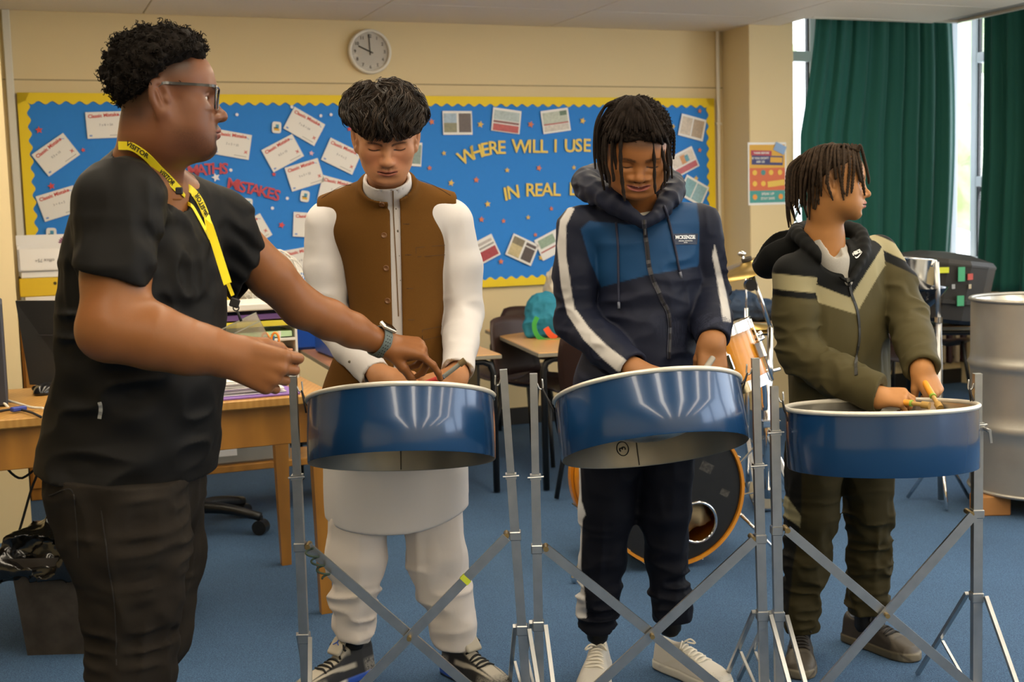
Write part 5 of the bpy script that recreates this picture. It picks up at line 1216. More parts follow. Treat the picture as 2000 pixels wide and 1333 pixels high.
def chair_proto():
    t = thing('chair', 'brown plastic school chair', 'chair', (0, 0, 0), group='brown plastic school chairs')
    n = 9; V = []; Fc = []
    for j in range(n):
        for i in range(n):
            x = (i / (n - 1) - 0.5) * 0.40; y = (j / (n - 1) - 0.5) * 0.38; e = max(abs(i / (n - 1) - .5), 0) * 2; V.append((x * (1 - 0.12 * (abs(y) / .19) ** 3), y, 0.41 + 0.03 * e ** 3 - 0.02 * (1 - e) + (0.02 * (abs(y) / .19) ** 4 if y > 0 else -0.025 * (abs(y) / .19) ** 3)))
    Fc = [[j * n + i, j * n + i + 1, (j + 1) * n + i + 1, (j + 1) * n + i] for j in range(n - 1) for i in range(n - 1)]
    o = mesh_np('seat', V, Fc, M_brn, t, world=False); o.modifiers.new('thick', 'SOLIDIFY').thickness = 0.008
    V = []
    for j in range(n):
        s = j / (n - 1)
        for i in range(n): x = (i / (n - 1) - 0.5) * 0.38 * (1 - 0.25 * s ** 4); V.append((x, 0.185 + 0.06 * s - 0.05 * (x / 0.19) ** 2 * 0.6, 0.45 + 0.31 * s - 0.05 * (abs(x) / 0.19) ** 4 * s))
    o = mesh_np('backrest', V, Fc, M_brn, t, world=False); o.modifiers.new('thick', 'SOLIDIFY').thickness = 0.008
    for s in (-1, 1):
        for a, b in (((s * 0.15, -0.14, 0.40), (s * 0.19, -0.19, 0.008)), ((s * 0.15, 0.15, 0.40), (s * 0.19, 0.23, 0.008))): mb = MB(); mb.tube([a, b], 0.0115, 10); mb.build('leg', M_blk, t, world=False, smooth=True)
    return t
ch = chair_proto(); spots = [(PF(1062, 752, 0.40), 0.9, 'brown school chair tucked under the table with the teal bag'), (PF(1205, 800, 0.40), 2.5, 'brown school chair nearest the left side of the tilted pan'), (PF(966, 742, 0.40) + [0.10, 0.35, 0], -0.4, 'brown school chair back just right of the white cuff'), (PF(930, 700, 0.40) + [0, 0.4, 0], -0.5, 'brown school chair back directly behind the white sleeve'),
         (PF(1780, 700, 0.40) + [-0.05, 0.3, 0], 0.3, 'brown school chair behind the khaki tracksuit boy\'s arm'), (PF(1865, 695, 0.40) + [0.10, 0.75, 0], 2.2, 'dark school chair between the chrome pole and the barrel')]
for i, (p, r, lb) in enumerate(spots):
    o = ch if i == 0 else copy_tree(ch); o.location = (p[0], p[1], 0); o.rotation_euler = (0, 0, r); o['label'] = lb
# low bench and crates beyond the desk
t = thing('bench', 'low wooden bench under the table beyond the desk', 'bench', UV(0.95, 5.7, 0)); mb = MB(); rbx(mb, 0.45, 1.5, 5.55, 5.85, 0.20, 0.23, 0.003); mb.build('plank', M_wood, t)
for u in (0.5, 1.45): mb = MB(); rbx(mb, u - .02, u + .02, 5.58, 5.82, 0, 0.20); mb.build('leg', M_wood, t)
t = thing('storage_crate', 'grey plastic storage crate on the low bench', 'crate', UV(0.9, 5.7, 0.23)); mb = MB(); rbx(mb, 0.72, 1.12, 5.58, 5.82, 0.23, 0.35, 0.01); mb.build('tub', mat('grey_crate', '#8b8a84', 0.5), t); mb = MB(); rbx(mb, 0.71, 1.13, 5.57, 5.83, 0.35, 0.365, 0.004); mb.build('lid', mat('pale_crate_lid', '#bdbab2', 0.5), t); mb = MB(); rbx(mb, 0.80, 0.88, 5.574, 5.58, 0.27, 0.31); mb.build('label', M_pap, t)
# tray unit with coloured papers behind the man's elbow
q = P(470, 640, 4.60); u0 = q @ UX; t = thing('letter_tray', 'stack of white letter trays with coloured papers on the back of the desk', 'letter tray', UV(u0, 4.58, dz))
for k, (z, cc) in enumerate(((0.02, '#e9d9b8'), (0.085, '#f0b28a'), (0.15, '#bfe0b0'), (0.19, '#e0cf3c'), (0.215, '#6a4a86'))):
    mb = MB(); rbx(mb, u0 - 0.15, u0 + 0.15, 4.45, 4.70, dz + z, dz + z + 0.02, 0.002); mb.build('papers', mat('tray_paper_' + cc[1:], cc, 0.6), t)
for k in range(3): mb = MB(); rbx(mb, u0 - 0.16, u0 + 0.16, 4.44, 4.71, dz + 0.006 + 0.065 * k, dz + 0.016 + 0.065 * k, 0.002); mb.build('tray', mat('white_tray', '#dcd8cf', 0.5), t)
for s in (-1, 1): mb = MB(); rbx(mb, u0 + s * 0.162 - .004, u0 + s * 0.162 + .004, 4.44, 4.71, dz, dz + 0.25); mb.build('side', mat('white_tray', '#dcd8cf', 0.5), t)
mb = MB(); rbx(mb, u0 - 0.17, u0 + 0.17, 4.43, 4.72, dz + 0.25, dz + 0.275, 0.004); mb.build('lid', mat('white_tray', '#dcd8cf', 0.5), t)
# blue storage boxes on the table
zz = 0.70
for lb, p0, sz in (('royal blue plastic box at the back of the brown table beside the fan', (604, 640), (0.34, 0.22, 0.24)), ('royal blue plastic box nearer the waistcoat boy\'s arm', (668, 655), (0.16, 0.4, 0.22))):
    q = P(*p0, 5.95 if sz[0] > .2 else 5.55); t = thing('storage_box', lb, 'box', (q[0], q[1], zz), WA, group='blue boxes on the brown table')
    mb = MB(); mb.box((0, 0, sz[2] / 2), sz, None, 0.012); mb.build('tub', mat('royal_blue_plastic', '#1d4fae', 0.35), t, world=False); mb = MB(); mb.box((0, 0, sz[2] + 0.008), (sz[0] + .016, sz[1] + .016, 0.016), None, 0.005); mb.build('rim', mat('royal_blue_plastic', '#1d4fae', 0.35), t, world=False)
# desk fan
fc = P(541, 575, 5.05); t = thing('desk_fan', 'white wire-cage desk fan on the brown table behind the man\'s arm', 'fan', (fc[0], fc[1] + .05, 0.70)); fd = nrm(np.array([0.93, -0.37, -0.05])); s_, _, u_ = frame(fd); Rf = np.array([s_, u_, fd]).T; M_fan = mat('white_fan_wire', '#e4dfd2', 0.4); rf = 0.178
for k in range(44):
    a = 6.2832 * k / 44; pr = [(0.035, 0.075), (0.10, 0.07), (0.155, 0.05), (rf, 0.0), (0.155, -0.05), (0.10, -0.075), (0.04, -0.085)]
    if k == 0: cage = MB()
    cage.tube([fc + Rf @ np.array([r * math.cos(a + (0.15 * (z < 0))), r * math.sin(a + (0.15 * (z < 0))), z]) for r, z in pr], 0.0013, 4, cap=False)
o = cage.build('cage', M_fan, t); o['kind'] = 'stuff'
for r, z, w in ((rf, 0, 0.004), (0.10, 0.071, 0.002), (0.10, -0.076, 0.002), (0.145, 0.056, 0.002)): mb = MB(); mb.tube([fc + Rf @ np.array([r * math.cos(a), r * math.sin(a), z]) for a in np.linspace(0, 6.283, 41)[:-1]], w, 6, closed=True); mb.build('cage_ring', M_fan, t, smooth=True)
mb = MB(); mb.lathe([(0, 0.08), (0.03, 0.08), (0.036, 0.072), (0.036, 0.066), (0, 0.066)], fc, Rf, 20); mb.build('badge', M_fan, t, smooth=True)
mb = MB(); mb.lathe([(0, -0.17), (0.03, -0.165), (0.045, -0.14), (0.045, -0.09), (0, -0.09)], fc, Rf, 20); mb.build('motor', M_fan, t, smooth=True)
for k in range(3):
    a0 = 2.094 * k; V = []
    for i in range(7):
        for j in range(5): r = 0.03 + 0.125 * i / 6; a = a0 + (j / 4 - 0.5) * (0.9 + 0.3 * math.sin(i / 6 * 3.14)); V.append(fc + Rf @ np.array([r * math.cos(a), r * math.sin(a), (j / 4 - .5) * 0.03]))
    mesh_np('blade', V, [[i * 5 + j, i * 5 + j + 1, (i + 1) * 5 + j + 1, (i + 1) * 5 + j] for i in range(6) for j in range(4)], mat('pale_fan_blade', '#cfd4d6', 0.3, alpha=0.75), t)
mc = fc + fd * -0.12; mb = MB(); mb.tube([mc - [0, 0, 0.04], (mc[0], mc[1], 0.74)], 0.016, 10); mb.build('stem', M_fan, t, smooth=True)
mb = MB(); mb.lathe([(0, 0.0), (0.11, 0.0), (0.115, 0.008), (0.10, 0.025), (0.03, 0.045), (0, 0.045)], (mc[0], mc[1], 0.70), None, 28); mb.build('base', M_fan, t, smooth=True)

# ---- bags on the tables
def softbag(name, label, base, fn_add, bx, m, amp=0.012):
    t = thing(name, label, 'bag', base); V, Fc = sdf_mesh(lambda p: fn_add(p) - folds(p, (14, 14, 10), amp, 3.0) - folds(p, (30, 30, 30), amp * 0.5, 7.0), *bounds_of([base + [0, 0, bx[2] / 2]], [bx[0], bx[1], bx[2] / 2 + 0.06]), 0.006, margin=1.7)
    mesh_np('body', V, Fc, m, t); return t
b0 = PF(1070, 662, 0.66) + [0, 0.12, 0]; fn = lambda p: smax(smin(smin(ell(p, b0 + [0, 0, 0.09], (0.115, 0.10, 0.12)), ell(p, b0 + [-0.01, 0, 0.15], (0.075, 0.07, 0.075)), 0.05), rbox(p, b0 + [0, 0, 0.045], (0.115, 0.09, 0.045), 0.03), 0.05), -(p[:, 2] - 0.665), 0.008)
t = softbag('tote_bag', 'teal cloth bag with green handles on the table between the two boys', b0, fn, (0.2, 0.17, 0.28), mat('teal_cloth', '#1d7a94', 0.8, noise=(12, 0.4, '#155f7a')))
fb = lambda p: fn(p)
for pix in ([(1050, 620), (1044, 636), (1050, 655), (1066, 664), (1090, 664)], [(1106, 634), (1098, 640), (1094, 655)]):
    pp, nn = surf_path(fb, pix, 14, 0.010, y0=5.0, y1=6.4); mb = MB(); ribbon(mb, pp, nn, 0.024, 0.004); mb.build('handle', mat('green_webbing', '#3fa546', 0.7), t)
pp, nn = surf_path(fb, [(1066, 640), (1074, 652), (1086, 660)], 8, 0.010, y0=5.0, y1=6.4); mb = MB(); ribbon(mb, pp, nn, 0.03, 0.003); mb.build('orange_motif', mat('orange_motif', '#e2572c', 0.7), t)
b1 = PF(1093, 640, 0.66) + [0.02, 0.28, 0]; fn1 = lambda p: smax(ell(p, b1 + [0, 0, 0.17], (0.09, 0.08, 0.17)), -(p[:, 2] - 0.665), 0.01)
t = softbag('carrier_bag', 'crumpled white printed carrier bag behind the teal bag', b1, fn1, (0.14, 0.13, 0.36), mat('white_polythene', '#d9d4c6', 0.4, noise=(16, 0.6, '#c9b998')), 0.02)
pp, nn = surf_path(fn1, [(1090, 575), (1098, 577), (1106, 574)], 6, 0.012, y0=5.0, y1=6.6); mb = MB(); ribbon(mb, pp, nn, 0.025, 0.003); mb.build('print', mat('orange_motif', '#e2572c', 0.7), t)
b2 = PF(1458, 632, 0.68) + [0, 0.12, 0]; fn2 = lambda p: smax(smin(rbox(p, b2 + [0, 0, 0.06], (0.17, 0.11, 0.055), 0.04), ell(p, b2 + [-0.03, 0, 0.10], (0.13, 0.11, 0.075)), 0.04), -(p[:, 2] - 0.685), 0.01)
t = softbag('rucksack', 'slumped navy rucksack on the table behind the drum kit', b2, fn2, (0.24, 0.17, 0.22), mat('navy_nylon', '#203a58', 0.6, noise=(10, 0.5, '#141f33')))
mb = MB(); mb.tube(resample([b2 + [0.10, -0.10, 0.02], b2 + [0.16, -0.12, 0.06], b2 + [0.20, -0.06, 0.10], b2 + [0.17, 0.0, 0.12]], 12), 0.012, 8); mb.build('strap', mat('dark_strap', '#16202f', 0.8), t, smooth=True)

# ================================================================== drum kit, barrel and spare pans on the right
M_amb = mat('amber_lacquer', '#dd9122', 0.3, coat=0.3, wave=(3.0, 3.0, '#c47a18', 0.4, (1, 1, 10))); M_head = mat('black_drum_head', '#151414', 0.35, noise=(14, 0.3, '#2b2a28'))
def drum(t, c, R, rad, dep, lugs, front=None, m=None):
    mb = MB(); mb.lathe([(rad, -dep), (rad, 0)], c, R, 64); mb.build('shell', m or M_amb, t, smooth=True)
    for z, nm in ((0.0, 'front_hoop'), (-dep, 'rear_hoop')):
        mb = MB(); mb.lathe([(rad + 0.004, z - 0.018), (rad + 0.013, z - 0.018), (rad + 0.013, z + 0.018), (rad + 0.002, z + 0.018), (rad + 0.002, z + 0.002)], c, R, 64); mb.build(nm, (M_amb if rad > 0.2 else M_chr), t, auto=40)
    for k in range(lugs):
        a = 6.2832 * (k + 0.5) / lugs; e = lambda r, z: c + R @ np.array([r * math.cos(a), r * math.sin(a), z])
        mb = MB(); mb.tube([e(rad + 0.020, 0.012), e(rad + 0.020, -dep - 0.012)], 0.0035, 6); mb.build('tension_rod', M_chr, t, smooth=True)
        mb = MB(); mb.box(e(rad + 0.012, -dep / 2), (0.03, 0.02, 0.06), R @ rotm((0, 0, 1), a), 0.004); mb.build('lug', M_chr, t)
# bass drum
fl = PF(1318, 1113); f = nrm(np.array([0.25, -0.968, 0.0])); s_, _, u_ = frame(f); R = np.array([s_, u_, f]).T; rb = 0.262; c = fl + [0, 0.02, rb + 0.022]
t = thing('bass_drum', 'amber bass drum with black front head and round port hole behind the navy trousers', 'drum', fl * [1, 1, 0]); drum(t, c, R, rb, 0.38, 8)
ph = np.array([-0.090, -0.120]); pr = 0.074; n = 72; V, Fc = [], []       # front head with a hole
for i in range(n): a = 6.2832 * i / n; V.append(c + R @ np.array([ph[0] + pr * math.cos(a), ph[1] + pr * math.sin(a), 0.006]))
for i in range(n):
    a = 6.2832 * i / n; d = np.array([math.cos(a), math.sin(a)]); b_ = ph @ d; r = -b_ + math.sqrt(b_ * b_ - ph @ ph + rb ** 2); q = ph + d * r; V.append(c + R @ np.array([q[0], q[1], 0.006]))
mesh_np('front_head', V, [[i, (i + 1) % n, n + (i + 1) % n, n + i] for i in range(n)], M_head, t, smooth=False)
mb = MB(); mb.tube([c + R @ np.array([ph[0] + pr * math.cos(a), ph[1] + pr * math.sin(a), 0.009]) for a in np.linspace(0, 6.283, 41)[:-1]], 0.006, 8, closed=True); mb.build('port_ring', M_chr, t, smooth=True)
mb = MB(); mb.lathe([(0, -0.376), (rb - 0.002, -0.376)], c, R, 40); mb.build('rear_head', mat('cream_drum_head', '#b9ab8b', 0.6), t)
fn = lambda p: ell(p, c + R @ np.array([-0.06, -0.10, -0.16]), (0.15, 0.13, 0.09)) - folds(p, (12, 12, 12), 0.02, 2.0); V, Fc = sdf_mesh(fn, *bounds_of([c + R @ np.array([-0.06, -0.10, -0.16])], 0.2), 0.008, margin=1.8); tag(mesh_np('cushion', V, Fc, mat('beige_blanket', '#cbb58d', 0.9)), 'beige damping cushion seen through the bass drum\'s port hole', 'cushion')
for s in (-1, 1):
    a_ = c + R @ np.array([s * 0.26, -0.08, -0.10]); e = c + R @ np.array([s * 0.40, 0, 0.06]); e = np.array([e[0], e[1], 0.02]); mb = MB(); mb.tube([a_, e], [0.008, 0.006], 8); mb.ball(e, (0.014, 0.014, 0.02), 8); mb.build('spur', M_chr, t, smooth=True)
for x, y, w in ((-0.13, 0.08, 0.05), (-0.20, -0.02, 0.035), (-0.15, 0.16, 0.02), (0.06, -0.20, 0.03)): mb = MB(); mb.box(c + R @ np.array([x, y, 0.0068]), (w, w * 0.7, 0.0006), R @ rotm((0, 0, 1), 0.5)); mb.build('scuff', mat('worn_patch', '#4f4c47', 0.7, noise=(90, 0.9, '#1b1a19')), t)
# tom on its arm
tc = P(1394, 655, 4.42); f = nrm(np.array([-0.32, 0.10, 0.94])); s_, _, u_ = frame(f, (0, 1, 0)); R = np.array([s_, u_, f]).T
t = thing('tom_drum', 'amber tom drum with chrome hoops tilted above the bass drum', 'drum', tc - f * 0.28, group='tom drums of the kit'); drum(t, tc, R, 0.130, 0.20, 6)
mb = MB(); mb.lathe([(0, 0.004), (0.129, 0.004)], tc, R, 40); mb.build('batter_head', mat('cream_drum_head', '#b9ab8b', 0.6), t)
q = tc + R @ np.array([0.12, 0.0, -0.12]); mb = MB(); mb.tube(resample([P(1462, 655, 4.45), P(1474, 690, 4.45), P(1490, 745, 4.46), P(1494, 800, 4.5)], 12), 0.011, 10); mb.build('mount_arm', M_chr, t, smooth=True)
mb = MB(); mb.box(P(1468, 668, 4.44), (0.05, 0.04, 0.035), None, 0.006); mb.build('mount_clamp', M_blk, t)
for px, py in ((1455, 640), (1482, 664), (1478, 655), (1490, 730)): mb = MB(); mb.tube([P(px - 10, py + 8, 4.42), P(px + 10, py - 6, 4.42)], 0.008, 8); mb.build('wing_bolt', M_chr, t, smooth=True)
# cymbal and its stand
sb = PF(1500, 1010); st = thing('cymbal_stand', 'chrome boom cymbal stand between the hooded boy and the khaki boy', 'stand', sb * [1, 1, 0])
Yc = sb[1]; tpz = P(1478, 560, Yc); boom0 = P(1505, 640, Yc)
mb = MB(); mb.tube([sb + [0, 0, 0.12], boom0], 0.0125, 12); mb.build('upper_tube', M_chr, st, smooth=True)
mb = MB(); mb.tube([sb + [0, 0, 0.08], sb + [0, 0, 0.62]], 0.016, 12); mb.build('lower_tube', M_chr, st, smooth=True)
mb = MB(); mb.tube([boom0 + (boom0 - tpz) * 0.1, P(1466, 528, Yc)], 0.009, 10); mb.build('boom', M_chr, st, smooth=True)
mb = MB(); q = P(1465, 557, Yc); mb.tube([q + [0, -0.03, 0], q + [0, 0.02, 0]], 0.024, 16); mb.build('tilter', M_blk, st, auto=40)
mb = MB(); mb.tube([P(1466, 545, Yc), P(1449, 494, Yc)], 0.006, 8); mb.ball(P(1449, 496, Yc), (0.018, 0.01, 0.012), 10); mb.build('wing_nut', M_chr, st, smooth=True)
for z in (0.62, 0.40): mb = MB(); mb.box(sb + [0, 0, z], (0.05, 0.04, 0.035), None, 0.006); mb.tube([sb + [0.02, 0, z], sb + [0.055, -0.01, z + 0.01]], 0.007, 8); mb.build('clamp', M_chr, st)
for k in range(3):
    a = math.radians(-70 + 120 * k); e = sb + [0.30 * math.cos(a), 0.30 * math.sin(a), 0.012]; mb = MB(); mb.bar(sb + [0, 0, 0.36], e, 0.022, 0.006); lg = mb.build('leg', M_chr, st); mb = MB(); mb.bar(sb + [0, 0, 0.12], sb * 0.45 + e * 0.55 + [0, 0, 0.07], 0.018, 0.005); mb.build('leg_brace', M_chr, lg); mb = MB(); mb.ball(e, 0.015, 8); mb.build('rubber_foot', M_blk, lg, smooth=True)
cc = P(1462, 519, Yc); f = nrm(np.array([-0.30, -0.12, 0.95])); s_, _, u_ = frame(f, (0, 1, 0)); R = np.array([s_, u_, f]).T; t = thing('cymbal', 'brass crash cymbal edge-on behind the hooded boy\'s arm', 'cymbal', cc)
mb = MB(); mb.lathe([(0.006, 0.022), (0.028, 0.018), (0.036, 0.010), (0.10, 0.002), (0.17, -0.010), (0.1705, -0.0115), (0.10, 0.0), (0.035, 0.008), (0.006, 0.020)], cc, R, 56); mb.build('plate', mat('brass_cymbal', '#b59a5c', 0.3, metal=0.9, noise=(30, 0.4, '#8f7742')), t, smooth=True)
mb = MB(); mb.lathe([(0.0, 0.034), (0.022, 0.034), (0.022, 0.022), (0.0, 0.022)], cc, R, 20); mb.build('felt', mat('dark_felt', '#3a342c', 0.95), t, auto=40)
# hi-hat stand behind the khaki boy, snare basket
hb = PF(1470, 985) + [0, 0.1, 0]; t = thing('hi_hat_stand', 'chrome hi-hat stand with pedal just behind the middle stands', 'stand', hb * [1, 1, 0])
mb = MB(); mb.tube([hb + [0, 0, 0.03], hb + [0, 0, 0.86]], 0.011, 10); mb.build('tube', M_chr, t, smooth=True); mb = MB(); mb.tube([hb + [0, 0, 0.80], hb + [0, 0, 1.0]], 0.004, 8); mb.build('pull_rod', M_chr, t, smooth=True)
for k in range(3): a = math.radians(30 + 120 * k); e = hb + [0.24 * math.cos(a), 0.24 * math.sin(a), 0.01]; mb = MB(); mb.bar(hb + [0, 0, 0.28], e, 0.018, 0.006); mb.build('leg', M_chr, t)
mb = MB(); mb.box(hb + [0.02, -0.14, 0.045], (0.085, 0.26, 0.012), rotm((1, 0, 0), 0.25), 0.003); mb.build('pedal', M_chr, t)
mb = MB(); mb.lathe([(0.02, 0.0), (0.17, -0.012), (0.17, -0.014), (0.02, -0.006)], hb + [0, 0, 0.775], None, 40); mb.build('lower_cymbal', mat('brass_cymbal', '#b59a5c', 0.3, metal=0.9), t, smooth=True)
mb = MB(); mb.lathe([(0.02, 0.0), (0.17, 0.012), (0.17, 0.014), (0.02, 0.03), (0.01, 0.05)], hb + [0, 0, 0.765], None, 40); mb.build('upper_cymbal', mat('brass_cymbal', '#b59a5c', 0.3, metal=0.9), t, smooth=True)
# drum pedal lever behind
# ---- galvanised barrel on wooden blocks
rB = 0.2925; hB = 0.80; yB = 5.18; bx = P(1883, 760, yB)[0] + rB * 1.0; bb = np.array([bx + 0.065, yB + 0.06, 0.09])
t = thing('oil_drum', 'galvanised steel barrel pan standing on blocks at the right edge', 'barrel', bb)
pr = [(rB, 0.0), (rB, 0.25 * hB), (rB + 0.003, 0.315 * hB), (rB + 0.014, 0.335 * hB), (rB + 0.003, 0.355 * hB), (rB, 0.42 * hB), (rB, 0.62 * hB), (rB + 0.003, 0.645 * hB), (rB + 0.014, 0.665 * hB), (rB + 0.003, 0.685 * hB), (rB, 0.72 * hB), (rB, hB)]
M_gal = mat('galvanised_steel', '#b3b0a8', 0.45, metal=0.75, noise=(5, 0.5, '#8f8c85'), bump=(10, 0.15, 0.01))
mb = MB(); mb.lathe(pr, bb, None, 72); mb.build('wall', M_gal, t, smooth=True)
for z in (0.0, hB): mb = MB(); mb.tube([bb + [(rB + 0.002) * math.cos(a), (rB + 0.002) * math.sin(a), z] for a in np.linspace(0, 6.283, 73)[:-1]], 0.008, 8, closed=True); mb.build('chime', M_gal, t, smooth=True)
mb = MB(); mb.lathe([(rB - 0.004, hB - 0.006), (rB - 0.012, hB - 0.02)] + [(r, hB - 0.03 - 0.10 * (1 - (r / 0.27) ** 2)) for r in np.linspace(0.265, 0, 10)], bb, None, 48); mb.build('playing_surface', M_bowl, t, smooth=True)
for i, (dx, dy, lb) in enumerate(((-0.26, -0.10, 'small wooden block under the left edge of the barrel'), (0.2, 0.18, 'wooden block under the back of the barrel'), (0.18, -0.2, 'wooden block under the front right of the barrel'))):
    mb = MB(); mb.box(bb + [dx, dy, -0.045 - 0.004], (0.14, 0.09, 0.082), rotm((0, 0, 1), 0.3 * i), 0.004); tag(mb.build('wood_block', mat('raw_pine', '#a8753f', 0.7, noise=(9, 0.5, '#8a5c2c'))), lb, 'block', 'blocks under the barrel')
# ---- chrome pan, its dark bowl and the black case by the window
z0 = 0.68
kc = P(1826, 560, 6.35); t = thing('pan_case', 'black fibre pan case with green and yellow tape on the table by the window', 'case', (kc[0], kc[1], z0)); rk = 0.20
f = np.array([0, 0, 1.0]); kb = np.array([kc[0], kc[1], z0 + 0.026])
mb = MB(); mb.lathe([(0, 0), (0.205, 0), (0.235, 0.02), (0.255, 0.285), (0.258, 0.285), (0.258, 0.295), (0.24, 0.315), (0.12, 0.345), (0, 0.35)], kb, rotm((0, 1, 0), 0.13), 14); mb.build('shell', mat('black_fibre', '#272523', 0.5, noise=(20, 0.3, '#161514')), t, smooth=False)
mb = MB(); mb.lathe([(0.262, 0.10), (0.262, 0.118), (0.244, 0.118)], kb, rotm((0, 1, 0), 0.10), 14); mb.build('lid_band', mat('black_fibre_edge', '#1a1918', 0.5), t)
def ct(px, py, w, h, m, nm): q = P(px, py, 6.10); dx = q[0] - kb[0]; r_ = nrm(np.array([dx, -math.sqrt(max(0.262 ** 2 - dx ** 2, 0.001)), 0])); q = P(px, py, kb[1] + r_[1] * 0.266); mb = MB(); mb.box(q, (w, 0.004, h), np.array([np.cross([0, 0, 1.0], -r_), -r_, [0, 0, 1.0]]).T); mb.build(nm, m, t)
ct(1843, 528, 0.05, 0.028, mat('yellow_tape', '#cbd33a', 0.5), 'tape'); ct(1878, 536, 0.035, 0.07, mat('green_tape', '#3f9a6e', 0.5), 'tape'); ct(1876, 588, 0.035, 0.05, mat('green_tape', '#3f9a6e', 0.5), 'tape'); ct(1895, 541, 0.03, 0.03, mat('red_mark', '#b3483e', 0.6), 'sticker')
for px in (1862, 1894): ct(px, 560, 0.016, 0.022, M_chr, 'latch')
pc = P(1768, 560, 5.60); f = nrm(np.array([0.10, 0.02, 0.99])); s_, _, u_ = frame(f, (0, 1, 0)); R = np.array([s_, u_, f]).T; t = thing('chrome_pan', 'mirror-chrome steel pan tilted on a pole stand behind the khaki boy', 'steel pan', pc - [0, 0, 0.12])
pt = pc + [-0.04, 0.06, 0.13]; mb = MB(); mb.lathe([(0.19, -0.14), (0.192, -0.005), (0.196, 0.0), (0.192, 0.006), (0.18, -0.01)] + [(r, -0.02 - 0.07 * (1 - (r / 0.18) ** 2)) for r in np.linspace(0.17, 0, 8)], pt, R, 64); mb.build('shell', M_chr, t, smooth=True)
mb = MB(); mb.lathe([(0.0, 0.0)] + [(r, 0.11 * (r / 0.14) ** 2) for r in np.linspace(0.03, 0.14, 8)] + [(0.145, 0.112)], P(1785, 612, 5.45), None, 32); tag(mb.build('drum_bowl', mat('dark_blue_bowl', '#17181f', 0.15, coat=0.6), smooth=True), 'dark glossy bowl-shaped drum hanging under the chrome pan', 'drum')
pb = PF(1838, 985); t = thing('pole_stand', 'tall chrome pole stand between the khaki boy\'s hand and the barrel', 'stand', pb * [1, 1, 0]); tp = P(1829, 512, pb[1]); kn = P(1833, 625, pb[1])
mb = MB(); mb.tube([pb + [0, 0, 0.02], kn], 0.0135, 12); mb.build('lower_tube', M_tube, t, smooth=True); mb = MB(); mb.tube([kn, tp], 0.011, 12); mb.build('upper_tube', M_tube, t, smooth=True); mb = MB(); mb.tube([kn - [0, 0, 0.012], kn + [0, 0, 0.012]], 0.016, 12); mb.build('joint_collar', M_chr, t, auto=40)
mb = MB(); mb.tube(resample([tp, tp + [-0.012, 0, 0.004], tp + [-0.02, 0, -0.02]], 8), 0.007, 8); mb.build('hook', M_chr, t, smooth=True)
for k in range(3): a = math.radians(20 + 120 * k); e = pb + [0.15 * math.cos(a), 0.15 * math.sin(a), 0.01]; mb = MB(); mb.tube([pb + [0, 0, 0.24], e], 0.008, 8); mb.build('leg', M_chr, t, smooth=True)
# ---- beaters
def stick(label, a, b, grip, tipc, tl=0.03, tr=0.0095, r=0.0055, gl=0.45, ring=None, tipc2=None):
    a = np.asarray(a, float); b = np.asarray(b, float); d = b - a; t = thing('pan_stick', label, 'beater', a, group='rubber-tipped pan sticks')
    mb = MB(); mb.tube([a, b], r, 10); mb.build('shaft', mat('stick_shaft_' + tipc[1:], tipc2 or '#b8924e', 0.5), t, auto=50)
    if grip: mb = MB(); mb.tube([a, a + d * gl], r * 1.5, 12); mb.build('grip', mat('stick_grip_' + grip[1:], grip, 0.5), t, auto=50)
    if ring: mb = MB(); mb.tube([a + d * gl, a + d * (gl + 0.06)], r * 1.6, 12); mb.build('ring', mat('stick_ring', ring, 0.5), t, auto=50)
    e = nrm(d); mb = MB(); mb.tube([b - e * tl * 0.5, b + e * tl * 0.5], tr, 12); mb.build('tip', mat('stick_tip_' + tipc[1:], tipc, 0.7), t, auto=50)
stick('grey stick with a brown end cap rising from the waistcoat boy\'s hands', P(846, 752, 3.17), P(903, 708, 3.17), None, '#6d5a38', 0.018, 0.0085, 0.006, tipc2='#7f837e')
stick('red-gripped stick between the waistcoat boy\'s fingers', P(824, 752, 3.16), P(862, 738, 3.15), '#c23a34', '#5d6068', 0.015, 0.006, 0.005, 0.8)
stick('orange-gripped stick held level in the khaki boy\'s near hand', P(1742, 783, 3.185), P(1808, 792, 3.125), '#e89b2a', '#b08a45', 0.02, 0.0095, 0.0055, 0.55, ring='#8fae3a')
stick('orange-gripped stick pointing down from the khaki boy\'s far hand', P(1806, 748, 3.25), P(1834, 794, 3.15), '#e89b2a', '#b08a45', 0.02, 0.0095, 0.0055, 0.55, ring='#8fae3a')
stick('pale stick hidden mostly inside the tilted pan under the hooded boy\'s fist', P(1392, 700, 3.22), P(1345, 770, 3.12), '#8f8a80', '#c9bda2', 0.02, 0.009, 0.0055)

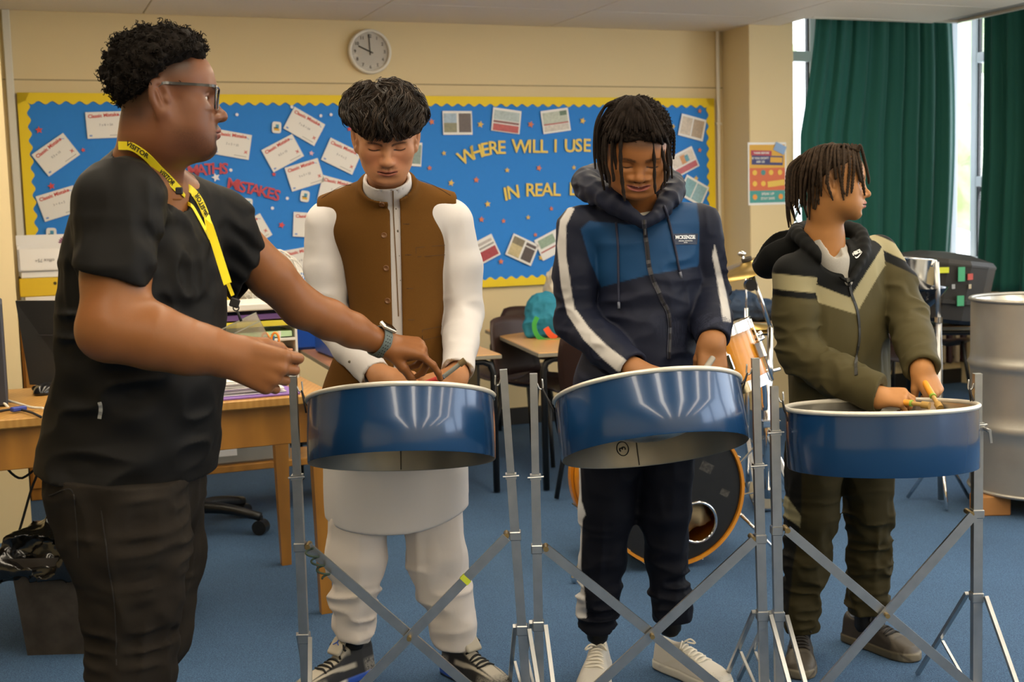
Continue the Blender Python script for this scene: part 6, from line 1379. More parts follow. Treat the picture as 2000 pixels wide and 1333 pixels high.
# ================================================================== the man in black
def build_teacher():
    YB = 2.58
    t = thing('person', 'man in black T-shirt and dark jeans with yellow lanyard, reaching over to the first pan', 'person', (P(250, 900, 2.55) * [1, 1, 0]))
    skin = '#6e442b'; sk = skin_mat('deep_brown', skin, 0.42)
    # ---- head
    HS = 1.035; Rh, hl, hw = head_frame(P(321, 193, 2.52), (0.957, 0.27, -0.02), (0.02, 0, 1), HS)
    hf = head_field(dict(nose_w=1.25, lip=1.2, cheek=0.6, slit=0.0052, back=0.080, top=0.070, dbl=0.35, chin=1.05, low=0.93, brow=1.05, ear=1.08))
    nb = P(283, 345, 2.56)
    def neck(p): return rods(p, [hw((0, -0.022, -0.02)), hw((0, -0.020, -0.07)), nb, nb + [-0.01, 0.01, -0.10]], [0.058, 0.062, 0.068, 0.085], 0.03)
    head = lambda p: smin(hf(hl(p)) * np.float32(HS), neck(p), 0.03)
    V1, F1 = sdf_mesh(lambda p: smax(head(p), -(p[:, 2] - (nb[2] - 0.05)), 0.003), *bounds_of([hw((0, 0, 0)), nb], [0.17, 0.15, 0.18]), 0.0021)
    # ---- near (right) arm
    sh, el, wr = P(234, 405, 2.37), P(221, 648, 2.30), P(437, 694, 2.335)
    hp = hand_parts(wr + nrm(wr - el) * 0.004, (0.90, 0.06, -0.36), (-0.05, -1.0, 0.10), -1, 1.14, [(0.95, 0.95, 0.5), (1.1, 1.0, 0.6), (1.15, 1.0, 0.6), (1.1, 1.0, 0.6)], 0.06, (0.35, 0.3, 0.3), 0.75)
    hfn = hand_field(hp)
    fdir = nrm(wr - el)
    armA = lambda p: smin(smin(rods(p, [sh, sh * 0.45 + el * 0.55 + [0, 0, 0], el + [-0.006, 0, 0.015]], [0.060, 0.058, 0.055], 0.03),
        smin(rods(p, [el + fdir * 0.01, el + fdir * 0.075 + [0, 0, 0.006], el + fdir * 0.14, el + fdir * 0.18 + [0, 0, 0.003], wr, wr + fdir * 0.02], [0.052, 0.0555, 0.046, 0.036, 0.0285, 0.0270], 0.03), ball(p, el + [-0.028, 0.0, -0.012], 0.027), 0.03), 0.045), hfn(p), 0.016)
    tips = np.array([r[1] for r in hp])
    V2, F2 = sdf_mesh(lambda p: smax(armA(p), p[:, 2] - (sh[2] - 0.03), 0.003), *bounds_of(np.vstack([[sh, el, wr], tips]), 0.085), 0.0029)
    # ---- far (left) arm, stretched to the pan
    sh2, el2, wr2 = P(436, 445, 2.80), P(588, 600, 2.93), P(748, 672, 3.06)
    fd2 = nrm(wr2 - el2)
    hp2 = hand_parts(wr2 + fd2 * 0.004, (0.95, 0.10, -0.14), (0.10, -0.45, 0.9), 1, 1.02, [(0.62, 0.30, 0.22), (1.15, 0.75, 0.45), (1.25, 0.9, 0.5), (1.3, 0.9, 0.5)], 0.05, (0.50, 0.45, 0.30), 0.75)
    hfn2 = hand_field(hp2)
    armB = lambda p: smin(smin(rods(p, [sh2, el2 * 0.6 + sh2 * 0.4, el2], [0.054, 0.053, 0.047], 0.015), rods(p, [el2, el2 + fd2 * 0.08, el2 + fd2 * 0.15, wr2, wr2 + fd2 * 0.02], [0.047, 0.047, 0.041, 0.0290, 0.028], 0.015), 0.02), hfn2(p), 0.016)
    tips2 = np.array([r[1] for r in hp2])
    V3, F3 = sdf_mesh(armB, *bounds_of(np.vstack([[sh2, el2, wr2], tips2]), 0.085), 0.0029)
    # ---- hidden core, so that the body is whole under the clothes
    rows = [prow(y, xl, xr, a, YB, 72) for y, xl, xr, a in ((392, 148, 392, 0.165), (440, 130, 418, 0.195), (480, 118, 430, 0.205), (560, 108, 441, 0.21), (640, 106, 443, 0.205), (720, 102, 441, 0.20), (780, 90, 439, 0.20), (850, 74, 434, 0.205), (905, 64, 428, 0.225), (950, 60, 424, 0.235))]
    L0 = Loft([(r[0], r[1], r[2], r[3] * 0.75, r[4] * 0.8, r[5]) for r in rows[:-3]])
    core = lambda p: smin(smin(L0(p), rods(p, [sh, nb, sh2], [0.055, 0.06, 0.055], 0.03), 0.05), rods(p, [P(230, 830, 2.55), P(245, 960, 2.48), P(255, 1180, 2.46), P(252, 1600, 2.45)], [0.08, 0.07, 0.06, 0.045], 0.03), 0.04)
    lo, hi = bounds_of([sh, sh2, P(245, 1600, 2.45)], 0.2); V4, F4 = sdf_mesh(core, lo, hi, 0.012)
    V, Fc = clean_join([(V1, F1), (V2, F2), (V3, F3), (V4, F4)])
    q = hl(V.astype(np.float32)).astype(float)
    def beard(q):
        x = np.abs(q[:, 0]); chin = band(q[:, 2], -0.096, 0.025, 0.010) * step(-x, -0.034, 0.015) * step(q[:, 1], 0.058, 0.018)
        mous = band(q[:, 2], -0.0575, 0.0055, 0.004) * step(-x, -0.027, 0.008) * step(q[:, 1], 0.07, 0.01)
        jaw = 0.38 * band(q[:, 2], -0.095 + 0.35 * (0.07 - q[:, 1]) * 0.6, 0.022, 0.02) * step(q[:, 1], 0.01, 0.03)
        return np.clip(np.maximum(np.maximum(chin * 0.9, mous * 0.9), jaw), 0, 1) * (q[:, 2] < -0.03)
    fade = lambda q: np.clip(0.75 * step(q[:, 2] - (0.022 + 0.2 * q[:, 1]), 0.012, 0.03) * step(-q[:, 1], -0.052, 0.02) + 0.7 * step(-q[:, 1], 0.03, 0.03) * step(q[:, 2], -0.055, 0.035), 0, 0.92) * step(-(q[:, 1] - 0.6 * (q[:, 2] - 0.06)), -0.075, 0.03)
    c = face_paint(V, q, skin, '#7a4238', '#150e0a', 0.9, closed=False, lip=1.2, low=0.93, beard=beard, beardc='#120d0a', stubble=('#1a120d', fade))
    far = (np.abs(q) > 0.16).any(1); c[far] = lin('#86552f')
    # nails
    body = mesh_np('body', V, Fc, sk, t, colors=c)
    for hp_ in (hp, hp2):
        for g in ('t', 'f0', 'f1', 'f2', 'f3'):
            r = [x for x in hp_ if x[4] == g][-1]
            pass
    for s in (-1, 1):
        mb = MB(); mb.ball((0, 0, 0), 0.0127 * HS, 24); Ve, Fe = mb.raw(); rr = np.arccos(np.clip((Ve @ np.array([0, 1, 0])) / (0.0127 * HS), -1, 1))
        ce = np.where((rr < 0.48)[:, None], np.array(lin('#1a0f0a')), np.array(lin('#c9bfb2')))
        mesh_np('eye', hw((s * 0.0315, 0.0668, -0.001)) + Ve @ Rh.T, Fe, mat('eyeball', '#ffffff', 0.15, vcol=True), t, colors=ce)
    # ---- hair: dense curls
    def hmask(q):
        x, y, z = np.abs(q[:, 0]), q[:, 1], q[:, 2]
        line = np.where(y > 0.0, 0.078 - 0.30 * np.clip(0.072 - y, 0, 0.1) - 0.15 * np.clip(0.04 - y, 0, 0.1), 0.046 + 1.05 * y)
        line = np.maximum(line, -0.062) - 0.25 * np.clip(0.06 - x, 0, 0.06) * (y > 0.02)
        return step(z, line + 0.004, 0.022) * step(-y, -0.078, 0.012)
    cen = np.array([0, 0.084 - 0.080, 0.036], np.float32)
    def hair(p):
        q = hl(p); d = ell(q, cen, (0.0745, 0.0805, 0.0705)); m = hmask(q)
        th = 0.034 * m * (0.75 + 0.35 * np.clip(q[:, 2] / 0.08, -0.4, 1) + 0.08 * np.clip(-q[:, 1] / 0.08, 0, 1)) - 0.008
        return (d - th + 0.0075 * noise3(q, 75.0, 3.0) + 0.0045 * noise3(q, 170.0, 9.0) + 0.002 * noise3(q, 420.0, 1.0)) * np.float32(HS * 0.8)
    Vh, Fh = sdf_mesh(hair, *bounds_of([hw((0, -0.01, 0.04))], [0.18, 0.16, 0.17]), 0.0030, margin=1.7)
    M_hair = mat('black_curly_hair', '#0d0a08', 0.85, noise=(140, 0.45, '#261d15'), bump=(500, 0.6, 0.002), spec=0.12)
    hr = mesh_np('hair', Vh, Fh, M_hair, t)
    rng = np.random.default_rng(4); vs, fs, k = [], [], 0
    nrmv = grad(hair, Vh); sel = rng.permutation(len(Vh)); cnt = 0
    for i in sel:
        qq = hl(Vh[i:i + 1].astype(np.float32)); 
        if hmask(qq)[0] < 0.6 or cnt > 900: continue
        if ell(qq, cen, (0.0745, 0.0805, 0.0705))[0] < 0.012: continue
        cnt += 1; n = nrmv[i].astype(float); a, _, b = frame(n, rng.normal(size=3)); r = rng.uniform(0.0022, 0.0040); ph = rng.uniform(0, 6.28); L = rng.uniform(0.004, 0.013)
        th = np.linspace(0, rng.uniform(5, 9), 11); pts = Vh[i] + np.outer(th / th[-1] * L, n) + r * (np.outer(np.cos(th + ph), a) + np.outer(np.sin(th + ph), b))
        v, f = tube_np(pts, np.linspace(0.0013, 0.0006, 11), 4); vs.append(v); fs += [[x + k for x in y] for y in f]; k += len(v)
    o = mesh_np('hair_curls', np.concatenate(vs), fs, M_hair, hr); o['kind'] = 'stuff'
    # ---- glasses
    gl = bpy.data.objects.new('glasses', None); col.objects.link(gl); gl.parent = t
    M_gl = mat('black_clear_frame', '#15171b', 0.2, coat=0.5); M_ln = mat('spectacle_lens', '#ffffff', 0.02, trans=1.0, alpha=0.10)
    for s in (-1, 1):
        mb = MB(); pts = [hw((s * 0.0715, 0.093, 0.0185)), hw((s * 0.0765, 0.075, 0.0195)), hw((s * 0.0785, 0.02, 0.0215)), hw((s * 0.0785, -0.004, 0.021)), hw((s * 0.0795, -0.024, 0.006))]
        mb.tube(resample(pts, 16), 0.002, sq=(0.0030, 0.0052)); mb.build('temple', M_gl, gl, smooth=False)
        cx, w, z0, z1 = s * 0.0365, 0.0285, -0.0225, 0.0195
        loop = [(cx + w * math.copysign(abs(math.cos(a)) ** 0.35, math.cos(a)), (z0 + z1) / 2 + (z1 - z0) / 2 * math.copysign(abs(math.sin(a)) ** 0.35, math.sin(a))) for a in np.linspace(0, 6.283, 33)[:-1]]
        f = lambda x, z: hw((x, 0.1005 - 0.15 * abs(abs(x) - 0.01) + 0.10 * z, z))
        mb = MB(); mb.tube([f(*a) for a in loop], 0.0019, 6, closed=True); rim = mb.build('rim', M_gl, gl, smooth=True)
        mb = MB(); mb.add([f(*a) for a in loop], [list(range(len(loop)))]); mb.build('lens', M_ln, rim)
    mb = MB(); mb.tube([hw((x, 0.1015 - abs(x) * 0.1, 0.012)) for x in np.linspace(-0.009, 0.009, 7)], 0.002, 6); mb.build('bridge', M_gl, gl, smooth=True)
    # ---- T-shirt
    LT = Loft(rows); b1 = P(62, 897, 2.58); b2 = P(426, 933, 2.58); hem_n = nrm(np.cross(b2 - b1, [0.0, 1.0, 0.0])); hem_n = hem_n if hem_n[2] < 0 else -hem_n
    sl1 = P(221, 541, 2.32); d1 = nrm(el - sh)
    sn1 = nrm(np.cross(P(283, 560, 2.30) - P(143, 519, 2.30), [0, 1, 0.0])); sn1 = sn1 if sn1[2] < 0 else -sn1
    sl2 = P(489, 548, 2.85); sn2 = nrm(np.cross(P(516, 507, 2.85) - P(462, 588, 2.85), [0, 1, 0.0])); sn2 = sn2 if sn2[0] > 0 else -sn2
    colr = hw((0, -0.03, -0.135))
    def shirt(p):
        d = LT(p)
        d = smin(d, rods(p, [P(262, 352, 2.52), P(236, 392, 2.40)], [0.055, 0.078], 0.02), 0.06)
        d = smin(d, rods(p, [P(300, 360, 2.60), P(425, 428, 2.78)], [0.055, 0.066], 0.02), 0.06)
        d = smin(d, seg(p, P(255, 330, 2.57), P(210, 380, 2.57), 0.045, 0.06), 0.06)
        s1 = smax(rods(p, [sh + [0.002, 0, -0.005], sl1 + [0.002, 0, 0.01], sl1 + sn1 * 0.05], [0.074, 0.0685, 0.068], 0.02), plane(p, sl1, sn1), 0.004)
        s2 = smax(rods(p, [sh2, sl2, sl2 + sn2 * 0.05], [0.072, 0.060, 0.059], 0.015), plane(p, sl2, sn2), 0.004)
        d = smin(d, s1, 0.055); d = smin(d, s2, 0.045)
        w = wsum(p, [(near(p, P(330, 480, 2.45), 0.16), lambda q: folds(q, (26, 26, 12), 0.011, 2.0)), (near(p, P(250, 800, 2.42), 0.28), lambda q: folds(q, (9, 9, 22), 0.012, 5.0)),
            (near(p, P(460, 470, 2.8), 0.09), lambda q: 0.006 * np.sin(150 * (q[:, 2] * 0.8 + q[:, 0] * 0.6) + 3 * noise3(q, 15.0, 1.0))), (near(p, P(225, 480, 2.3), 0.10), lambda q: folds(q, (22, 22, 8), 0.003, 8.0)),
            # long diagonal drapes from the near armpit across the belly
            (near(p, P(350, 560, 2.42), 0.14) * np.clip((p[:, 0] - P(270, 600, 2.4)[0]) / 0.06, 0, 1), lambda q: 0.007 * np.sin(((q[:, 0] - sh[0]) * 0.6 + (q[:, 2] - sh[2]) * 0.8) * 95 + 3.5 * noise3(q, 9.0, 2.0)))])
        d = d - w
        d = smax(d, plane(p, (b1 + b2) / 2, hem_n), 0.004)
        d = smax(d, -seg(p, sl1 - sn1 * 0.02, sl1 + sn1 * 0.06, 0.048, 0.070), 0.003)
        d = smax(d, -seg(p, sl2 - sn2 * 0.02, sl2 + sn2 * 0.06, 0.044, 0.060), 0.003)
        cn = smax(-(plane(p, nb + [0.01, 0, 0.005], nrm((0.55, 0, 0.83)))), -0.2 + 0 * d, 0.01)
        d = smax(d, -smin(rods(p, [hw((0, -0.022, -0.06)), nb + [0.012, -0.005, -0.045]], [0.071, 0.074], 0.02), ball(p, P(338, 352, 2.49), 0.030), 0.03), 0.006)
        return d
    def shirt_col(V):
        c = np.tile(np.array(lin('#131211')), (len(V), 1)); v = V.astype(np.float32)
        for off in (0.028,):
            c = mixc(c, '#0d0c0b', 0.7 * band(plane(v, (b1 + b2) / 2, hem_n), -off, 0.0018, 0.002)); 
        c = mixc(c, '#0f0e0d', 0.7 * band(plane(v, sl1, sn1), -0.024, 0.0018, 0.002) * near(v, sl1, 0.13)); c = mixc(c, '#0f0e0d', 0.7 * band(plane(v, sl2, sn2), -0.024, 0.0018, 0.002) * near(v, sl2, 0.12))
        return c
    M_ts = mat('black_sports_jersey', '#131211', 0.62, vcol=True, bump=(700, 0.15, 0.0006), spec=0.12)
    pts = [P(62, 900, 2.4), P(62, 900, 2.8), P(516, 560, 2.9), P(240, 280, 2.5), sl1, P(426, 940, 2.4)]
    ts = solid('t_shirt', shirt, pts, 0.10, 0.0046, M_ts, t, shirt_col)
    # side vent tab on the hem, collar rib
    pp, nn = surf_path(shirt, [(195, 786), (197, 800), (195, 818)], 6, 0.001, y0=2.0, y1=2.9); mb = MB(); ribbon(mb, pp, nn, 0.007, 0.002); mb.build('vent_tab', mat('grey_tab', '#8b8a86', 0.6), ts)
    pp, nn = surf_path(shirt, [(205, 420), (200, 470), (198, 515)], 10, 0.0002, y0=2.0, y1=2.9)
    # ---- jeans
    hipN, kneeN, ankN = P(236, 945, 2.47), P(258, 1180, 2.455), P(248, 1585, 2.46)
    hipF, kneeF, ankF = P(296, 945, 2.70), P(300, 1232, 2.72), P(170, 1560, 2.80)
    LP = Loft([prow(y, xl, xr, a, YB, 72) for y, xl, xr, a in ((850, 100, 410, 0.19), (900, 84, 405, 0.195), (960, 92, 398, 0.195), (1010, 112, 392, 0.19), (1060, 150, 372, 0.17))])
    def jeans(p):
        d = LP(p)
        n1 = rods(p, [hipN, P(255, 1060, 2.465), kneeN, P(258, 1290, 2.455), P(253, 1400, 2.46), ankN], [0.118, 0.112, 0.091, 0.083, 0.080, 0.070], 0.03)
        n2 = rods(p, [hipF, P(312, 1080, 2.72), kneeF, P(245, 1390, 2.77), ankF], [0.108, 0.095, 0.080, 0.070, 0.062], 0.03)
        d = smin(smin(d, n1, 0.05), n2, 0.03)
        d = d - folds(p, (10, 10, 30), 0.009, 1.0) * (0.25 + near(p, kneeN, 0.18) + 0.9 * near(p, P(330, 1010, 2.4), 0.12)) - folds(p, (20, 20, 8), 0.006, 7.0)
        d = smax(smax(d, -(p[:, 2] - 0.055), 0.004), -plane(p, (b1 + b2) / 2 + [0, 0, 0.012], hem_n), 0.004)
        return d
    def jeans_col(V):
        n = noise3(V, 14, 3.0); c = np.tile(np.array(lin('#211d19')), (len(V), 1)); c = mixc(c, '#35302a', np.clip(0.35 + 0.5 * n, 0, 1) * 0.6)
        return c
    jn = solid('jeans', jeans, [P(84, 880, 2.3), P(84, 880, 2.9), P(410, 1000, 2.9), ankN * [1, 1, 0], ankF * [1, 1, 0], hipN, kneeF], 0.14, 0.0055, mat('black_denim', '#211d19', 0.9, spec=0.1, vcol=True, bump=(900, 0.3, 0.0008), noise=(500, 0.35, None)), t, jeans_col)
    for pix in ([(183, 910), (200, 1000), (212, 1100), (226, 1190), (228, 1300)], [(98, 968), (140, 957), (150, 1010), (155, 1090)], [(198, 928), (198, 945), (290, 922)]):
        pp, nn = surf_path(jeans, pix, 30, 0.0022, y0=2.0, y1=2.9); mb = MB(); ribbon(mb, pp, nn, 0.0022, 0.0012); mb.build('seam', mat('denim_seam', '#1d1a18', 0.8), jn)
    mb = MB(); q = hit(jeans, 196, 942, 2.0, 2.9); mb.ball(q, 0.005, 10); mb.build('rivet', mat('dull_rivet', '#5c5852', 0.4, metal=0.8), jn, smooth=True)
    # ---- shoes
    for ank, dx in ((ankN, 0), (ankF, 0)):
        f0 = ank * [1, 1, 0]
        sf = lambda p: smax(smin(rods(p, [f0 + [-0.03, 0, 0.045], f0 + [0.11, -0.012, 0.036], f0 + [0.18, -0.018, 0.028]], [0.045, 0.040, 0.030], 0.03), rods(p, [f0 + [0, 0, 0.05], f0 + [0, 0, 0.10]], [0.045, 0.045], 0.02), 0.03), -(p[:, 2] - 0.001), 0.004)
        solid('shoe', sf, [f0, f0 + [0.2, -0.02, 0.1]], 0.08, 0.006, mat('black_leather', '#151413', 0.4), t)
    # ---- watch on the far wrist
    wt = bpy.data.objects.new('wristwatch', None); col.objects.link(wt); wt.parent = t
    wc = P(741, 668, 3.055); ax = fd2; s_, _, u_ = frame(ax, (0.2, -0.3, 1))
    ring = lambda rx, rz, n=28: [wc + rx * math.cos(a) * s_ + rz * math.sin(a) * u_ for a in np.linspace(0, 6.283, n + 1)[:-1]]
    mb = MB(); V = []; n = 36
    for r in (0.0370, 0.0395):
        for e in (-0.0115, 0.0115):
            V += [wc + ax * e + r * (math.cos(a) * s_ * 1.02 + math.sin(a) * u_ * 0.97) for a in np.linspace(0, 6.283, n + 1)[:-1]]
    Fc = []
    for i in range(n):
        j = (i + 1) % n
        for a, b in ((0, 1), (1, 3), (3, 2), (2, 0)): Fc.append([a * n + i, a * n + j, b * n + j, b * n + i])
    mb.add(V, Fc); st = mb.build('strap', mat('grey_green_strap', '#55605f', 0.6), wt, auto=40)
    mb = MB()
    for i in range(30):
        a = math.radians(i * 12)
        if 50 < i * 12 < 130: continue
        for e in ((-0.0062, 0, 0.0062) if i % 2 == 0 else (-0.0032, 0.0032)):
            c_ = wc + ax * e + 0.0398 * (math.cos(a) * s_ * 1.02 + math.sin(a) * u_ * 0.97); nn = nrm(math.cos(a) * s_ + math.sin(a) * u_); b1_, _, b2_ = frame(nn, ax)
            mb.add([c_ + 0.0016 * (math.cos(x) * b1_ + math.sin(x) * b2_) for x in np.linspace(0, 6.283, 9)[:-1]], [list(range(8))])
    o = mb.build('strap_holes', mat('strap_hole_black', '#0c0d0d', 0.8), st); o['kind'] = 'stuff'
    mb = MB(); mb.box(wc + u_ * 0.0415, (0.034, 0.038, 0.010), np.array([s_, ax, u_]).T, 0.003); mb.build('case', mat('watch_case', '#b9b4ac', 0.25, metal=0.8), wt)
    mb = MB(); mb.box(wc + u_ * 0.0470, (0.030, 0.034, 0.002), np.array([s_, ax, u_]).T, 0.001); mb.build('screen', mat('watch_screen', '#0a0a0c', 0.1), wt)
    # ---- lanyard
    ly = thing('lanyard', 'yellow VISITOR lanyard with clear badge pouch round the man\'s neck', 'lanyard', P(450, 700, 2.47))
    M_ly = mat('yellow_webbing', '#e9d51c', 0.6, bump=(900, 0.2, 0.0005)); M_tx = mat('black_strap_print', '#1c1b12', 0.7)
    comb = lambda p: np.minimum(shirt(p), head(p))
    def strap(pix, w, labels, y0=2.0, y1=3.0, tail=None):
        pp, nn = surf_path(comb, pix, 40, 0.004, y0=y0, y1=y1)
        if tail: pp = np.vstack([pp, [P(*a) for a in tail]]); pp = resample(pp[::3], 44); nn = np.vstack([nn, [[0.2, -1, 0.1]] * len(tail)]); nn = np.array([nn[min(int(i * len(nn) / 44), len(nn) - 1)] for i in range(44)])
        for _ in range(3): pp[1:-1] = (pp[:-2] + 2 * pp[1:-1] + pp[2:]) / 4
        nn = nn + np.array([0.0, -0.6, 0.05]); mb = MB(); ribbon(mb, pp, nn, w, 0.0014); st = mb.build('strap', M_ly, ly)
        mb = MB(); k = 0
        for f, fl in labels:
            i = int(f * (len(pp) - 1)); T = nrm(pp[min(i + 1, len(pp) - 1)] - pp[max(i - 1, 0)]) * fl; n = nrm(nn[i] - (nn[i] @ T) * T); ay = np.cross(n, T)
            text_at(mb, 'VISITOR', pp[i] + n * 0.0022, T, ay, w * 0.85, 0.0006, 0.0003); k += 1
        if k: mb.build('print', M_tx, st)['kind'] = 'stuff'
        return pp
    strap([(236, 284), (262, 286), (290, 306), (318, 338), (347, 372)], 0.016, [(0.35, 1), (0.8, 1)])
    strap([(349, 374), (368, 398), (392, 440), (412, 480)], 0.007, [], tail=[(428, 516, 2.43), (448, 566, 2.435), (455, 578, 2.44)])
    strap([(360, 362), (385, 390), (402, 430)], 0.016, [(0.60, -1), (0.86, 1)], tail=[(418, 478, 2.42), (432, 520, 2.425), (445, 555, 2.43), (456, 583, 2.44)])
    e = P(457, 586, 2.44); mb = MB(); mb.box(P(350, 373, 2.40), (0.014, 0.006, 0.014), bev=0.002); mb.build('slider', M_cord, ly)
    mb = MB(); mb.box(e + [0.001, 0, -0.006], (0.019, 0.005, 0.018), rotm((0, 1, 0), 0.35), 0.002); mb.build('end_clamp', M_cord, ly)
    q = P(461, 602, 2.44); mb = MB(); mb.tube([q + [0.0055 * math.cos(a), 0, 0.0055 * math.sin(a)] for a in np.linspace(0, 6.283, 15)[:-1]], 0.0014, 6, closed=True); mb.tube([q + [0.002, 0, -0.005], P(471, 628, 2.44)], [0.0022, 0.0028], 8); mb.build('swivel_hook', M_cord, ly, smooth=True)
    mb = MB(); cb = P(478, 662, 2.455); Rb = rotm((0, 1, 0), -0.42); mb.box(cb, (0.088, 0.003, 0.075), Rb, 0.001)
    mb.build('badge_pouch', mat('clear_badge_plastic', '#e9ecdf', 0.12, trans=0.9, alpha=0.5), ly)
    mb = MB()
    for z in (0.036, 0.018, -0.036): mb.box(cb + Rb @ np.array([0, -0.003, z]), (0.088, 0.002, 0.0022), Rb)
    mb.build('pouch_welds', mat('pouch_weld', '#b9bcae', 0.3, alpha=0.7), ly)['kind'] = 'stuff'
    return shirt
teacher_shirt = build_teacher()

# ================================================================== the boy in the brown waistcoat
def build_boy1():
    YB = 3.43
    t = thing('person', 'boy in white tunic and trousers and brown waistcoat, looking down at his steel pan', 'person', P(770, 1300, 3.43) * [1, 1, 0])
    skin = '#b07b57'; sk = skin_mat('tan', '#b98560', 0.5)
    HS = 0.95; Rh, hl, hw = head_frame(P(754, 269, 3.26), (0.11 * 0.92, -0.995 * 0.92, -0.40), (0.01, 0, 1), HS)
    PR = dict(nose_l=1.3, nose_w=0.9, lip=1.0, wide=1.06, low=0.93, lids=1.15, open=0.0012, smile=0.35, ear=1.12, top=0.078, jaw=0.90, chin=0.9)
    hf = head_field(PR)
    nb = P(757, 372, 3.40)
    neck = lambda p: rods(p, [hw((0, -0.02, -0.03)), hw((0, -0.015, -0.075)), nb, nb + [0, 0.02, -0.1]], [0.05, 0.050, 0.054, 0.07], 0.03)
    head = lambda p: smin(hf(hl(p)) * np.float32(HS), neck(p), 0.02)
    V1, F1 = sdf_mesh(lambda p: smax(head(p), -(p[:, 2] - (nb[2] - 0.03)), 0.003), *bounds_of([hw((0, 0, 0)), nb], [0.14, 0.15, 0.16]), 0.0020)
    # arms
    shL, elL, wrL = P(628, 432, 3.43), P(640, 618, 3.44), P(742, 736, 3.225)
    shR, elR, wrR = P(893, 428, 3.43), P(908, 610, 3.45), P(893, 735, 3.225)
    hpL = hand_parts(wrL, (0.86, -0.30, -0.16), (-0.1, -0.55, 0.85), -1, 0.92, [(0.7, 1.0, 0.6)] * 4, 0.04, (0.3, 0.3, 0.3), 0.5)
    hpR = hand_parts(wrR, (-0.80, -0.38, -0.22), (0.1, -0.55, 0.85), 1, 0.92, [(0.7, 1.0, 0.6)] * 4, 0.04, (0.3, 0.3, 0.3), 0.5)
    parts = []
    for el, wr, hp in ((elL, wrL, hpL), (elR, wrR, hpR)):
        hfn = hand_field(hp); d_ = nrm(wr - el)
        fn = lambda p, el=el, wr=wr, hfn=hfn, d_=d_: smin(rods(p, [wr - d_ * 0.14, wr, wr + d_ * 0.015], [0.034, 0.026, 0.025], 0.02), hfn(p), 0.015)
        parts.append(sdf_mesh(fn, *bounds_of(np.vstack([[wr - d_ * 0.14], [r[1] for r in hp]]), 0.05), 0.0027))
    Lc = Loft([prow(y, xl + 22, xr - 22, 0.085, YB, 0) for y, xl, xr in ((410, 665, 852), (470, 655, 875), (620, 680, 872), (800, 640, 895))])
    core = lambda p: smin(smin(Lc(p), rods(p, [elL, shL + [0.01, 0, -0.02], nb + [0, 0, -0.04], shR + [-0.01, 0, -0.02], elR], [0.03, 0.028, 0.04, 0.028, 0.03], 0.02), 0.02), np.minimum(rods(p, [P(725, 780, YB), P(704, 940, YB), P(697, 1090, YB), P(693, 1250, YB)], [0.05, 0.05, 0.045, 0.032]), rods(p, [P(815, 780, YB), P(838, 940, YB), P(852, 1090, YB), P(886, 1250, YB)], [0.05, 0.05, 0.045, 0.032])), 0.04)
    parts.append(sdf_mesh(core, *bounds_of([shL, shR, P(770, 1270, YB), nb], 0.16), 0.013))
    V, Fc = clean_join([(V1, F1)] + parts); q = hl(V.astype(np.float32)).astype(float)
    mous = lambda q: 0.42 * band(q[:, 2], -0.0555, 0.0038, 0.004) * step(-np.abs(q[:, 0]), -0.025, 0.008) * step(q[:, 1], 0.07, 0.01)
    c = face_paint(V, q, skin, '#9c5a4c', '#1c1410', 0.92, smile=0.35, lids=1.15, browz=-0.006, low=0.93, wide=1.06, blush='#b9775a', beard=mous, beardc='#3a271c', stubble=('#2a1f18', lambda q: 0.55 * step(q[:, 2], 0.02, 0.03) * step(-q[:, 1], -0.035, 0.02) * step(np.abs(q[:, 0]), 0.055, 0.01)))
    far = (np.abs(q) > 0.17).any(1); c[far] = lin('#b88259'); c[V[:, 2] < 0.24] = lin('#1a1a1c')
    mesh_np('body', V, Fc, sk, t, colors=c)
    # ---- hair: thick wavy mop with a fringe
    cen = np.array([0, -0.012, 0.060], np.float32); rad = np.array([0.112, 0.116, 0.088], np.float32)
    def mop(p):
        q = hl(p); x, y, z = q[:, 0], q[:, 1], q[:, 2]
        d = ell(q, cen, rad) + 0.008 * noise3(q, 26, 2.0) + 0.005 * noise3(q, 60, 5.0) + 0.002 * noise3(q, 130, 8.0)
        d = smin(d, ell(q, (0, 0.045, 0.062), (0.082, 0.062, 0.040)), 0.03)
        low = np.where(y > 0.02, 0.034 + 3.0 * x * x + 0.010 * noise3(q, 50, 4.0), 0.052 - 0.75 * np.clip(0.0 - y, 0, 0.12))
        d = smax(d, low - z, 0.016)
        return d * np.float32(HS * 0.75)
    Vh, Fh = sdf_mesh(mop, *bounds_of([hw((0, -0.01, 0.05))], 0.16), 0.0032, margin=1.7)
    M_h = mat('dark_brown_hair', '#15100c', 0.95, noise=(90, 0.5, '#2a2018'), bump=(300, 0.8, 0.003), spec=0.1)
    hr = mesh_np('hair', Vh, Fh, M_h, t)
    rng = np.random.default_rng(7); vs, fs, cs, k = [], [], [], 0
    crown = np.array([0.006, -0.045, 0.15]); qa = hl(Vh.astype(np.float32)).astype(float); na = grad(mop, Vh) @ Rh
    def lump(q, n=None):                     # signed distance to the mop in head axes
        return mop(hw(np.asarray(q)[None]).astype(np.float32))[0] / HS
    cand = [i for i in rng.permutation(len(Vh)) if qa[i][2] > (0.034 if qa[i][1] > 0.02 else 0.045) and qa[i][1] > -0.11]
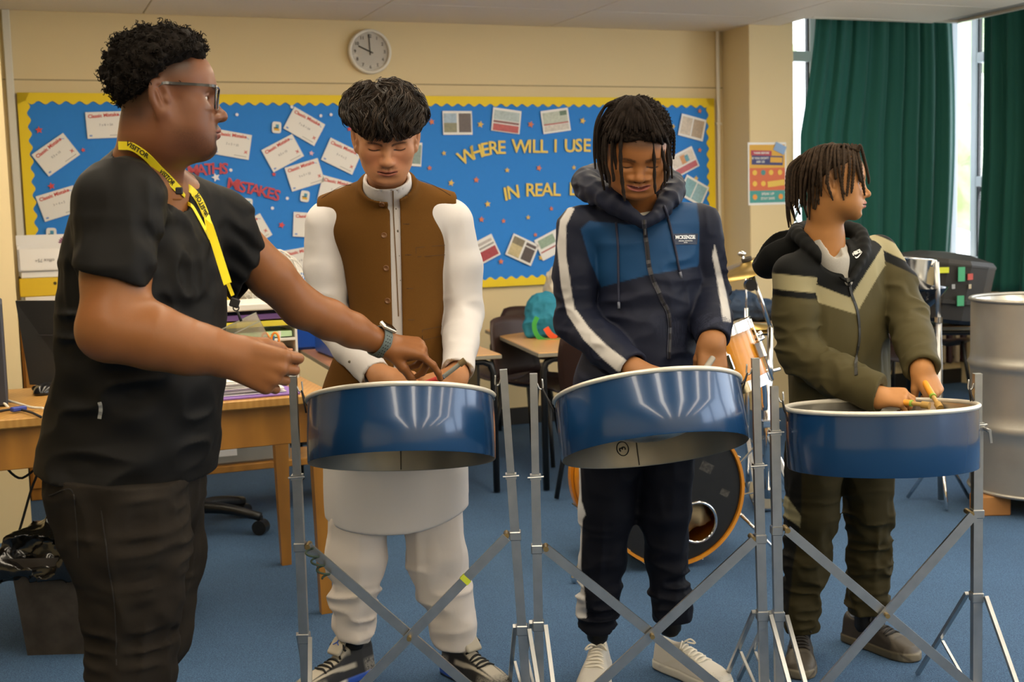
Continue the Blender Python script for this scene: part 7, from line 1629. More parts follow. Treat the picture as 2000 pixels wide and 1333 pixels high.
    for i in cand[:520]:                    # wavy locks, each a bundle of strands
        q0 = qa[i]; sw = rng.uniform(-0.9, 0.9); L = rng.integers(8, 14); ph = rng.uniform(0, 6.28); am = rng.uniform(0.35, 1.1); pts = [q0]
        for j in range(L):
            p_ = pts[-1]; n = (p_ - cen) / rad ** 2; n = n / np.linalg.norm(n)
            out = p_ - crown; out = out - (out @ n) * n; out /= np.linalg.norm(out) + 1e-6; sd = np.cross(n, out)
            nz = noise3(p_[None] * 1.0, 22.0, 3.0)[0]
            dr = out + sd * (1.5 * nz + am * math.sin(ph + j * 0.75)) + np.array([0, 0.12, -0.30]); dr = dr - (dr @ n) * n; dr /= np.linalg.norm(dr) + 1e-6
            p2 = p_ + dr * 0.0056; pts.append(p2)
        pts = np.array(pts); dd = mop(hw(pts).astype(np.float32)) / HS; nn = (pts - cen) / rad ** 2; nn /= np.linalg.norm(nn, axis=1)[:, None]
        pts = pts - nn * (dd - np.sin(np.linspace(0, 3.0, len(pts))) * rng.uniform(0.002, 0.009))[:, None]
        if pts[:, 2].min() < 0.022: pts = pts[:max(4, int((pts[:, 2] > 0.022).sum()))]
        tn0 = rng.uniform(0, 1) ** 1.6
        for s_ in range(5):
            off = rng.normal(size=3) * 0.0026; m = len(pts); w = np.linspace(0, 1, m)[:, None]
            pt = pts + off * (1.0 - 0.3 * w) + np.cumsum(rng.normal(size=(m, 3)) * 0.00035, 0)
            r = rng.uniform(0.0007, 0.0013) * np.sin(np.linspace(0.7, 3.0, m)); v, f = tube_np(hw(resample(pt, m + 3)), np.interp(np.linspace(0, 1, m + 3), np.linspace(0, 1, m), r), 3, cap=False); vs.append(v); fs += [[a_ + k for a_ in b_] for b_ in f]; k += len(v)
            tone = np.clip(tn0 + rng.normal() * 0.15, 0, 1); cs.append(np.tile(np.array(lin('#17110d')) * (1 - tone) + np.array(lin('#3d3025')) * tone, (len(v), 1)))
    o = mesh_np('hair_strands', np.concatenate(vs), fs, mat('hair_strand_brown', '#2a2019', 0.45, vcol=True, spec=0.3), hr, colors=np.concatenate(cs)); o['kind'] = 'stuff'
    # ---- white tunic
    M_w = mat('white_cotton', '#e9e6e6', 0.8, vcol=True, bump=(600, 0.12, 0.0005), spec=0.2)
    rows = [prow(*r) for r in ((398, 660, 858, 0.085, YB, 0), (440, 645, 872, 0.10, YB, 0), (500, 672, 872, 0.105, YB, 0), (560, 684, 866, 0.105, YB, 0), (620, 690, 864, 0.105, YB, 0), (700, 662, 884, 0.11, YB, 0), (770, 640, 900, 0.115, YB, 0), (860, 630, 906, 0.12, YB, 0), (940, 627, 908, 0.12, YB, 0), (1010, 630, 908, 0.115, YB, 0), (1075, 640, 905, 0.11, YB, 0))]
    LT = Loft(rows); zh = P(752, 1050, 3.31)[2]; xc = P(752, 1050, 3.31)[0]
    cuL, cuR = P(735, 735, 3.24), P(893, 726, 3.235); cnL = nrm(wrL - elL); cnR = nrm(wrR - elR)
    def arms(p):
        a = smax(rods(p, [shL + [0.012, 0, -0.012], (shL + elL) / 2 + [0.004, 0, 0], elL + [0.008, 0, 0], (elL + cuL) / 2 + [0, 0, -0.004], cuL + cnL * 0.03], [0.056, 0.060, 0.057, 0.050, 0.040], 0.015), plane(p, cuL, cnL), 0.004)
        b = smax(rods(p, [shR + [-0.012, 0, -0.012], (shR + elR) / 2 - [0.004, 0, 0], elR - [0.008, 0, 0], (elR + cuR) / 2, cuR + cnR * 0.03], [0.056, 0.060, 0.055, 0.049, 0.041], 0.015), plane(p, cuR, cnR), 0.004)
        return a, b
    def tunic(p):
        a, b = arms(p)
        w = wsum(p, [(near(p, elL, 0.12), lambda q: folds(q, (10, 8, 22), 0.010, 1.0)), (near(p, elR, 0.13), lambda q: folds(q, (10, 8, 22), 0.012, 3.0)), (near(p, shL, 0.12), lambda q: folds(q, (26, 9, 6), 0.007, 6.0)), (near(p, shR, 0.12), lambda q: folds(q, (26, 9, 6), 0.006, 9.0)), (near(p, cuL, 0.08) + near(p, cuR, 0.08), lambda q: folds(q, (16, 16, 16), 0.008, 4.0))])
        d = LT(p); d = smin(d, rods(p, [shL + [0.02, 0, 0.0], nb + [0, 0.0, -0.015], shR + [-0.02, 0, 0.0]], [0.055, 0.050, 0.055], 0.03), 0.04)
        d = smin(d, np.minimum(a, b) - w, 0.015)
        d = d - wsum(p, [(np.clip((0.75 - p[:, 2]) / 0.15, 0, 1), lambda q: 0.010 * noise3(q * np.array([11, 11, 1.2], np.float32), 1.0, 2.0))])
        hem = zh + 1.9 * np.abs(p[:, 0] - xc) ** 2.4 + np.where(p[:, 1] > YB, 0.03, 0.0)
        d = smax(d, hem - p[:, 2], 0.006)
        d = smax(d, -seg(p, cuL - cnL * 0.03, cuL + cnL * 0.04, 0.030, 0.034), 0.003); d = smax(d, -seg(p, cuR - cnR * 0.03, cuR + cnR * 0.04, 0.030, 0.035), 0.003)
        col_ = smax(smax(rods(p, [nb + [0, 0.005, -0.02], hw((0, -0.012, -0.072))], [0.068, 0.060], 0.02), plane(p, P(700, 326, 3.40), (0, -0.50, 0.86)), 0.003), plane(p, nb - [0, 0, 0.04], (0, 0, -1)), 0.003)
        d = smin(d, col_, 0.012)
        d = smax(d, -smin(rods(p, [nb + [0, -0.012, -0.01], hw((0, -0.005, -0.07))], [0.052, 0.053], 0.02), seg(p, P(765, 362, 3.33), P(766, 350, 3.33), 0.006, 0.02), 0.02), 0.004)
        return d
    def paint(V, nv):
        c = np.tile(np.array(lin('#d3d0d0')), (len(V), 1)); v = V.astype(np.float32)
        for cu, cn in ((cuL, cnL), (cuR, cnR)): c = mixc(c, '#8a6a3a', band(plane(v, cu, cn), -0.001, 0.0024, 0.002) * near(v, cu, 0.07) ** 0.5)
        return c
    tn = garment('tunic', tunic, [P(598, 430, 3.3), P(935, 600, 3.3), nb + [0, 0.1, 0.09], P(627, 1075, 3.5), P(908, 1075, 3.3), cuL, cuR], 0.06, 0.0045, M_w, t, paint)
    # ---- waistcoat
    rv = [prow(y, xl - 2, xr + 2, a + 0.014, YB, 0) for y, xl, xr, a in ((392, 650, 868, 0.085), (440, 640, 879, 0.10), (500, 668, 877, 0.105), (560, 680, 870, 0.106), (620, 686, 868, 0.108), (700, 652, 888, 0.115), (760, 630, 906, 0.12), (815, 622, 912, 0.122), (840, 620, 914, 0.122))]
    LV = Loft(rv)
    fx = lambda z: np.interp(z, [P(775, 650, 3.31)[2], P(771, 450, 3.31)[2], P(769, 385, 3.31)[2]], [P(776, 650, 3.31)[0], P(771.5, 450, 3.31)[0], P(769, 385, 3.31)[0]])
    def vest(p):
        d = smin(LV(p), rods(p, [P(640, 408, YB), nb + [0, 0.004, -0.010], P(876, 402, YB)], [0.040, 0.062, 0.040], 0.03), 0.035)
        d = d - wsum(p, [(near(p, P(760, 600, 3.31), 0.30), lambda q: folds(q, (5, 5, 3), 0.006, 3.0))])
        a, b = arms(p); aL = seg(p, shL + [-0.072, 0, 0.06], shL + [0.016, 0, -0.15], 0.062, 0.046); aR = seg(p, shR + [0.060, 0, 0.06], shR + [-0.010, 0, -0.15], 0.062, 0.042)
        d = smax(d, -np.minimum(aL, aR), 0.004)
        colr = smax(smax(rods(p, [nb + [0, 0.004, -0.02], hw((0, -0.014, -0.078))], [0.083, 0.0735], 0.02), plane(p, P(684, 340, 3.40), (0, -0.62, 0.78)), 0.004), plane(p, nb - [0, 0, 0.045], (0, 0, -1)), 0.003)
        d = smin(d, colr, 0.014)
        d = smax(d, -rods(p, [nb + [0, -0.003, -0.03], hw((0, -0.008, -0.07)), hw((0, 0.0, 0.0))], [0.066, 0.0635, 0.064], 0.02), 0.004)
        fr = np.where(p[:, 1] < YB - 0.02, 0.0, 1.0)
        gap = np.abs(p[:, 0] - fx(p[:, 2])) - 0.0135 - 0.25 * np.clip(p[:, 2] - P(770, 392, 3.31)[2], 0, 0.2) * 0.6 + fr
        d = smax(d, -gap, 0.003)
        d = smax(d, -(LT(p) + 0.0005), 0.002)
        return d
    M_v = mat('brown_wool', '#66451d', 0.9, noise=(700, 0.4, '#513413'), bump=(800, 0.35, 0.0008), spec=0.1)
    lo, hi = bounds_of([P(620, 380, 3.3), P(914, 845, 3.3), P(760, 330, 3.55), P(620, 845, 3.56)], 0.05); Vv, Fv = sdf_mesh(vest, lo, hi, 0.0041, margin=1.4); vo = mesh_np('waistcoat', Vv, Fv, M_v, t)
    M_bt = mat('brown_button', '#6b4522', 0.35)
    for px, py in ((746, 399), (750, 460), (754, 524), (757, 588)):
        q = hit(vest, px, py, 3.0, 3.6); n = grad(vest, q)[0]; a, _, b = frame(n); mb = MB(); mb.lathe([(0.0, 0.0022), (0.0045, 0.0022), (0.0055, 0.0035), (0.0075, 0.0030), (0.0080, 0.0)], q, np.array([a, b, n]).T if np.dot(np.cross(a, b), n) > 0 else np.array([b, a, n]).T, 18); mb.build('button', M_bt, vo, smooth=True)
    M_st = mat('brown_stitching', '#4d3214', 0.9)
    for px, py in ((791, 383), (793, 438), (797, 498), (800, 564), (803, 625)):
        pp, nn = surf_path(vest, [(px - 6, py), (px, py), (px + 6, py)], 4, 0.0014, y0=3.0, y1=3.6); mb = MB(); ribbon(mb, pp, nn, 0.0022, 0.0012); mb.build('buttonhole', M_st, vo)
    for pix in ([(812, 484), (870, 479)], [(812, 502), (869, 498)], [(812, 484), (812, 502)], [(824, 645), (866, 637)], [(825, 665), (866, 656)], [(824, 645), (825, 665)], [(628, 388), (665, 366), (686, 362)], [(880, 383), (850, 365), (812, 350)]):
        pp, nn = surf_path(vest, pix, 9, 0.0012, y0=3.0, y1=3.7); mb = MB(); ribbon(mb, pp, nn, 0.0018, 0.0010); mb.build('welt_seam', M_st, vo)
    # placket with its brown piping and dark studs
    pp, nn = surf_path(tunic, [(767, 372), (769, 430), (774, 520), (778, 610), (778, 616)], 24, 0.002, y0=3.0, y1=3.6); mb = MB(); ribbon(mb, pp, nn, 0.0030, 0.0012); mb.build('piping', mat('brown_piping', '#6f5434', 0.8), tn)
    for px, py in ((770.5, 408), (774, 452), (777, 500), (779, 548)):
        q = hit(tunic, px + 3, py, 3.0, 3.6); mb = MB(); mb.ball(q, (0.003, 0.003, 0.0045), 10); mb.build('stud', mat('metal_stud', '#6d665a', 0.3, metal=0.8), tn, smooth=True)
    for px, py in ((683, 707), (733, 741)):
        q = hit(tunic, px, py, 3.0, 3.6); mb = MB(); mb.ball(q, (0.005, 0.003, 0.004), 10); mb.build('cuff_link', mat('metal_stud', '#6d665a', 0.3, metal=0.8), tn, smooth=True)
    # ---- trousers
    def trousers(p):
        a = rods(p, [P(705, 930, YB), P(697, 1090, YB), P(693, 1160, YB), P(692, 1222, YB), P(694, 1258, YB)], [0.090, 0.080, 0.065, 0.053, 0.047], 0.03)
        b = rods(p, [P(838, 930, YB), P(852, 1090, YB), P(869, 1160, YB), P(885, 1222, YB), P(888, 1262, YB)], [0.090, 0.080, 0.066, 0.056, 0.051], 0.03)
        d = smax(smin(a, b, 0.05), p[:, 2] - zh - 0.05, 0.01)
        d = d - wsum(p, [(np.clip((0.42 - p[:, 2]) / 0.15, 0.12, 1), lambda q: folds(q, (9, 9, 26), 0.013, 2.0)), (np.ones(len(p), np.float32), lambda q: folds(q, (12, 12, 3), 0.007, 6.0))])
        z1 = P(692, 1256, YB)[2]; return smax(d, z1 - p[:, 2] - 0.12 * (p[:, 0] - P(770, 1256, YB)[0]), 0.006)
    garment('trousers', trousers, [P(620, 910, YB), P(915, 1280, YB)], 0.13, 0.0046, mat('ivory_cotton', '#d9d1cb', 0.85, bump=(600, 0.15, 0.0005)), t, lambda V, n: np.tile(np.array(lin('#c3bcb8')), (len(V), 1)))
    # ---- high-top trainers in grey, black and blue
    def pnt(q):
        x, y, z = q[:, 0], q[:, 1], q[:, 2]; c = np.tile(np.array(lin('#1a1a1c')), (len(q), 1)); nz = noise3(q * [0.3, 1, 1], 260, 1)
        c = mixc(c, '#b9b2a3', step(-np.abs(y), -0.020, 0.004) * step(x, 0.34, 0.02) * step(z, 0.035, 0.01))
        c = mixc(c, '#b9b2a3', band(np.abs(y) - 0.35 * (z - 0.03), 0.020, 0.004, 0.003) * step(x, 0.3, 0.05) * step(z, 0.04, 0.01))
        cem = band(x, 0.86, 0.16, 0.04) * step(-z, -0.046, 0.01) + band(x, 0.07, 0.12, 0.04) * step(-z, -0.06, 0.01)
        c = mixc(c, '#7d7a73', np.clip(cem, 0, 1)); c = mixc(c, '#26252a', np.clip(cem, 0, 1) * (np.abs(nz) < 0.16))
        c = mixc(c, '#2a55b8', step(-z, -0.026, 0.003) * band(x, 0.2, 0.24, 0.05)); c = mixc(c, '#d6d2c8', step(-z, -0.026, 0.003) * step(x, 0.45, 0.05)); c = mixc(c, '#23242a', step(-z, -0.008, 0.003))
        return c
    for ank, toe in (((697, 1252), (628, 1352)), ((890, 1256), (952, 1345))):
        hp_ = P(*ank, YB + 0.03); a = PF(toe[0], toe[1]); d_ = nrm((a - hp_) * [1, 1, 0]); heel = hp_ * [1, 1, 0] - d_ * 0.055; o, sf, loc, (h0, f0, s0, L) = sneaker(t, heel, heel + d_ * 0.285, pnt, hi=0.112, mname='hightop')
        tp = h0 + f0 * 0.122 + np.array([0, 0, 0.118]); n = nrm(f0 * 0.75 + np.array([0, 0, 0.65])); a, _, b = frame(n, (0, 0, 1)); Rt = np.array([a, n, b]).T
        tg = lambda p: smax(rbox(p, tp, (0.026, 0.006, 0.034), 0.006, Rt), ell(p, tp + b * -0.012, (0.029, 0.02, 0.046), Rt), 0.004)
        solid('tongue', tg, [tp], 0.055, 0.0028, mat('grey_nubuck', '#b5ae9f', 0.8), o)
        if ank[0] < 800:     # blue leaping-figure emblem on the tongue
            mb = MB(); q = tp + n * 0.0075 + b * 0.004
            for (x0, y0), (x1, y1), w in (((0, -0.002), (0.002, 0.007), 0.0038), ((0.002, 0.007), (0.006, 0.017), 0.0022), ((0.002, 0.006), (-0.006, 0.009), 0.0020), ((0, -0.002), (-0.011, -0.011), 0.0030), ((0, -0.002), (0.011, -0.009), 0.0030)):
                mb.bar(q - a * x0 + b * y0, q - a * x1 + b * y1, w, 0.001, n)
            mb.ball(q - a * 0.0035 + b * 0.0105, 0.0021, 8); mb.build('emblem', mat('emblem_blue', '#2f5bc0', 0.5), o)
    return tunic
build_boy1()

# ================================================================== the boy in the navy hoodie
def build_boy2():
    YB = 3.43
    t = thing('person', 'laughing boy with long twisted locks in navy and blue zip hoodie with white sleeve stripe', 'person', P(1245, 1300, 3.43) * [1, 1, 0])
    skin = '#935f35'; sk = skin_mat('brown', '#7d5030', 0.5)
    HS = 0.93; Rh, hl, hw = head_frame(P(1242, 304, 3.29), (0.02, -0.92, -0.39), (0.03, 0, 1), HS)
    hf = head_field(dict(nose_w=1.35, nose_l=0.9, lip=1.1, wide=1.12, low=0.86, lids=1.0, smile=1.0, open=0.0052, cheek=0.8, chin=0.9, top=0.080))
    nb = P(1240, 402, 3.42)
    neck = lambda p: rods(p, [hw((0, -0.02, -0.03)), hw((0, -0.02, -0.07)), nb, nb + [0, 0.02, -0.1]], [0.05, 0.05, 0.055, 0.07], 0.03)
    head = lambda p: smin(hf(hl(p)) * np.float32(HS), neck(p), 0.02)
    V1, F1 = sdf_mesh(lambda p: smax(head(p), -(p[:, 2] - (nb[2] - 0.06)), 0.003), *bounds_of([hw((0, 0, 0)), nb], [0.14, 0.15, 0.16]), 0.0020)
    shL, elL, wrL = P(1128, 445, 3.43), P(1122, 628, 3.43), P(1238, 722, 3.22)
    shR, elR, wrR = P(1372, 440, 3.43), P(1384, 575, 3.46), P(1392, 668, 3.29)
    hpR = hand_parts(wrR + [0, 0, 0.012], (-0.05, -0.30, -0.95), (0.15, -0.95, 0.25), 1, 0.98, [(0.75, 0.9, 0.6), (0.72, 0.95, 0.6), (0.75, 0.95, 0.6), (0.8, 0.9, 0.6)], 0.03, (0.25, 0.35, 0.3), 0.55)
    hpL = hand_parts(wrL, (0.80, -0.45, -0.30), (-0.1, -0.55, 0.85), -1, 0.86, [(0.7, 1.0, 0.6)] * 4, 0.04, (0.3, 0.3, 0.3), 0.5)
    parts = []
    for el, wr, hp in ((elL, wrL, hpL), (elR, wrR, hpR)):
        hfn = hand_field(hp); d_ = nrm(wr - el)
        fn = lambda p, wr=wr, hfn=hfn, d_=d_: smin(rods(p, [wr - d_ * 0.12, wr, wr + d_ * 0.015], [0.032, 0.026, 0.025], 0.02), hfn(p), 0.015)
        parts.append(sdf_mesh(fn, *bounds_of(np.vstack([[wr - d_ * 0.12], [r[1] for r in hp]]), 0.05), 0.0025))
    Lc = Loft([prow(y, xl + 25, xr - 25, 0.08, YB, 0) for y, xl, xr in ((440, 1170, 1335), (520, 1170, 1365), (640, 1180, 1360), (790, 1140, 1345))])
    core = lambda p: smin(smin(Lc(p), rods(p, [elL, shL, nb + [0, 0, -0.05], shR, elR], [0.03, 0.03, 0.04, 0.03, 0.03], 0.02), 0.02), np.minimum(rods(p, [P(1205, 780, YB), P(1190, 900, YB), P(1180, 1080, YB), P(1167, 1240, YB)], [0.05, 0.05, 0.04, 0.032]), rods(p, [P(1285, 780, YB), P(1299, 900, YB), P(1302, 1080, YB), P(1309, 1225, YB)], [0.05, 0.05, 0.04, 0.032])), 0.04)
    parts.append(sdf_mesh(core, *bounds_of([shL, shR, P(1245, 1250, YB), nb], 0.14), 0.013))
    V, Fc = clean_join([(V1, F1)] + parts); q = hl(V.astype(np.float32)).astype(float)
    c = face_paint(V, q, skin, '#a5605a', '#17100b', 0.75, smile=1.0, lip=1.1, low=0.86, wide=1.12, blush='#96602f', stubble=('#1d140e', lambda q: 0.7 * step(q[:, 2], 0.052, 0.02) + 0.5 * step(q[:, 2], 0.0, 0.03) * step(-q[:, 1], -0.03, 0.02)))
    far = (np.abs(q) > 0.17).any(1); c[far] = lin('#9a6a42'); c[V[:, 2] < 0.24] = lin('#0e0e10')
    mesh_np('body', V, Fc, sk, t, colors=c)
    mb = MB()
    for i in range(-2, 3):
        x = i * 0.0068; mb.box(hw((x, 0.0880 - 6 * x * x, (-0.0675 + 0.0012 * abs(i)) * 0.86 + 9.0 * x * x * 0.86)), (0.0062 * HS, 0.004, 0.0060 * HS), Rh, 0.0012)
    o = mb.build('teeth', mat('tooth_white', '#efe8dc', 0.3), t); o['kind'] = 'stuff'
    # ---- hair: curly cap and hanging twists
    def cap(p):
        q = hl(p); x, y, z = q[:, 0] / 1.1, q[:, 1], q[:, 2]
        d = ell(np.stack([x, y, z], 1), (0, -0.014, 0.056), (0.090, 0.108, 0.106)) + 0.004 * noise3(q, 70, 1.0) + 0.003 * noise3(q, 170, 4.0) + 0.0015 * noise3(q, 380, 6.0)
        low = np.where(y > 0.0, 0.074 + 0.15 * np.clip(0.08 - y, 0, 0.1) - 0.22 * np.abs(x), 0.042 - 0.6 * np.clip(0.0 - y, 0, 0.15)); d = smax(d, low - z, 0.012)
        return d * np.float32(HS * 0.75)
    Vh, Fh = sdf_mesh(cap, *bounds_of([hw((0, -0.01, 0.05))], 0.15), 0.0030, margin=1.7)
    M_h = mat('dark_twist_hair', '#120d0a', 0.85, noise=(160, 0.5, '#2e2219'), bump=(600, 0.7, 0.002), spec=0.15)
    hr = mesh_np('hair', Vh, Fh, M_h, t)
    rng = np.random.default_rng(3); n = 0
    vs, fs, k = [], [], 0; nn = grad(cap, Vh); qa = hl(Vh.astype(np.float32)).astype(float)
    for i in rng.permutation(len(Vh)):
        if n > 1100: break
        if qa[i][2] < 0.05: continue
        n += 1; nv = nn[i].astype(float); a, _, b = frame(nv, rng.normal(size=3)); r = rng.uniform(0.0014, 0.0026); ph = rng.uniform(0, 6.28); th = np.linspace(0, rng.uniform(5, 9), 10)
        pts = Vh[i] + np.outer(th / th[-1] * rng.uniform(0.001, 0.006), nv) + r * (np.outer(np.cos(th + ph), a) + np.outer(np.sin(th + ph), b)); v, f = tube_np(pts, np.linspace(0.0009, 0.0005, 10), 3, cap=False); vs.append(v); fs += [[x + k for x in y] for y in f]; k += len(v)
    mesh_np('hair_curls', np.concatenate(vs), fs, M_h, hr)['kind'] = 'stuff'
    # each twist: picture points from root to tip with depth offsets
    tw = [([(1178, 215), (1163, 250), (1161, 300), (1163, 330)], .0), ([(1186, 215), (1168, 255), (1168, 310), (1175, 340), (1178, 365)], .01), ([(1195, 220), (1180, 260), (1178, 310), (1182, 340)], .0), ([(1200, 225), (1186, 265), (1185, 320), (1190, 350), (1191, 368)], -.02),
          ([(1205, 230), (1195, 270), (1194, 320), (1197, 348), (1198, 355)], -.04), ([(1218, 235), (1213, 270), (1213, 320), (1217, 370), (1219, 392)], -.06), ([(1262, 240), (1274, 270), (1278, 310), (1277, 350), (1281, 380)], -.05), ([(1275, 230), (1290, 265), (1296, 310), (1299, 345), (1298, 362)], -.02),
          ([(1282, 225), (1297, 260), (1303, 300), (1305, 335), (1304, 355)], .0), ([(1272, 222), (1288, 255), (1293, 300), (1293, 345), (1292, 372)], .01), ([(1284, 218), (1300, 250), (1306, 295), (1309, 325)], .02), ([(1264, 222), (1284, 250), (1290, 290), (1301, 330), (1306, 322)], -.03),
          ([(1190, 212), (1172, 245), (1171, 290), (1179, 330), (1185, 358)], .02), ([(1288, 214), (1302, 250), (1300, 300), (1296, 350)], .03), ([(1182, 230), (1172, 270), (1174, 320), (1181, 372)], .03), ([(1209, 238), (1203, 262), (1200, 300), (1203, 330)], -.03)]
    for pix, dy in tw:
        m = len(pix); pts = []
        for j, (x, y) in enumerate(pix): pts.append(P(x, y, 3.255 + dy + (0.0 if j else 0.015) - 0.012 * j / m))
        x0, y0 = pix[0]; pts = [P(x0 * 0.25 + 1238 * 0.75, 190, 3.33), P(x0 * 0.75 + 1238 * 0.25, 202, 3.27 + dy * 0.5)] + pts; m += 2
        pts = np.array(pts); pts[1:] += rng.normal(size=(m - 1, 3)) * 0.001
        locs('hair_twist', M_h, hr, [pts], [rng.uniform(0.0048, 0.0062)], freq=0.75, braid=0.16)
    for i in range(30):     # twists lying over the crown, some hanging past the hairline
        f = i / 29; x1 = 1168 + 140 * f; e = abs(f - 0.52) * 2; y1 = 258 - 8 * e + (i * 37 % 11) - 5 + (40 if e > 0.55 else 0); q_ = []
        for s_ in np.linspace(0.12, 1, 7):
            x, y = 1238 + (x1 - 1238) * s_ ** 0.8, 188 + (y1 - 188) * s_ ** 1.35; p_ = hit(cap, x, y, 3.15, 3.5, 0.002); q_.append(p_ + grad(cap, p_)[0] * 0.002)
        if e > 0.55: q_.append(q_[-1] + np.array([0.004 * np.sign(f - .5), -0.004, -0.035 - 0.02 * (i % 3)]))
        locs('hair_twist', M_h, hr, [np.array(q_)], [0.0052], freq=0.75, braid=0.16, rings=20)
    for i in range(22):     # twists at the back and sides
        a = math.radians(110 + 320 * i / 22); r0 = hw((0.075 * math.cos(a), -0.012 + 0.09 * math.sin(a), 0.07)); pts = [r0, r0 + (r0 - hw((0, 0, 0.03))) * 0.35 + [0, 0, -0.02], r0 + (r0 - hw((0, 0, 0.03))) * 0.35 + [0, 0, -0.09]]
        if math.sin(a) > 0.1: continue
        locs('hair_twist', M_h, hr, [np.array(pts)], [0.0055], freq=0.75, braid=0.16)
    # ---- hoodie
    rows = [prow(*r) for r in ((418, 1160, 1345, 0.085, YB, 0), (450, 1152, 1366, 0.105, YB, 0), (520, 1162, 1370, 0.12, YB, 0), (600, 1166, 1366, 0.125, YB, 0), (680, 1140, 1364, 0.13, YB, 0), (740, 1118, 1364, 0.13, YB, 0), (800, 1118, 1362, 0.13, YB, 0), (860, 1120, 1360, 0.125, YB, 0))]
    LT = Loft(rows); cuL, cuR = P(1236, 720, 3.225), P(1392, 664, 3.30); cnL, cnR = nrm(wrL - elL), nrm(wrR - elR + [0, 0, -0.02])
    def arms(p):
        a = smax(rods(p, [shL, (shL + elL) / 2 + [-0.002, 0, 0], elL + [0.006, 0, 0], (elL + cuL) / 2, cuL + cnL * 0.03], [0.058, 0.060, 0.058, 0.054, 0.046], 0.02), plane(p, cuL, cnL), 0.004)
        b = smax(rods(p, [shR + [-0.004, 0, 0], elR, (elR + cuR) / 2, cuR - cnR * 0.06, cuR - cnR * 0.045, cuR + cnR * 0.03], [0.058, 0.059, 0.057, 0.055, 0.048, 0.046], 0.012), plane(p, cuR, cnR), 0.004)
        return a, b
    H0 = [P(1252, 432, 3.285), P(1212, 405, 3.30), P(1168, 378, 3.35), P(1146, 360, 3.43), P(1165, 352, 3.52), P(1235, 350, 3.56), P(1297, 358, 3.50), P(1314, 368, 3.42), P(1306, 392, 3.345), P(1284, 420, 3.30), P(1256, 436, 3.285)]
    HR = [0.016, 0.026, 0.034, 0.040, 0.046, 0.050, 0.044, 0.034, 0.026, 0.020, 0.016]
    H0, HR = resample(np.array(H0), 26), np.interp(np.linspace(0, 1, 26), np.linspace(0, 1, len(HR)), HR)
    def hoodie(p):
        a, b = arms(p)
        w = wsum(p, [(near(p, elR, 0.11), lambda q: folds(q, (16, 14, 48), 0.010, 1.0)), (near(p, elL, 0.12), lambda q: folds(q, (16, 14, 36), 0.008, 3.0)), (near(p, (elL + cuL) / 2, 0.10), lambda q: folds(q, (24, 24, 24), 0.007, 5.0)), (near(p, shL, 0.10) + near(p, shR, 0.10), lambda q: folds(q, (30, 12, 12), 0.006, 2.0))])
        d = smin(LT(p), rods(p, [shL + [0.012, 0, 0.004], nb + [0, 0.0, -0.035], shR + [-0.012, 0, 0.004]], [0.055, 0.055, 0.055], 0.03), 0.04)
        d = d - wsum(p, [(near(p, P(1260, 640, 3.3), 0.22), lambda q: folds(q, (11, 11, 20), 0.010, 7.0)), (near(p, P(1330, 560, 3.3), 0.10), lambda q: folds(q, (20, 20, 20), 0.008, 3.0))])
        d = smin(d, np.minimum(a, b) - w, 0.010)
        hd = rods(p, H0, HR, 0.006) - wsum(p, [(near(p, P(1160, 380, 3.38), 0.12) + near(p, P(1300, 390, 3.38), 0.1), lambda q: folds(q, (22, 22, 40), 0.008, 5.0))])
        d = smin(d, hd, 0.010)
        d = smax(d, -rods(p, [P(1250, 424, 3.30), P(1240, 404, 3.33), nb + [0, -0.01, 0.02], hw((0, -0.02, -0.03))], [0.012, 0.044, 0.058, 0.064], 0.02), 0.006)
        d = smax(d, -seg(p, cuR - cnR * 0.03, cuR + cnR * 0.04, 0.034, 0.040), 0.003); d = smax(d, -seg(p, cuL - cnL * 0.03, cuL + cnL * 0.04, 0.034, 0.039), 0.003)
        rib = near(p, cuR - cnR * 0.022, 0.04)
        return d
    PAN = [(1134, 448), (1150, 432), (1200, 436), (1240, 440), (1262, 432), (1290, 420), (1318, 385), (1345, 368), (1360, 392), (1366, 440), (1365, 515), (1362, 521), (1268, 537), (1174, 561), (1152, 510)]
    def paint(V, nv):
        c = np.tile(np.array(lin('#151a2c')), (len(V), 1)); hd = rods(V.astype(np.float32), H0, HR, 0.006)
        inner = hd > 0.006
        c2 = dye(c, V, nv, PAN, '#153f68'); c = np.where(inner[:, None], c2, c)
        c = dye(c, V, nv, [(1112, 402), (1122, 408), (1106, 440), (1106, 500), (1118, 580), (1124, 612), (1108, 614), (1096, 560), (1088, 480), (1094, 430)], '#bdbbb9')
        c = dye(c, V, nv, [(1108, 614), (1126, 606), (1150, 640), (1185, 675), (1226, 706), (1246, 722), (1206, 726), (1180, 704), (1140, 664)], '#bdbbb9')
        c = dye(c, V, nv, [(1396, 478), (1408, 530), (1418, 570), (1426, 610), (1428, 630), (1412, 628), (1407, 590), (1400, 545), (1391, 500)], '#bdbbb9')
        v = V.astype(np.float32); rb = band(plane(v, cuR, cnR), -0.022, 0.024, 0.003) * near(v, cuR, 0.08) ** 0.3
        c = mixc(c, '#2b3044', 0.75 * rb * (np.sin(proj(V)[:, 0] * 2.2) > 0.1))
        return c
    ho = garment('hoodie', hoodie, [P(1088, 430, 3.3), P(1428, 640, 3.3), P(1235, 345, 3.62), P(1118, 862, 3.55), P(1362, 862, 3.3), cuL, cuR], 0.06, 0.0041, mat('navy_jersey', '#151a2c', 0.6, vcol=True, bump=(700, 0.15, 0.0006), spec=0.2), t, paint)
    M_zip = mat('zip_navy', '#1a1d2e', 0.5); M_nv = mat('navy_cord', '#20243a', 0.8)
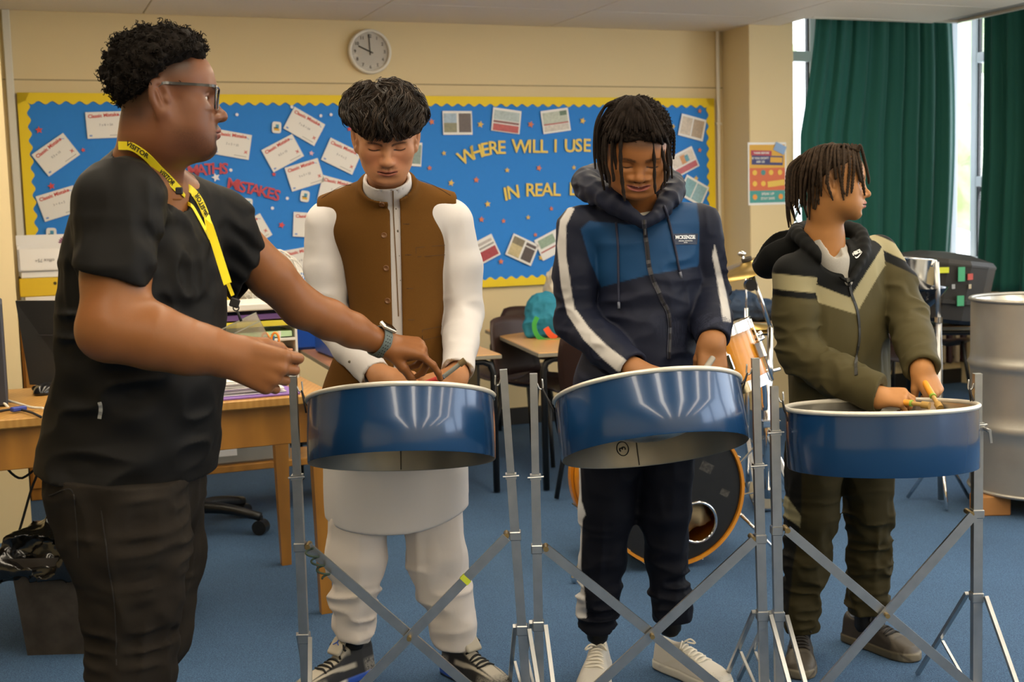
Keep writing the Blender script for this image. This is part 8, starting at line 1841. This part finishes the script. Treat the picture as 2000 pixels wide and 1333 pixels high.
    pp, nn_ = surf_path(hoodie, [(1257, 430), (1263, 480), (1270, 530), (1290, 580), (1306, 620), (1305, 700)], 36, 0.003, y0=3.0, y1=3.6); mb = MB(); ribbon(mb, pp, nn_, 0.012, 0.0014); z = mb.build('zip_tape', M_zip, ho)
    mb = MB(); ribbon(mb, pp + nn_ * 0.0016, nn_, 0.004, 0.0012); mb.build('zip_teeth', mat('zip_teeth_dark', '#0f1018', 0.35), z)
    mb = MB(); q0 = pp[2] + nn_[2] * 0.003; mb.box(q0 - [0, 0, 0.008], (0.006, 0.003, 0.018), bev=0.001); mb.build('zip_pull', mat('zip_pull_black', '#14141a', 0.4), z)
    for pix in ([(1204, 436), (1208, 480), (1209, 530), (1210, 592)], [(1296, 404), (1307, 440), (1318, 490), (1327, 535)]):
        pp, nn_ = surf_path(hoodie, pix, 18, 0.004, y0=3.0, y1=3.6); mb = MB(); mb.tube(pp, 0.0034, 8); dcd = mb.build('drawcord', M_nv, ho, smooth=True)
        mb = MB(); e = pp[-1]; d_ = nrm(pp[-1] - pp[-3]); mb.tube([e - d_ * 0.004, e + d_ * 0.014], 0.0042, 8); mb.build('cord_end', mat('cord_end_grey', '#5a5f6e', 0.4), dcd, smooth=True)
    pp, nn_ = surf_path(hoodie, [(1313, 468), (1337, 467), (1361, 467)], 7, 0.0012, y0=3.0, y1=3.6); mb = MB(); ribbon(mb, pp, nn_, 0.029, 0.0020); bd = mb.build('badge', mat('navy_rubber_badge', '#1d2a44', 0.5), ho)
    ax = nrm(pp[-1] - pp[0]); n_ = nrm(nn_[3] - (nn_[3] @ ax) * ax); ay = np.cross(n_, ax); mb = MB(); text_at(mb, 'MCKENZIE', pp[3] + n_ * 0.003 + ay * 0.004, ax, ay, 0.0135, 0.0008, 0.0004)
    text_at(mb, 'ORIGINAL AUTHENTICS', pp[3] + n_ * 0.003 - ay * 0.0055, ax, ay, 0.0042, 0.0006); text_at(mb, 'BRAND', pp[3] + n_ * 0.003 - ay * 0.010, ax, ay, 0.0036, 0.0006); mb.build('lettering', mat('badge_white', '#e8ebee', 0.5), bd)['kind'] = 'stuff'
    # white T-shirt at the neck
    tee = lambda p: smax(smax(rods(p, [nb + [0.002, -0.012, -0.055], nb + [0.004, 0.0, -0.002]], [0.060, 0.0565], 0.02), plane(p, P(1240, 402, 3.35), (0.18, -0.62, 0.76)), 0.004), -rods(p, [nb + [0, 0, -0.05], nb + [0, 0, 0.05]], [0.0545, 0.053], 0.02), 0.003)
    solid('t_shirt', tee, [nb], [0.08, 0.09, 0.11], 0.003, mat('cream_cotton', '#d9d2c2', 0.85), t)
    # ---- track trousers
    def pants(p):
        a = rods(p, [P(1192, 870, YB), P(1186, 1000, YB), P(1177, 1100, YB), P(1168, 1180, YB), P(1166, 1215, YB), P(1166, 1236, YB)], [0.088, 0.077, 0.064, 0.056, 0.050, 0.041], 0.02)
        b = rods(p, [P(1300, 870, YB), P(1297, 1000, YB), P(1302, 1100, YB), P(1306, 1170, YB), P(1308, 1200, YB), P(1310, 1214, YB)], [0.085, 0.070, 0.057, 0.057, 0.054, 0.050], 0.02)
        d = smin(a, b, 0.03)
        d = d - wsum(p, [(np.clip((0.55 - p[:, 2]) / 0.3, 0.05, 1), lambda q: folds(q, (10, 10, 34), 0.012, 2.0)), (np.ones(len(p), np.float32), lambda q: folds(q, (20, 20, 10), 0.005, 6.0))])
        z1, z2 = P(1166, 1234, YB)[2], P(1310, 1212, YB)[2]; return smax(smax(d, np.where(p[:, 0] < P(1240, 1000, YB)[0], z1, z2) - p[:, 2], 0.006), p[:, 2] - P(1245, 830, YB)[2], 0.01)
    def ppaint(V, nv):
        c = np.tile(np.array(lin('#0d101b')), (len(V), 1))
        return dye(c, V, nv, [(1110, 905), (1133, 905), (1136, 980), (1144, 1005), (1138, 1015), (1136, 1060), (1135, 1110), (1142, 1160), (1146, 1208), (1120, 1208), (1110, 1165), (1110, 1120), (1110, 1050), (1110, 1010), (1110, 960)], '#c9cacc')
    garment('track_trousers', pants, [P(1110, 830, YB), P(1365, 1240, YB)], 0.12, 0.0046, mat('navy_track_jersey', '#0d101b', 0.7, vcol=True, bump=(700, 0.15, 0.0006), spec=0.15), t, ppaint)
    # ---- white trainers
    def pnt(q):
        x, y, z = q[:, 0], q[:, 1], q[:, 2]; c = np.tile(np.array(lin('#c9c5bd')), (len(q), 1)); c = mixc(c, '#d9d4c8', step(-z, -0.027, 0.003)); c = mixc(c, '#b9b2a4', band(z, 0.028, 0.001, 0.001)); c = mixc(c, '#8f8a80', step(-z, -0.004, 0.002))
        c = mixc(c, '#c6c1b6', 0.8 * band(z - 0.03 - 0.14 * (x - 0.25), 0.0, 0.0045 + 0.006 * np.clip(0.6 - x, 0, 0.3), 0.002) * band(x, 0.42, 0.26, 0.03)); return mixc(c, '#b5afa3', 0.6 * (noise3(q * [1, 4, 4], 95, 2) > 0.75) * band(x, 0.9, 0.07, 0.02))
    for ank, toe in (((1168, 1232), (1160, 1352)), ((1308, 1216), (1402, 1345))):
        hp_ = P(*ank, YB + 0.02); a = PF(*toe); d_ = nrm((a - hp_) * [1, 1, 0]); heel = hp_ * [1, 1, 0] - d_ * 0.055; sneaker(t, heel, heel + d_ * 0.28, pnt, hi=0.092, lace='#e3ddcf', wide=1.05, mname='white_trainer')
build_boy2()

# ================================================================== the boy in the khaki tracksuit
def build_boy3():
    YB = 3.52; YAW = 24
    t = thing('person', 'boy with braids in khaki and black tracksuit looking away to the right while playing', 'person', P(1640, 1290, 3.52) * [1, 1, 0])
    skin = '#a3703f'; sk = skin_mat('light_brown', '#a06d40', 0.5)
    HS = 0.87; Rh, hl, hw = head_frame(P(1627, 359, 3.47), (0.965, -0.26, -0.03), (0.03, 0, 1), HS)
    hf = head_field(dict(nose_w=1.15, nose_l=0.92, lip=1.15, wide=1.02, slit=0.0042, cheek=0.5, chin=0.9, top=0.080, back=0.094, low=0.95))
    nb = P(1608, 470, 3.50)
    neck = lambda p: rods(p, [hw((0, -0.022, -0.02)), hw((0, -0.018, -0.07)), nb, nb + [0, 0.0, -0.1]], [0.045, 0.046, 0.052, 0.065], 0.03)
    head = lambda p: smin(hf(hl(p)) * np.float32(HS), neck(p), 0.02)
    V1, F1 = sdf_mesh(lambda p: smax(head(p), -(p[:, 2] - (nb[2] - 0.09)), 0.003), *bounds_of([hw((0, 0, 0)), nb - [0, 0, 0.06]], [0.14, 0.13, 0.15]), 0.0020)
    shL, elL, wrL = P(1548, 535, 3.44), P(1560, 690, 3.42), P(1708, 775, 3.20)
    shR, elR, wrR = P(1722, 495, 3.60), P(1772, 618, 3.52), P(1800, 716, 3.29)
    hpL = hand_parts(wrL, (0.93, -0.30, -0.04), (-0.15, -0.55, 0.82), -1, 0.80, [(0.75, 1.2, 0.8), (0.85, 1.25, 0.8), (0.95, 1.25, 0.8), (1.0, 1.2, 0.8)], 0.03, (0.15, 0.25, 0.2), 0.55)
    hpR = hand_parts(wrR, (0.28, -0.45, -0.85), (0.45, -0.75, 0.50), 1, 0.90, [(0.6, 0.95, 0.7), (0.75, 1.1, 0.8), (0.95, 1.2, 0.8), (1.05, 1.2, 0.8)], 0.03, (0.20, 0.2, 0.2), 0.6)
    parts = []
    for el, wr, hp in ((elL, wrL, hpL), (elR, wrR, hpR)):
        hfn = hand_field(hp); d_ = nrm(wr - el)
        fn = lambda p, wr=wr, hfn=hfn, d_=d_: smin(rods(p, [wr - d_ * 0.12, wr, wr + d_ * 0.012], [0.030, 0.025, 0.024], 0.02), hfn(p), 0.015)
        parts.append(sdf_mesh(fn, *bounds_of(np.vstack([[wr - d_ * 0.12], [r[1] for r in hp]]), 0.05), 0.0025))
    Lc = Loft([prow(y, xl + 22, xr - 22, 0.07, YB, YAW) for y, xl, xr in ((520, 1565, 1705), (600, 1535, 1735), (740, 1550, 1735), (800, 1555, 1730))])
    core = lambda p: smin(smin(Lc(p), rods(p, [elL, shL, nb + [0, 0, -0.06], shR, elR], [0.028, 0.028, 0.035, 0.028, 0.028], 0.02), 0.02), np.minimum(rods(p, [P(1605, 790, YB), P(1590, 900, YB), P(1573, 1100, YB), P(1564, 1240, YB)], [0.05, 0.05, 0.038, 0.03]), rods(p, [P(1680, 790, YB), P(1693, 900, YB), P(1698, 1000, YB + 0.03), P(1698, 1100, YB + 0.06), P(1688, 1222, YB + 0.08)], [0.05, 0.045, 0.042, 0.038, 0.03])), 0.04)
    parts.append(sdf_mesh(core, *bounds_of([shL, shR, P(1640, 1250, YB), nb], 0.14), 0.013))
    V, Fc = clean_join([(V1, F1)] + parts); q = hl(V.astype(np.float32)).astype(float)
    c = face_paint(V, q, skin, '#a8655a', '#2a1c12', 0.7, closed=False, lip=1.15, low=0.95, blush='#b57a48', stubble=('#4a3423', lambda q: 0.75 * step(q[:, 2], 0.05, 0.03) + 0.55 * step(q[:, 2], -0.01, 0.03) * step(-q[:, 1], -0.02, 0.03) + 0.6 * step(-q[:, 1], 0.04, 0.02) * step(q[:, 2], -0.05, 0.02)))
    far = (np.linalg.norm(q, axis=1) > 0.32); c[far] = lin('#b57e4a'); c[V[:, 2] < 0.24] = lin('#141312')
    mesh_np('body', V, Fc, sk, t, colors=c)
    for s in (-1, 1):
        mb = MB(); mb.ball((0, 0, 0), 0.0127 * HS, 20); Ve, Fe = mb.raw(); rr = np.arccos(np.clip(Ve[:, 1] / (0.0127 * HS), -1, 1)); ce = np.where((rr < 0.48)[:, None], np.array(lin('#1a0f0a')), np.array(lin('#d5ccc0')))
        mesh_np('eye', hw((s * 0.0315, 0.0668, -0.001)) + Ve @ Rh.T, Fe, mat('eyeball', '#ffffff', 0.15, vcol=True), t, colors=ce)
    # ---- hair: combed cap and many thin braids
    def cap(p):
        q = hl(p); x, y, z = q[:, 0], q[:, 1], q[:, 2]
        d = ell(q, (0, -0.012, 0.040), (0.081, 0.100, 0.087)) + 0.0025 * noise3(q, 90, 1.0) + 0.0015 * noise3(q, 260, 4.0)
        low = np.where(y > 0.0, 0.046 + 0.30 * y, 0.046 - 0.95 * np.clip(0.0 - y, 0, 0.12)); d = smax(d, low - z, 0.010)
        return d * np.float32(HS * 0.75)
    Vh, Fh = sdf_mesh(cap, *bounds_of([hw((0, -0.01, 0.05))], 0.14), 0.0030, margin=1.7)
    M_h = mat('brown_braid_hair', '#241a12', 0.8, noise=(160, 0.5, '#493724'), bump=(600, 0.7, 0.002), spec=0.2)
    hr = mesh_np('hair', Vh, Fh, M_h, t); rng = np.random.default_rng(5)
    cr = hw((0, -0.01, 0.125))
    B = [[(1680, 285), (1689, 315), (1696, 345), (1697, 360)], [(1672, 285), (1680, 318), (1684, 350), (1689, 382)], [(1664, 284), (1668, 318), (1666, 350), (1663, 378)], [(1655, 284), (1660, 320), (1657, 355), (1654, 384)], [(1648, 284), (1648, 320), (1645, 352), (1646, 372), (1651, 380)],
         [(1638, 285), (1638, 320), (1643, 360), (1648, 392)], [(1628, 286), (1622, 312), (1617, 340), (1617, 362), (1627, 392)], [(1620, 286), (1616, 312), (1615, 345), (1613, 360)], [(1612, 286), (1604, 315), (1603, 350), (1604, 384)],
         [(1604, 286), (1594, 318), (1588, 355), (1588, 408)], [(1598, 288), (1586, 322), (1581, 362), (1581, 430)], [(1592, 290), (1578, 325), (1573, 365), (1574, 402)], [(1588, 292), (1570, 330), (1564, 372), (1566, 405)], [(1582, 294), (1562, 332), (1556, 376), (1558, 404)],
         [(1576, 298), (1556, 335), (1549, 380), (1563, 420)], [(1570, 302), (1550, 338), (1543, 385), (1553, 432)], [(1564, 306), (1545, 345), (1539, 390), (1545, 440)], [(1560, 312), (1541, 350), (1537, 395), (1541, 445)], [(1600, 288), (1590, 330), (1596, 370), (1592, 410)], [(1586, 292), (1575, 340), (1569, 390), (1577, 425)],
         [(1609, 287), (1600, 330), (1597, 372), (1599, 400)], [(1633, 285), (1630, 315), (1632, 345), (1634, 350)], [(1667, 286), (1674, 322), (1679, 346), (1681, 356)]]
    scalp = lambda p: np.minimum(head(p), cap(p))
    for i, pix in enumerate(B):
        m = len(pix); pts = [hw((0.02, 0.02 + 0.055 * (pix[0][0] - 1622) / 60, 0.118 - 0.02 * abs((pix[0][0] - 1622) / 60)))]
        for j, (x, y) in enumerate(pix):
            r_ = ray(x, y); ys = np.linspace(3.30, 3.62, 160); cand = np.array([0, 0, CH]) + r_[None] * (ys / r_[1])[:, None]; dd = scalp(cand.astype(np.float32)); hitk = np.nonzero(dd < 0.005)[0]
            Y = ys[hitk[0]] if len(hitk) else ys[int(np.argmin(dd))]
            if j and Y > pts[-1][1] + 0.03: Y = pts[-1][1] + 0.015
            pts.append(P(x, y, Y))
        r = rng.uniform(0.0040, 0.0050); locs('hair_braid', M_h, hr, [np.array(pts)], [r], freq=0.62, braid=0.20, rings=30, tip=0.85)
    for i in range(26):     # braids on the far side and the back of the head
        a = math.radians(170 + 110 * (i % 13) / 13); s = 1 if i < 13 else -1
        q0 = np.array([0.05 * math.sin(i * 1.7) * 0.9, -0.012 + 0.10 * math.cos(a) * 0.9, 0.085]); q0[0] = abs(q0[0]) * (1 if i < 18 else -1) * 1.0
        r0 = hw(q0); out = hw((q0[0] * 1.7, q0[1] - 0.035, 0.04)); dn = out + np.array([-0.005, 0, -0.085 - 0.03 * ((i * 7) % 5) / 5])
        if Rh[:, 0][1] * q0[0] > 0 or q0[1] < -0.05: locs('hair_braid', M_h, hr, [np.array([r0, out, dn])], [0.0046], freq=0.62, braid=0.2)
    # ---- hooded track top
    rows = [prow(*r) for r in ((486, 1560, 1712, 0.075, YB, YAW), (520, 1540, 1724, 0.092, YB, YAW), (580, 1528, 1732, 0.105, YB, YAW), (650, 1530, 1736, 0.11, YB, YAW), (720, 1540, 1738, 0.112, YB, YAW), (790, 1542, 1740, 0.115, YB, YAW), (860, 1540, 1742, 0.115, YB, YAW))]
    LT = Loft(rows); cuL, cuR = P(1718, 776, 3.19), P(1801, 722, 3.275); cnL, cnR = nrm(nrm(cuL - elL) + np.array([0.8, -0.1, 0.1])), nrm(wrR - elR)
    def arms(p):
        a = smax(rods(p, [shL, (shL + elL) / 2, elL, (elL + cuL) / 2 + [0, 0, -0.004], cuL + cnL * 0.03], [0.056, 0.060, 0.060, 0.057, 0.050], 0.02), plane(p, cuL, cnL), 0.004)
        b = smax(rods(p, [shR + [-0.01, 0, 0], (shR + elR) / 2, elR, (elR + cuR) / 2, cuR + cnR * 0.03], [0.054, 0.060, 0.058, 0.053, 0.047], 0.02), plane(p, cuR, cnR), 0.004)
        return a, b
    hood = [P(1556, 474, 3.56), P(1520, 494, 3.60), P(1500, 514, 3.62)]
    H0 = [P(1657, 549, 3.395), P(1628, 524, 3.395), P(1594, 494, 3.41), P(1566, 466, 3.47), P(1560, 452, 3.55), P(1610, 446, 3.62), P(1668, 450, 3.58), P(1686, 468, 3.52), P(1684, 505, 3.455), P(1664, 545, 3.405)]; HR = [0.008, 0.012, 0.015, 0.020, 0.024, 0.026, 0.022, 0.017, 0.013, 0.009]
    H0, HR = resample(np.array(H0), 26), np.interp(np.linspace(0, 1, 26), np.linspace(0, 1, len(HR)), HR)
    def top(p):
        a, b = arms(p)
        w = wsum(p, [(near(p, elL, 0.13), lambda q: folds(q, (16, 14, 32), 0.010, 1.0)), (near(p, elR, 0.13), lambda q: folds(q, (16, 16, 34), 0.011, 3.0)), (near(p, (elL + cuL) / 2, 0.10), lambda q: folds(q, (26, 26, 22), 0.008, 5.0)), (near(p, cuR, 0.08), lambda q: folds(q, (20, 20, 30), 0.006, 2.0))])
        d = smin(LT(p), rods(p, [shL + [0.012, 0, 0.0], nb + [0.01, 0.0, -0.055], shR + [-0.012, 0, 0.0]], [0.052, 0.05, 0.05], 0.03), 0.04)
        d = d - wsum(p, [(near(p, P(1640, 680, 3.42), 0.22), lambda q: folds(q, (16, 16, 9), 0.009, 7.0))])
        d = smin(d, np.minimum(a, b) - w, 0.008)
        hd = smin(rods(p, H0, HR, 0.006), smax(rods(p, hood, [0.045, 0.056, 0.046], 0.03), -rods(p, [hood[0] + [-0.03, 0.0, 0.04], hood[1] + [-0.03, 0.0, 0.035], hood[2] + [-0.035, 0.0, 0.03]], [0.028, 0.036, 0.030], 0.02), 0.006), 0.02)
        d = smin(d, hd, 0.010)
        d = smax(d, -rods(p, [P(1656, 545, 3.39), P(1636, 505, 3.40), nb + [0.005, -0.01, 0.01], hw((0, -0.02, -0.03))], [0.006, 0.040, 0.058, 0.060], 0.02), 0.006)
        d = smax(d, -seg(p, cuL - nrm(cuL - elL) * 0.03, cuL + nrm(cuL - elL) * 0.04, 0.026, 0.040), 0.003); d = smax(d, -seg(p, cuR - cnR * 0.025, cuR + cnR * 0.04, 0.028, 0.047), 0.003)
        return d
    KH, BK, BE = '#49432b', '#101111', '#968e6e'
    def paint(V, nv):
        v = V.astype(np.float32); c = np.tile(np.array(lin(KH)), (len(V), 1)); aL, aR = arms(v); onL = aL < LT(v); onR = (aR < LT(v)) & ~onL; xy = proj(V)
        tor = ~(onL | onR)
        bot = np.interp(xy[:, 0], [1500, 1584, 1672, 1714, 1760], [575, 587, 614, 542, 470]); topl = np.interp(xy[:, 0], [1500, 1586, 1660, 1712, 1760], [540, 553, 582, 501, 420])
        y = xy[:, 1]; cT = c.copy(); cT = mixc(cT, BE, np.clip((bot - y) / 2 + 0.5, 0, 1)); cT = mixc(cT, BK, np.clip((topl - y) / 2 + 0.5, 0, 1))
        zL = (v[:, 2]); z0 = P(1545, 553, 3.42)[2]; zz = zL - z0 + 0.12 * (v[:, 0] - P(1545, 553, 3.42)[0])
        cL = c.copy(); cL = mixc(cL, BK, step(zz, -0.038, 0.003)); cL = mixc(cL, BE, step(zz, -0.020, 0.003)); cL = mixc(cL, BK, step(zz, 0.022, 0.003))
        z1 = P(1722, 488, 3.58)[2]; zr = v[:, 2] - z1 + 0.5 * (v[:, 0] - P(1722, 488, 3.58)[0]); cR = c.copy(); cR = mixc(cR, BK, step(zr, -0.034, 0.003)); cR = mixc(cR, BE, step(zr, -0.004, 0.003)); cR = mixc(cR, BK, step(zr, 0.035, 0.003))
        c = np.where(tor[:, None], cT, np.where(onL[:, None], cL, cR))
        hd = smin(rods(v, H0, HR, 0.006), rods(v, hood, [0.045, 0.056, 0.046], 0.03), 0.02) < 0.012; c[hd] = lin(BK)
        return c
    to = garment('track_top', top, [P(1470, 440, 3.3), P(1830, 760, 3.2), P(1610, 440, 3.68), P(1540, 862, 3.6), P(1742, 862, 3.3), cuL, cuR], 0.06, 0.0041, mat('khaki_jersey', KH, 0.75, vcol=True, bump=(700, 0.15, 0.0006), spec=0.15), t, paint)
    pp, nn_ = surf_path(top, [(1656, 545), (1662, 575), (1674, 612), (1677, 660), (1671, 700), (1673, 735)], 26, 0.003, y0=3.0, y1=3.7); mb = MB(); ribbon(mb, pp, nn_, 0.008, 0.0014); z = mb.build('zip_tape', mat('zip_black', '#15150f', 0.5), to)
    mb = MB(); mb.box(pp[2] + nn_[2] * 0.003 - [0, 0, 0.008], (0.006, 0.003, 0.018), bev=0.001); mb.build('zip_pull', mat('zip_pull_black', '#14141a', 0.4), z)
    # small white emblem: word and swoosh
    q0 = hit(top, 1674, 497, 3.0, 3.7); n_ = grad(top, q0)[0].astype(float); ax0 = nrm(P(1690, 487, 3.4) - P(1660, 507, 3.4)); ax0 = nrm(ax0 - (ax0 @ n_) * n_); ay0 = np.cross(n_, ax0)
    mb = MB(); text_at(mb, 'NIKE', q0 + n_ * 0.003 + ay0 * 0.004, ax0, ay0, 0.014, 0.0008, 0.0006); em = mb.build('emblem_lettering', mat('emblem_white', '#e9e9e6', 0.5), to)
    sw = [(-0.013, -0.002), (-0.015, -0.007), (-0.012, -0.010), (-0.006, -0.0095), (0.016, 0.0005), (-0.007, -0.0062), (-0.0115, -0.0058)]
    mb = MB(); mb.prism(sw, 0, 0.001, q0 + n_ * 0.003 - ay0 * 0.002, ax0, ay0, n_); mb.build('emblem_swoosh', mat('emblem_white', '#e9e9e6', 0.5), to)
    tee = lambda p: smax(smax(rods(p, [P(1645, 552, 3.45), P(1622, 510, 3.47), nb + [0, 0.0, 0.004]], [0.034, 0.052, 0.059], 0.02), plane(p, P(1612, 468, 3.45), (0.45, -0.5, 0.74)), 0.004), -rods(p, [P(1632, 492, 3.43), nb + [0, 0, 0.05]], [0.020, 0.0535], 0.02), 0.003)
    solid('t_shirt', tee, [nb, P(1640, 560, 3.42)], [0.08, 0.09, 0.07], 0.003, mat('grey_marl', '#a8a49c', 0.85, noise=(300, 0.3, '#8b8880')), t)
    # ---- track trousers
    def pants(p):
        a = rods(p, [P(1592, 880, YB), P(1585, 1000, YB), P(1573, 1100, YB), P(1565, 1175, YB), P(1563, 1210, YB), P(1563, 1236, YB)], [0.085, 0.075, 0.064, 0.052, 0.049, 0.041], 0.02)
        b = rods(p, [P(1692, 880, YB), P(1698, 1000, YB + 0.03), P(1698, 1100, YB + 0.06), P(1694, 1175, YB + 0.08), P(1690, 1200, YB + 0.08), P(1688, 1218, YB + 0.08)], [0.080, 0.066, 0.060, 0.058, 0.050, 0.046], 0.02)
        d = smin(a, b, 0.03)
        d = d - wsum(p, [(np.clip((0.55 - p[:, 2]) / 0.25, 0.15, 1), lambda q: folds(q, (14, 14, 38), 0.012, 2.0)), (np.ones(len(p), np.float32), lambda q: folds(q, (22, 22, 7), 0.006, 6.0))])
        return smax(smax(d, np.where(p[:, 0] < P(1640, 1000, YB)[0], P(1563, 1232, YB)[2], P(1688, 1214, YB)[2]) - p[:, 2], 0.006), p[:, 2] - P(1640, 845, YB)[2], 0.01)
    def ppaint(V, nv):
        c = np.tile(np.array(lin('#332e1c')), (len(V), 1)); c = dye(c, V, nv, [(1500, 880), (1566, 880), (1565, 1000), (1560, 1045), (1548, 1110), (1540, 1200), (1500, 1210)], '#1c1c1b', back=True)
        return dye(c, V, nv, [(1520, 960), (1538, 972), (1564, 1008), (1562, 1030), (1545, 1018), (1520, 1000)], '#8f8a6e')
    garment('track_trousers', pants, [P(1500, 850, YB), P(1760, 1240, YB + 0.08)], 0.12, 0.0046, mat('khaki_track_jersey', '#332e1c', 0.8, vcol=True, bump=(700, 0.15, 0.0006), spec=0.12), t, ppaint)
    def pnt(q):
        x, y, z = q[:, 0], q[:, 1], q[:, 2]; c = np.tile(np.array(lin('#2a2521')), (len(q), 1)); c = mixc(c, '#3d362d', step(x, 0.75, 0.03)); c = mixc(c, '#57503f', step(-z, -0.026, 0.003)); c = mixc(c, '#6d6656', step(-z, -0.026, 0.003) * step(x, 0.85, 0.03)); c = mixc(c, '#4a443a', band(z - 0.2 * (1 - x), 0.0, 0.004, 0.003) * step(x, 0.55, 0.05)); return c
    for ank, toe, yo in (((1563, 1232), (1562, 1352), 0.02), ((1680, 1214), (1812, 1300), 0.10)):
        hp_ = P(*ank, YB + yo); a = PF(*toe); d_ = nrm((a - hp_) * [1, 1, 0]); heel = hp_ * [1, 1, 0] - d_ * 0.06; sneaker(t, heel, heel + d_ * 0.265, pnt, hi=0.092, lace='#1c1a18', wide=0.98, mname='dark_trainer')
build_boy3()
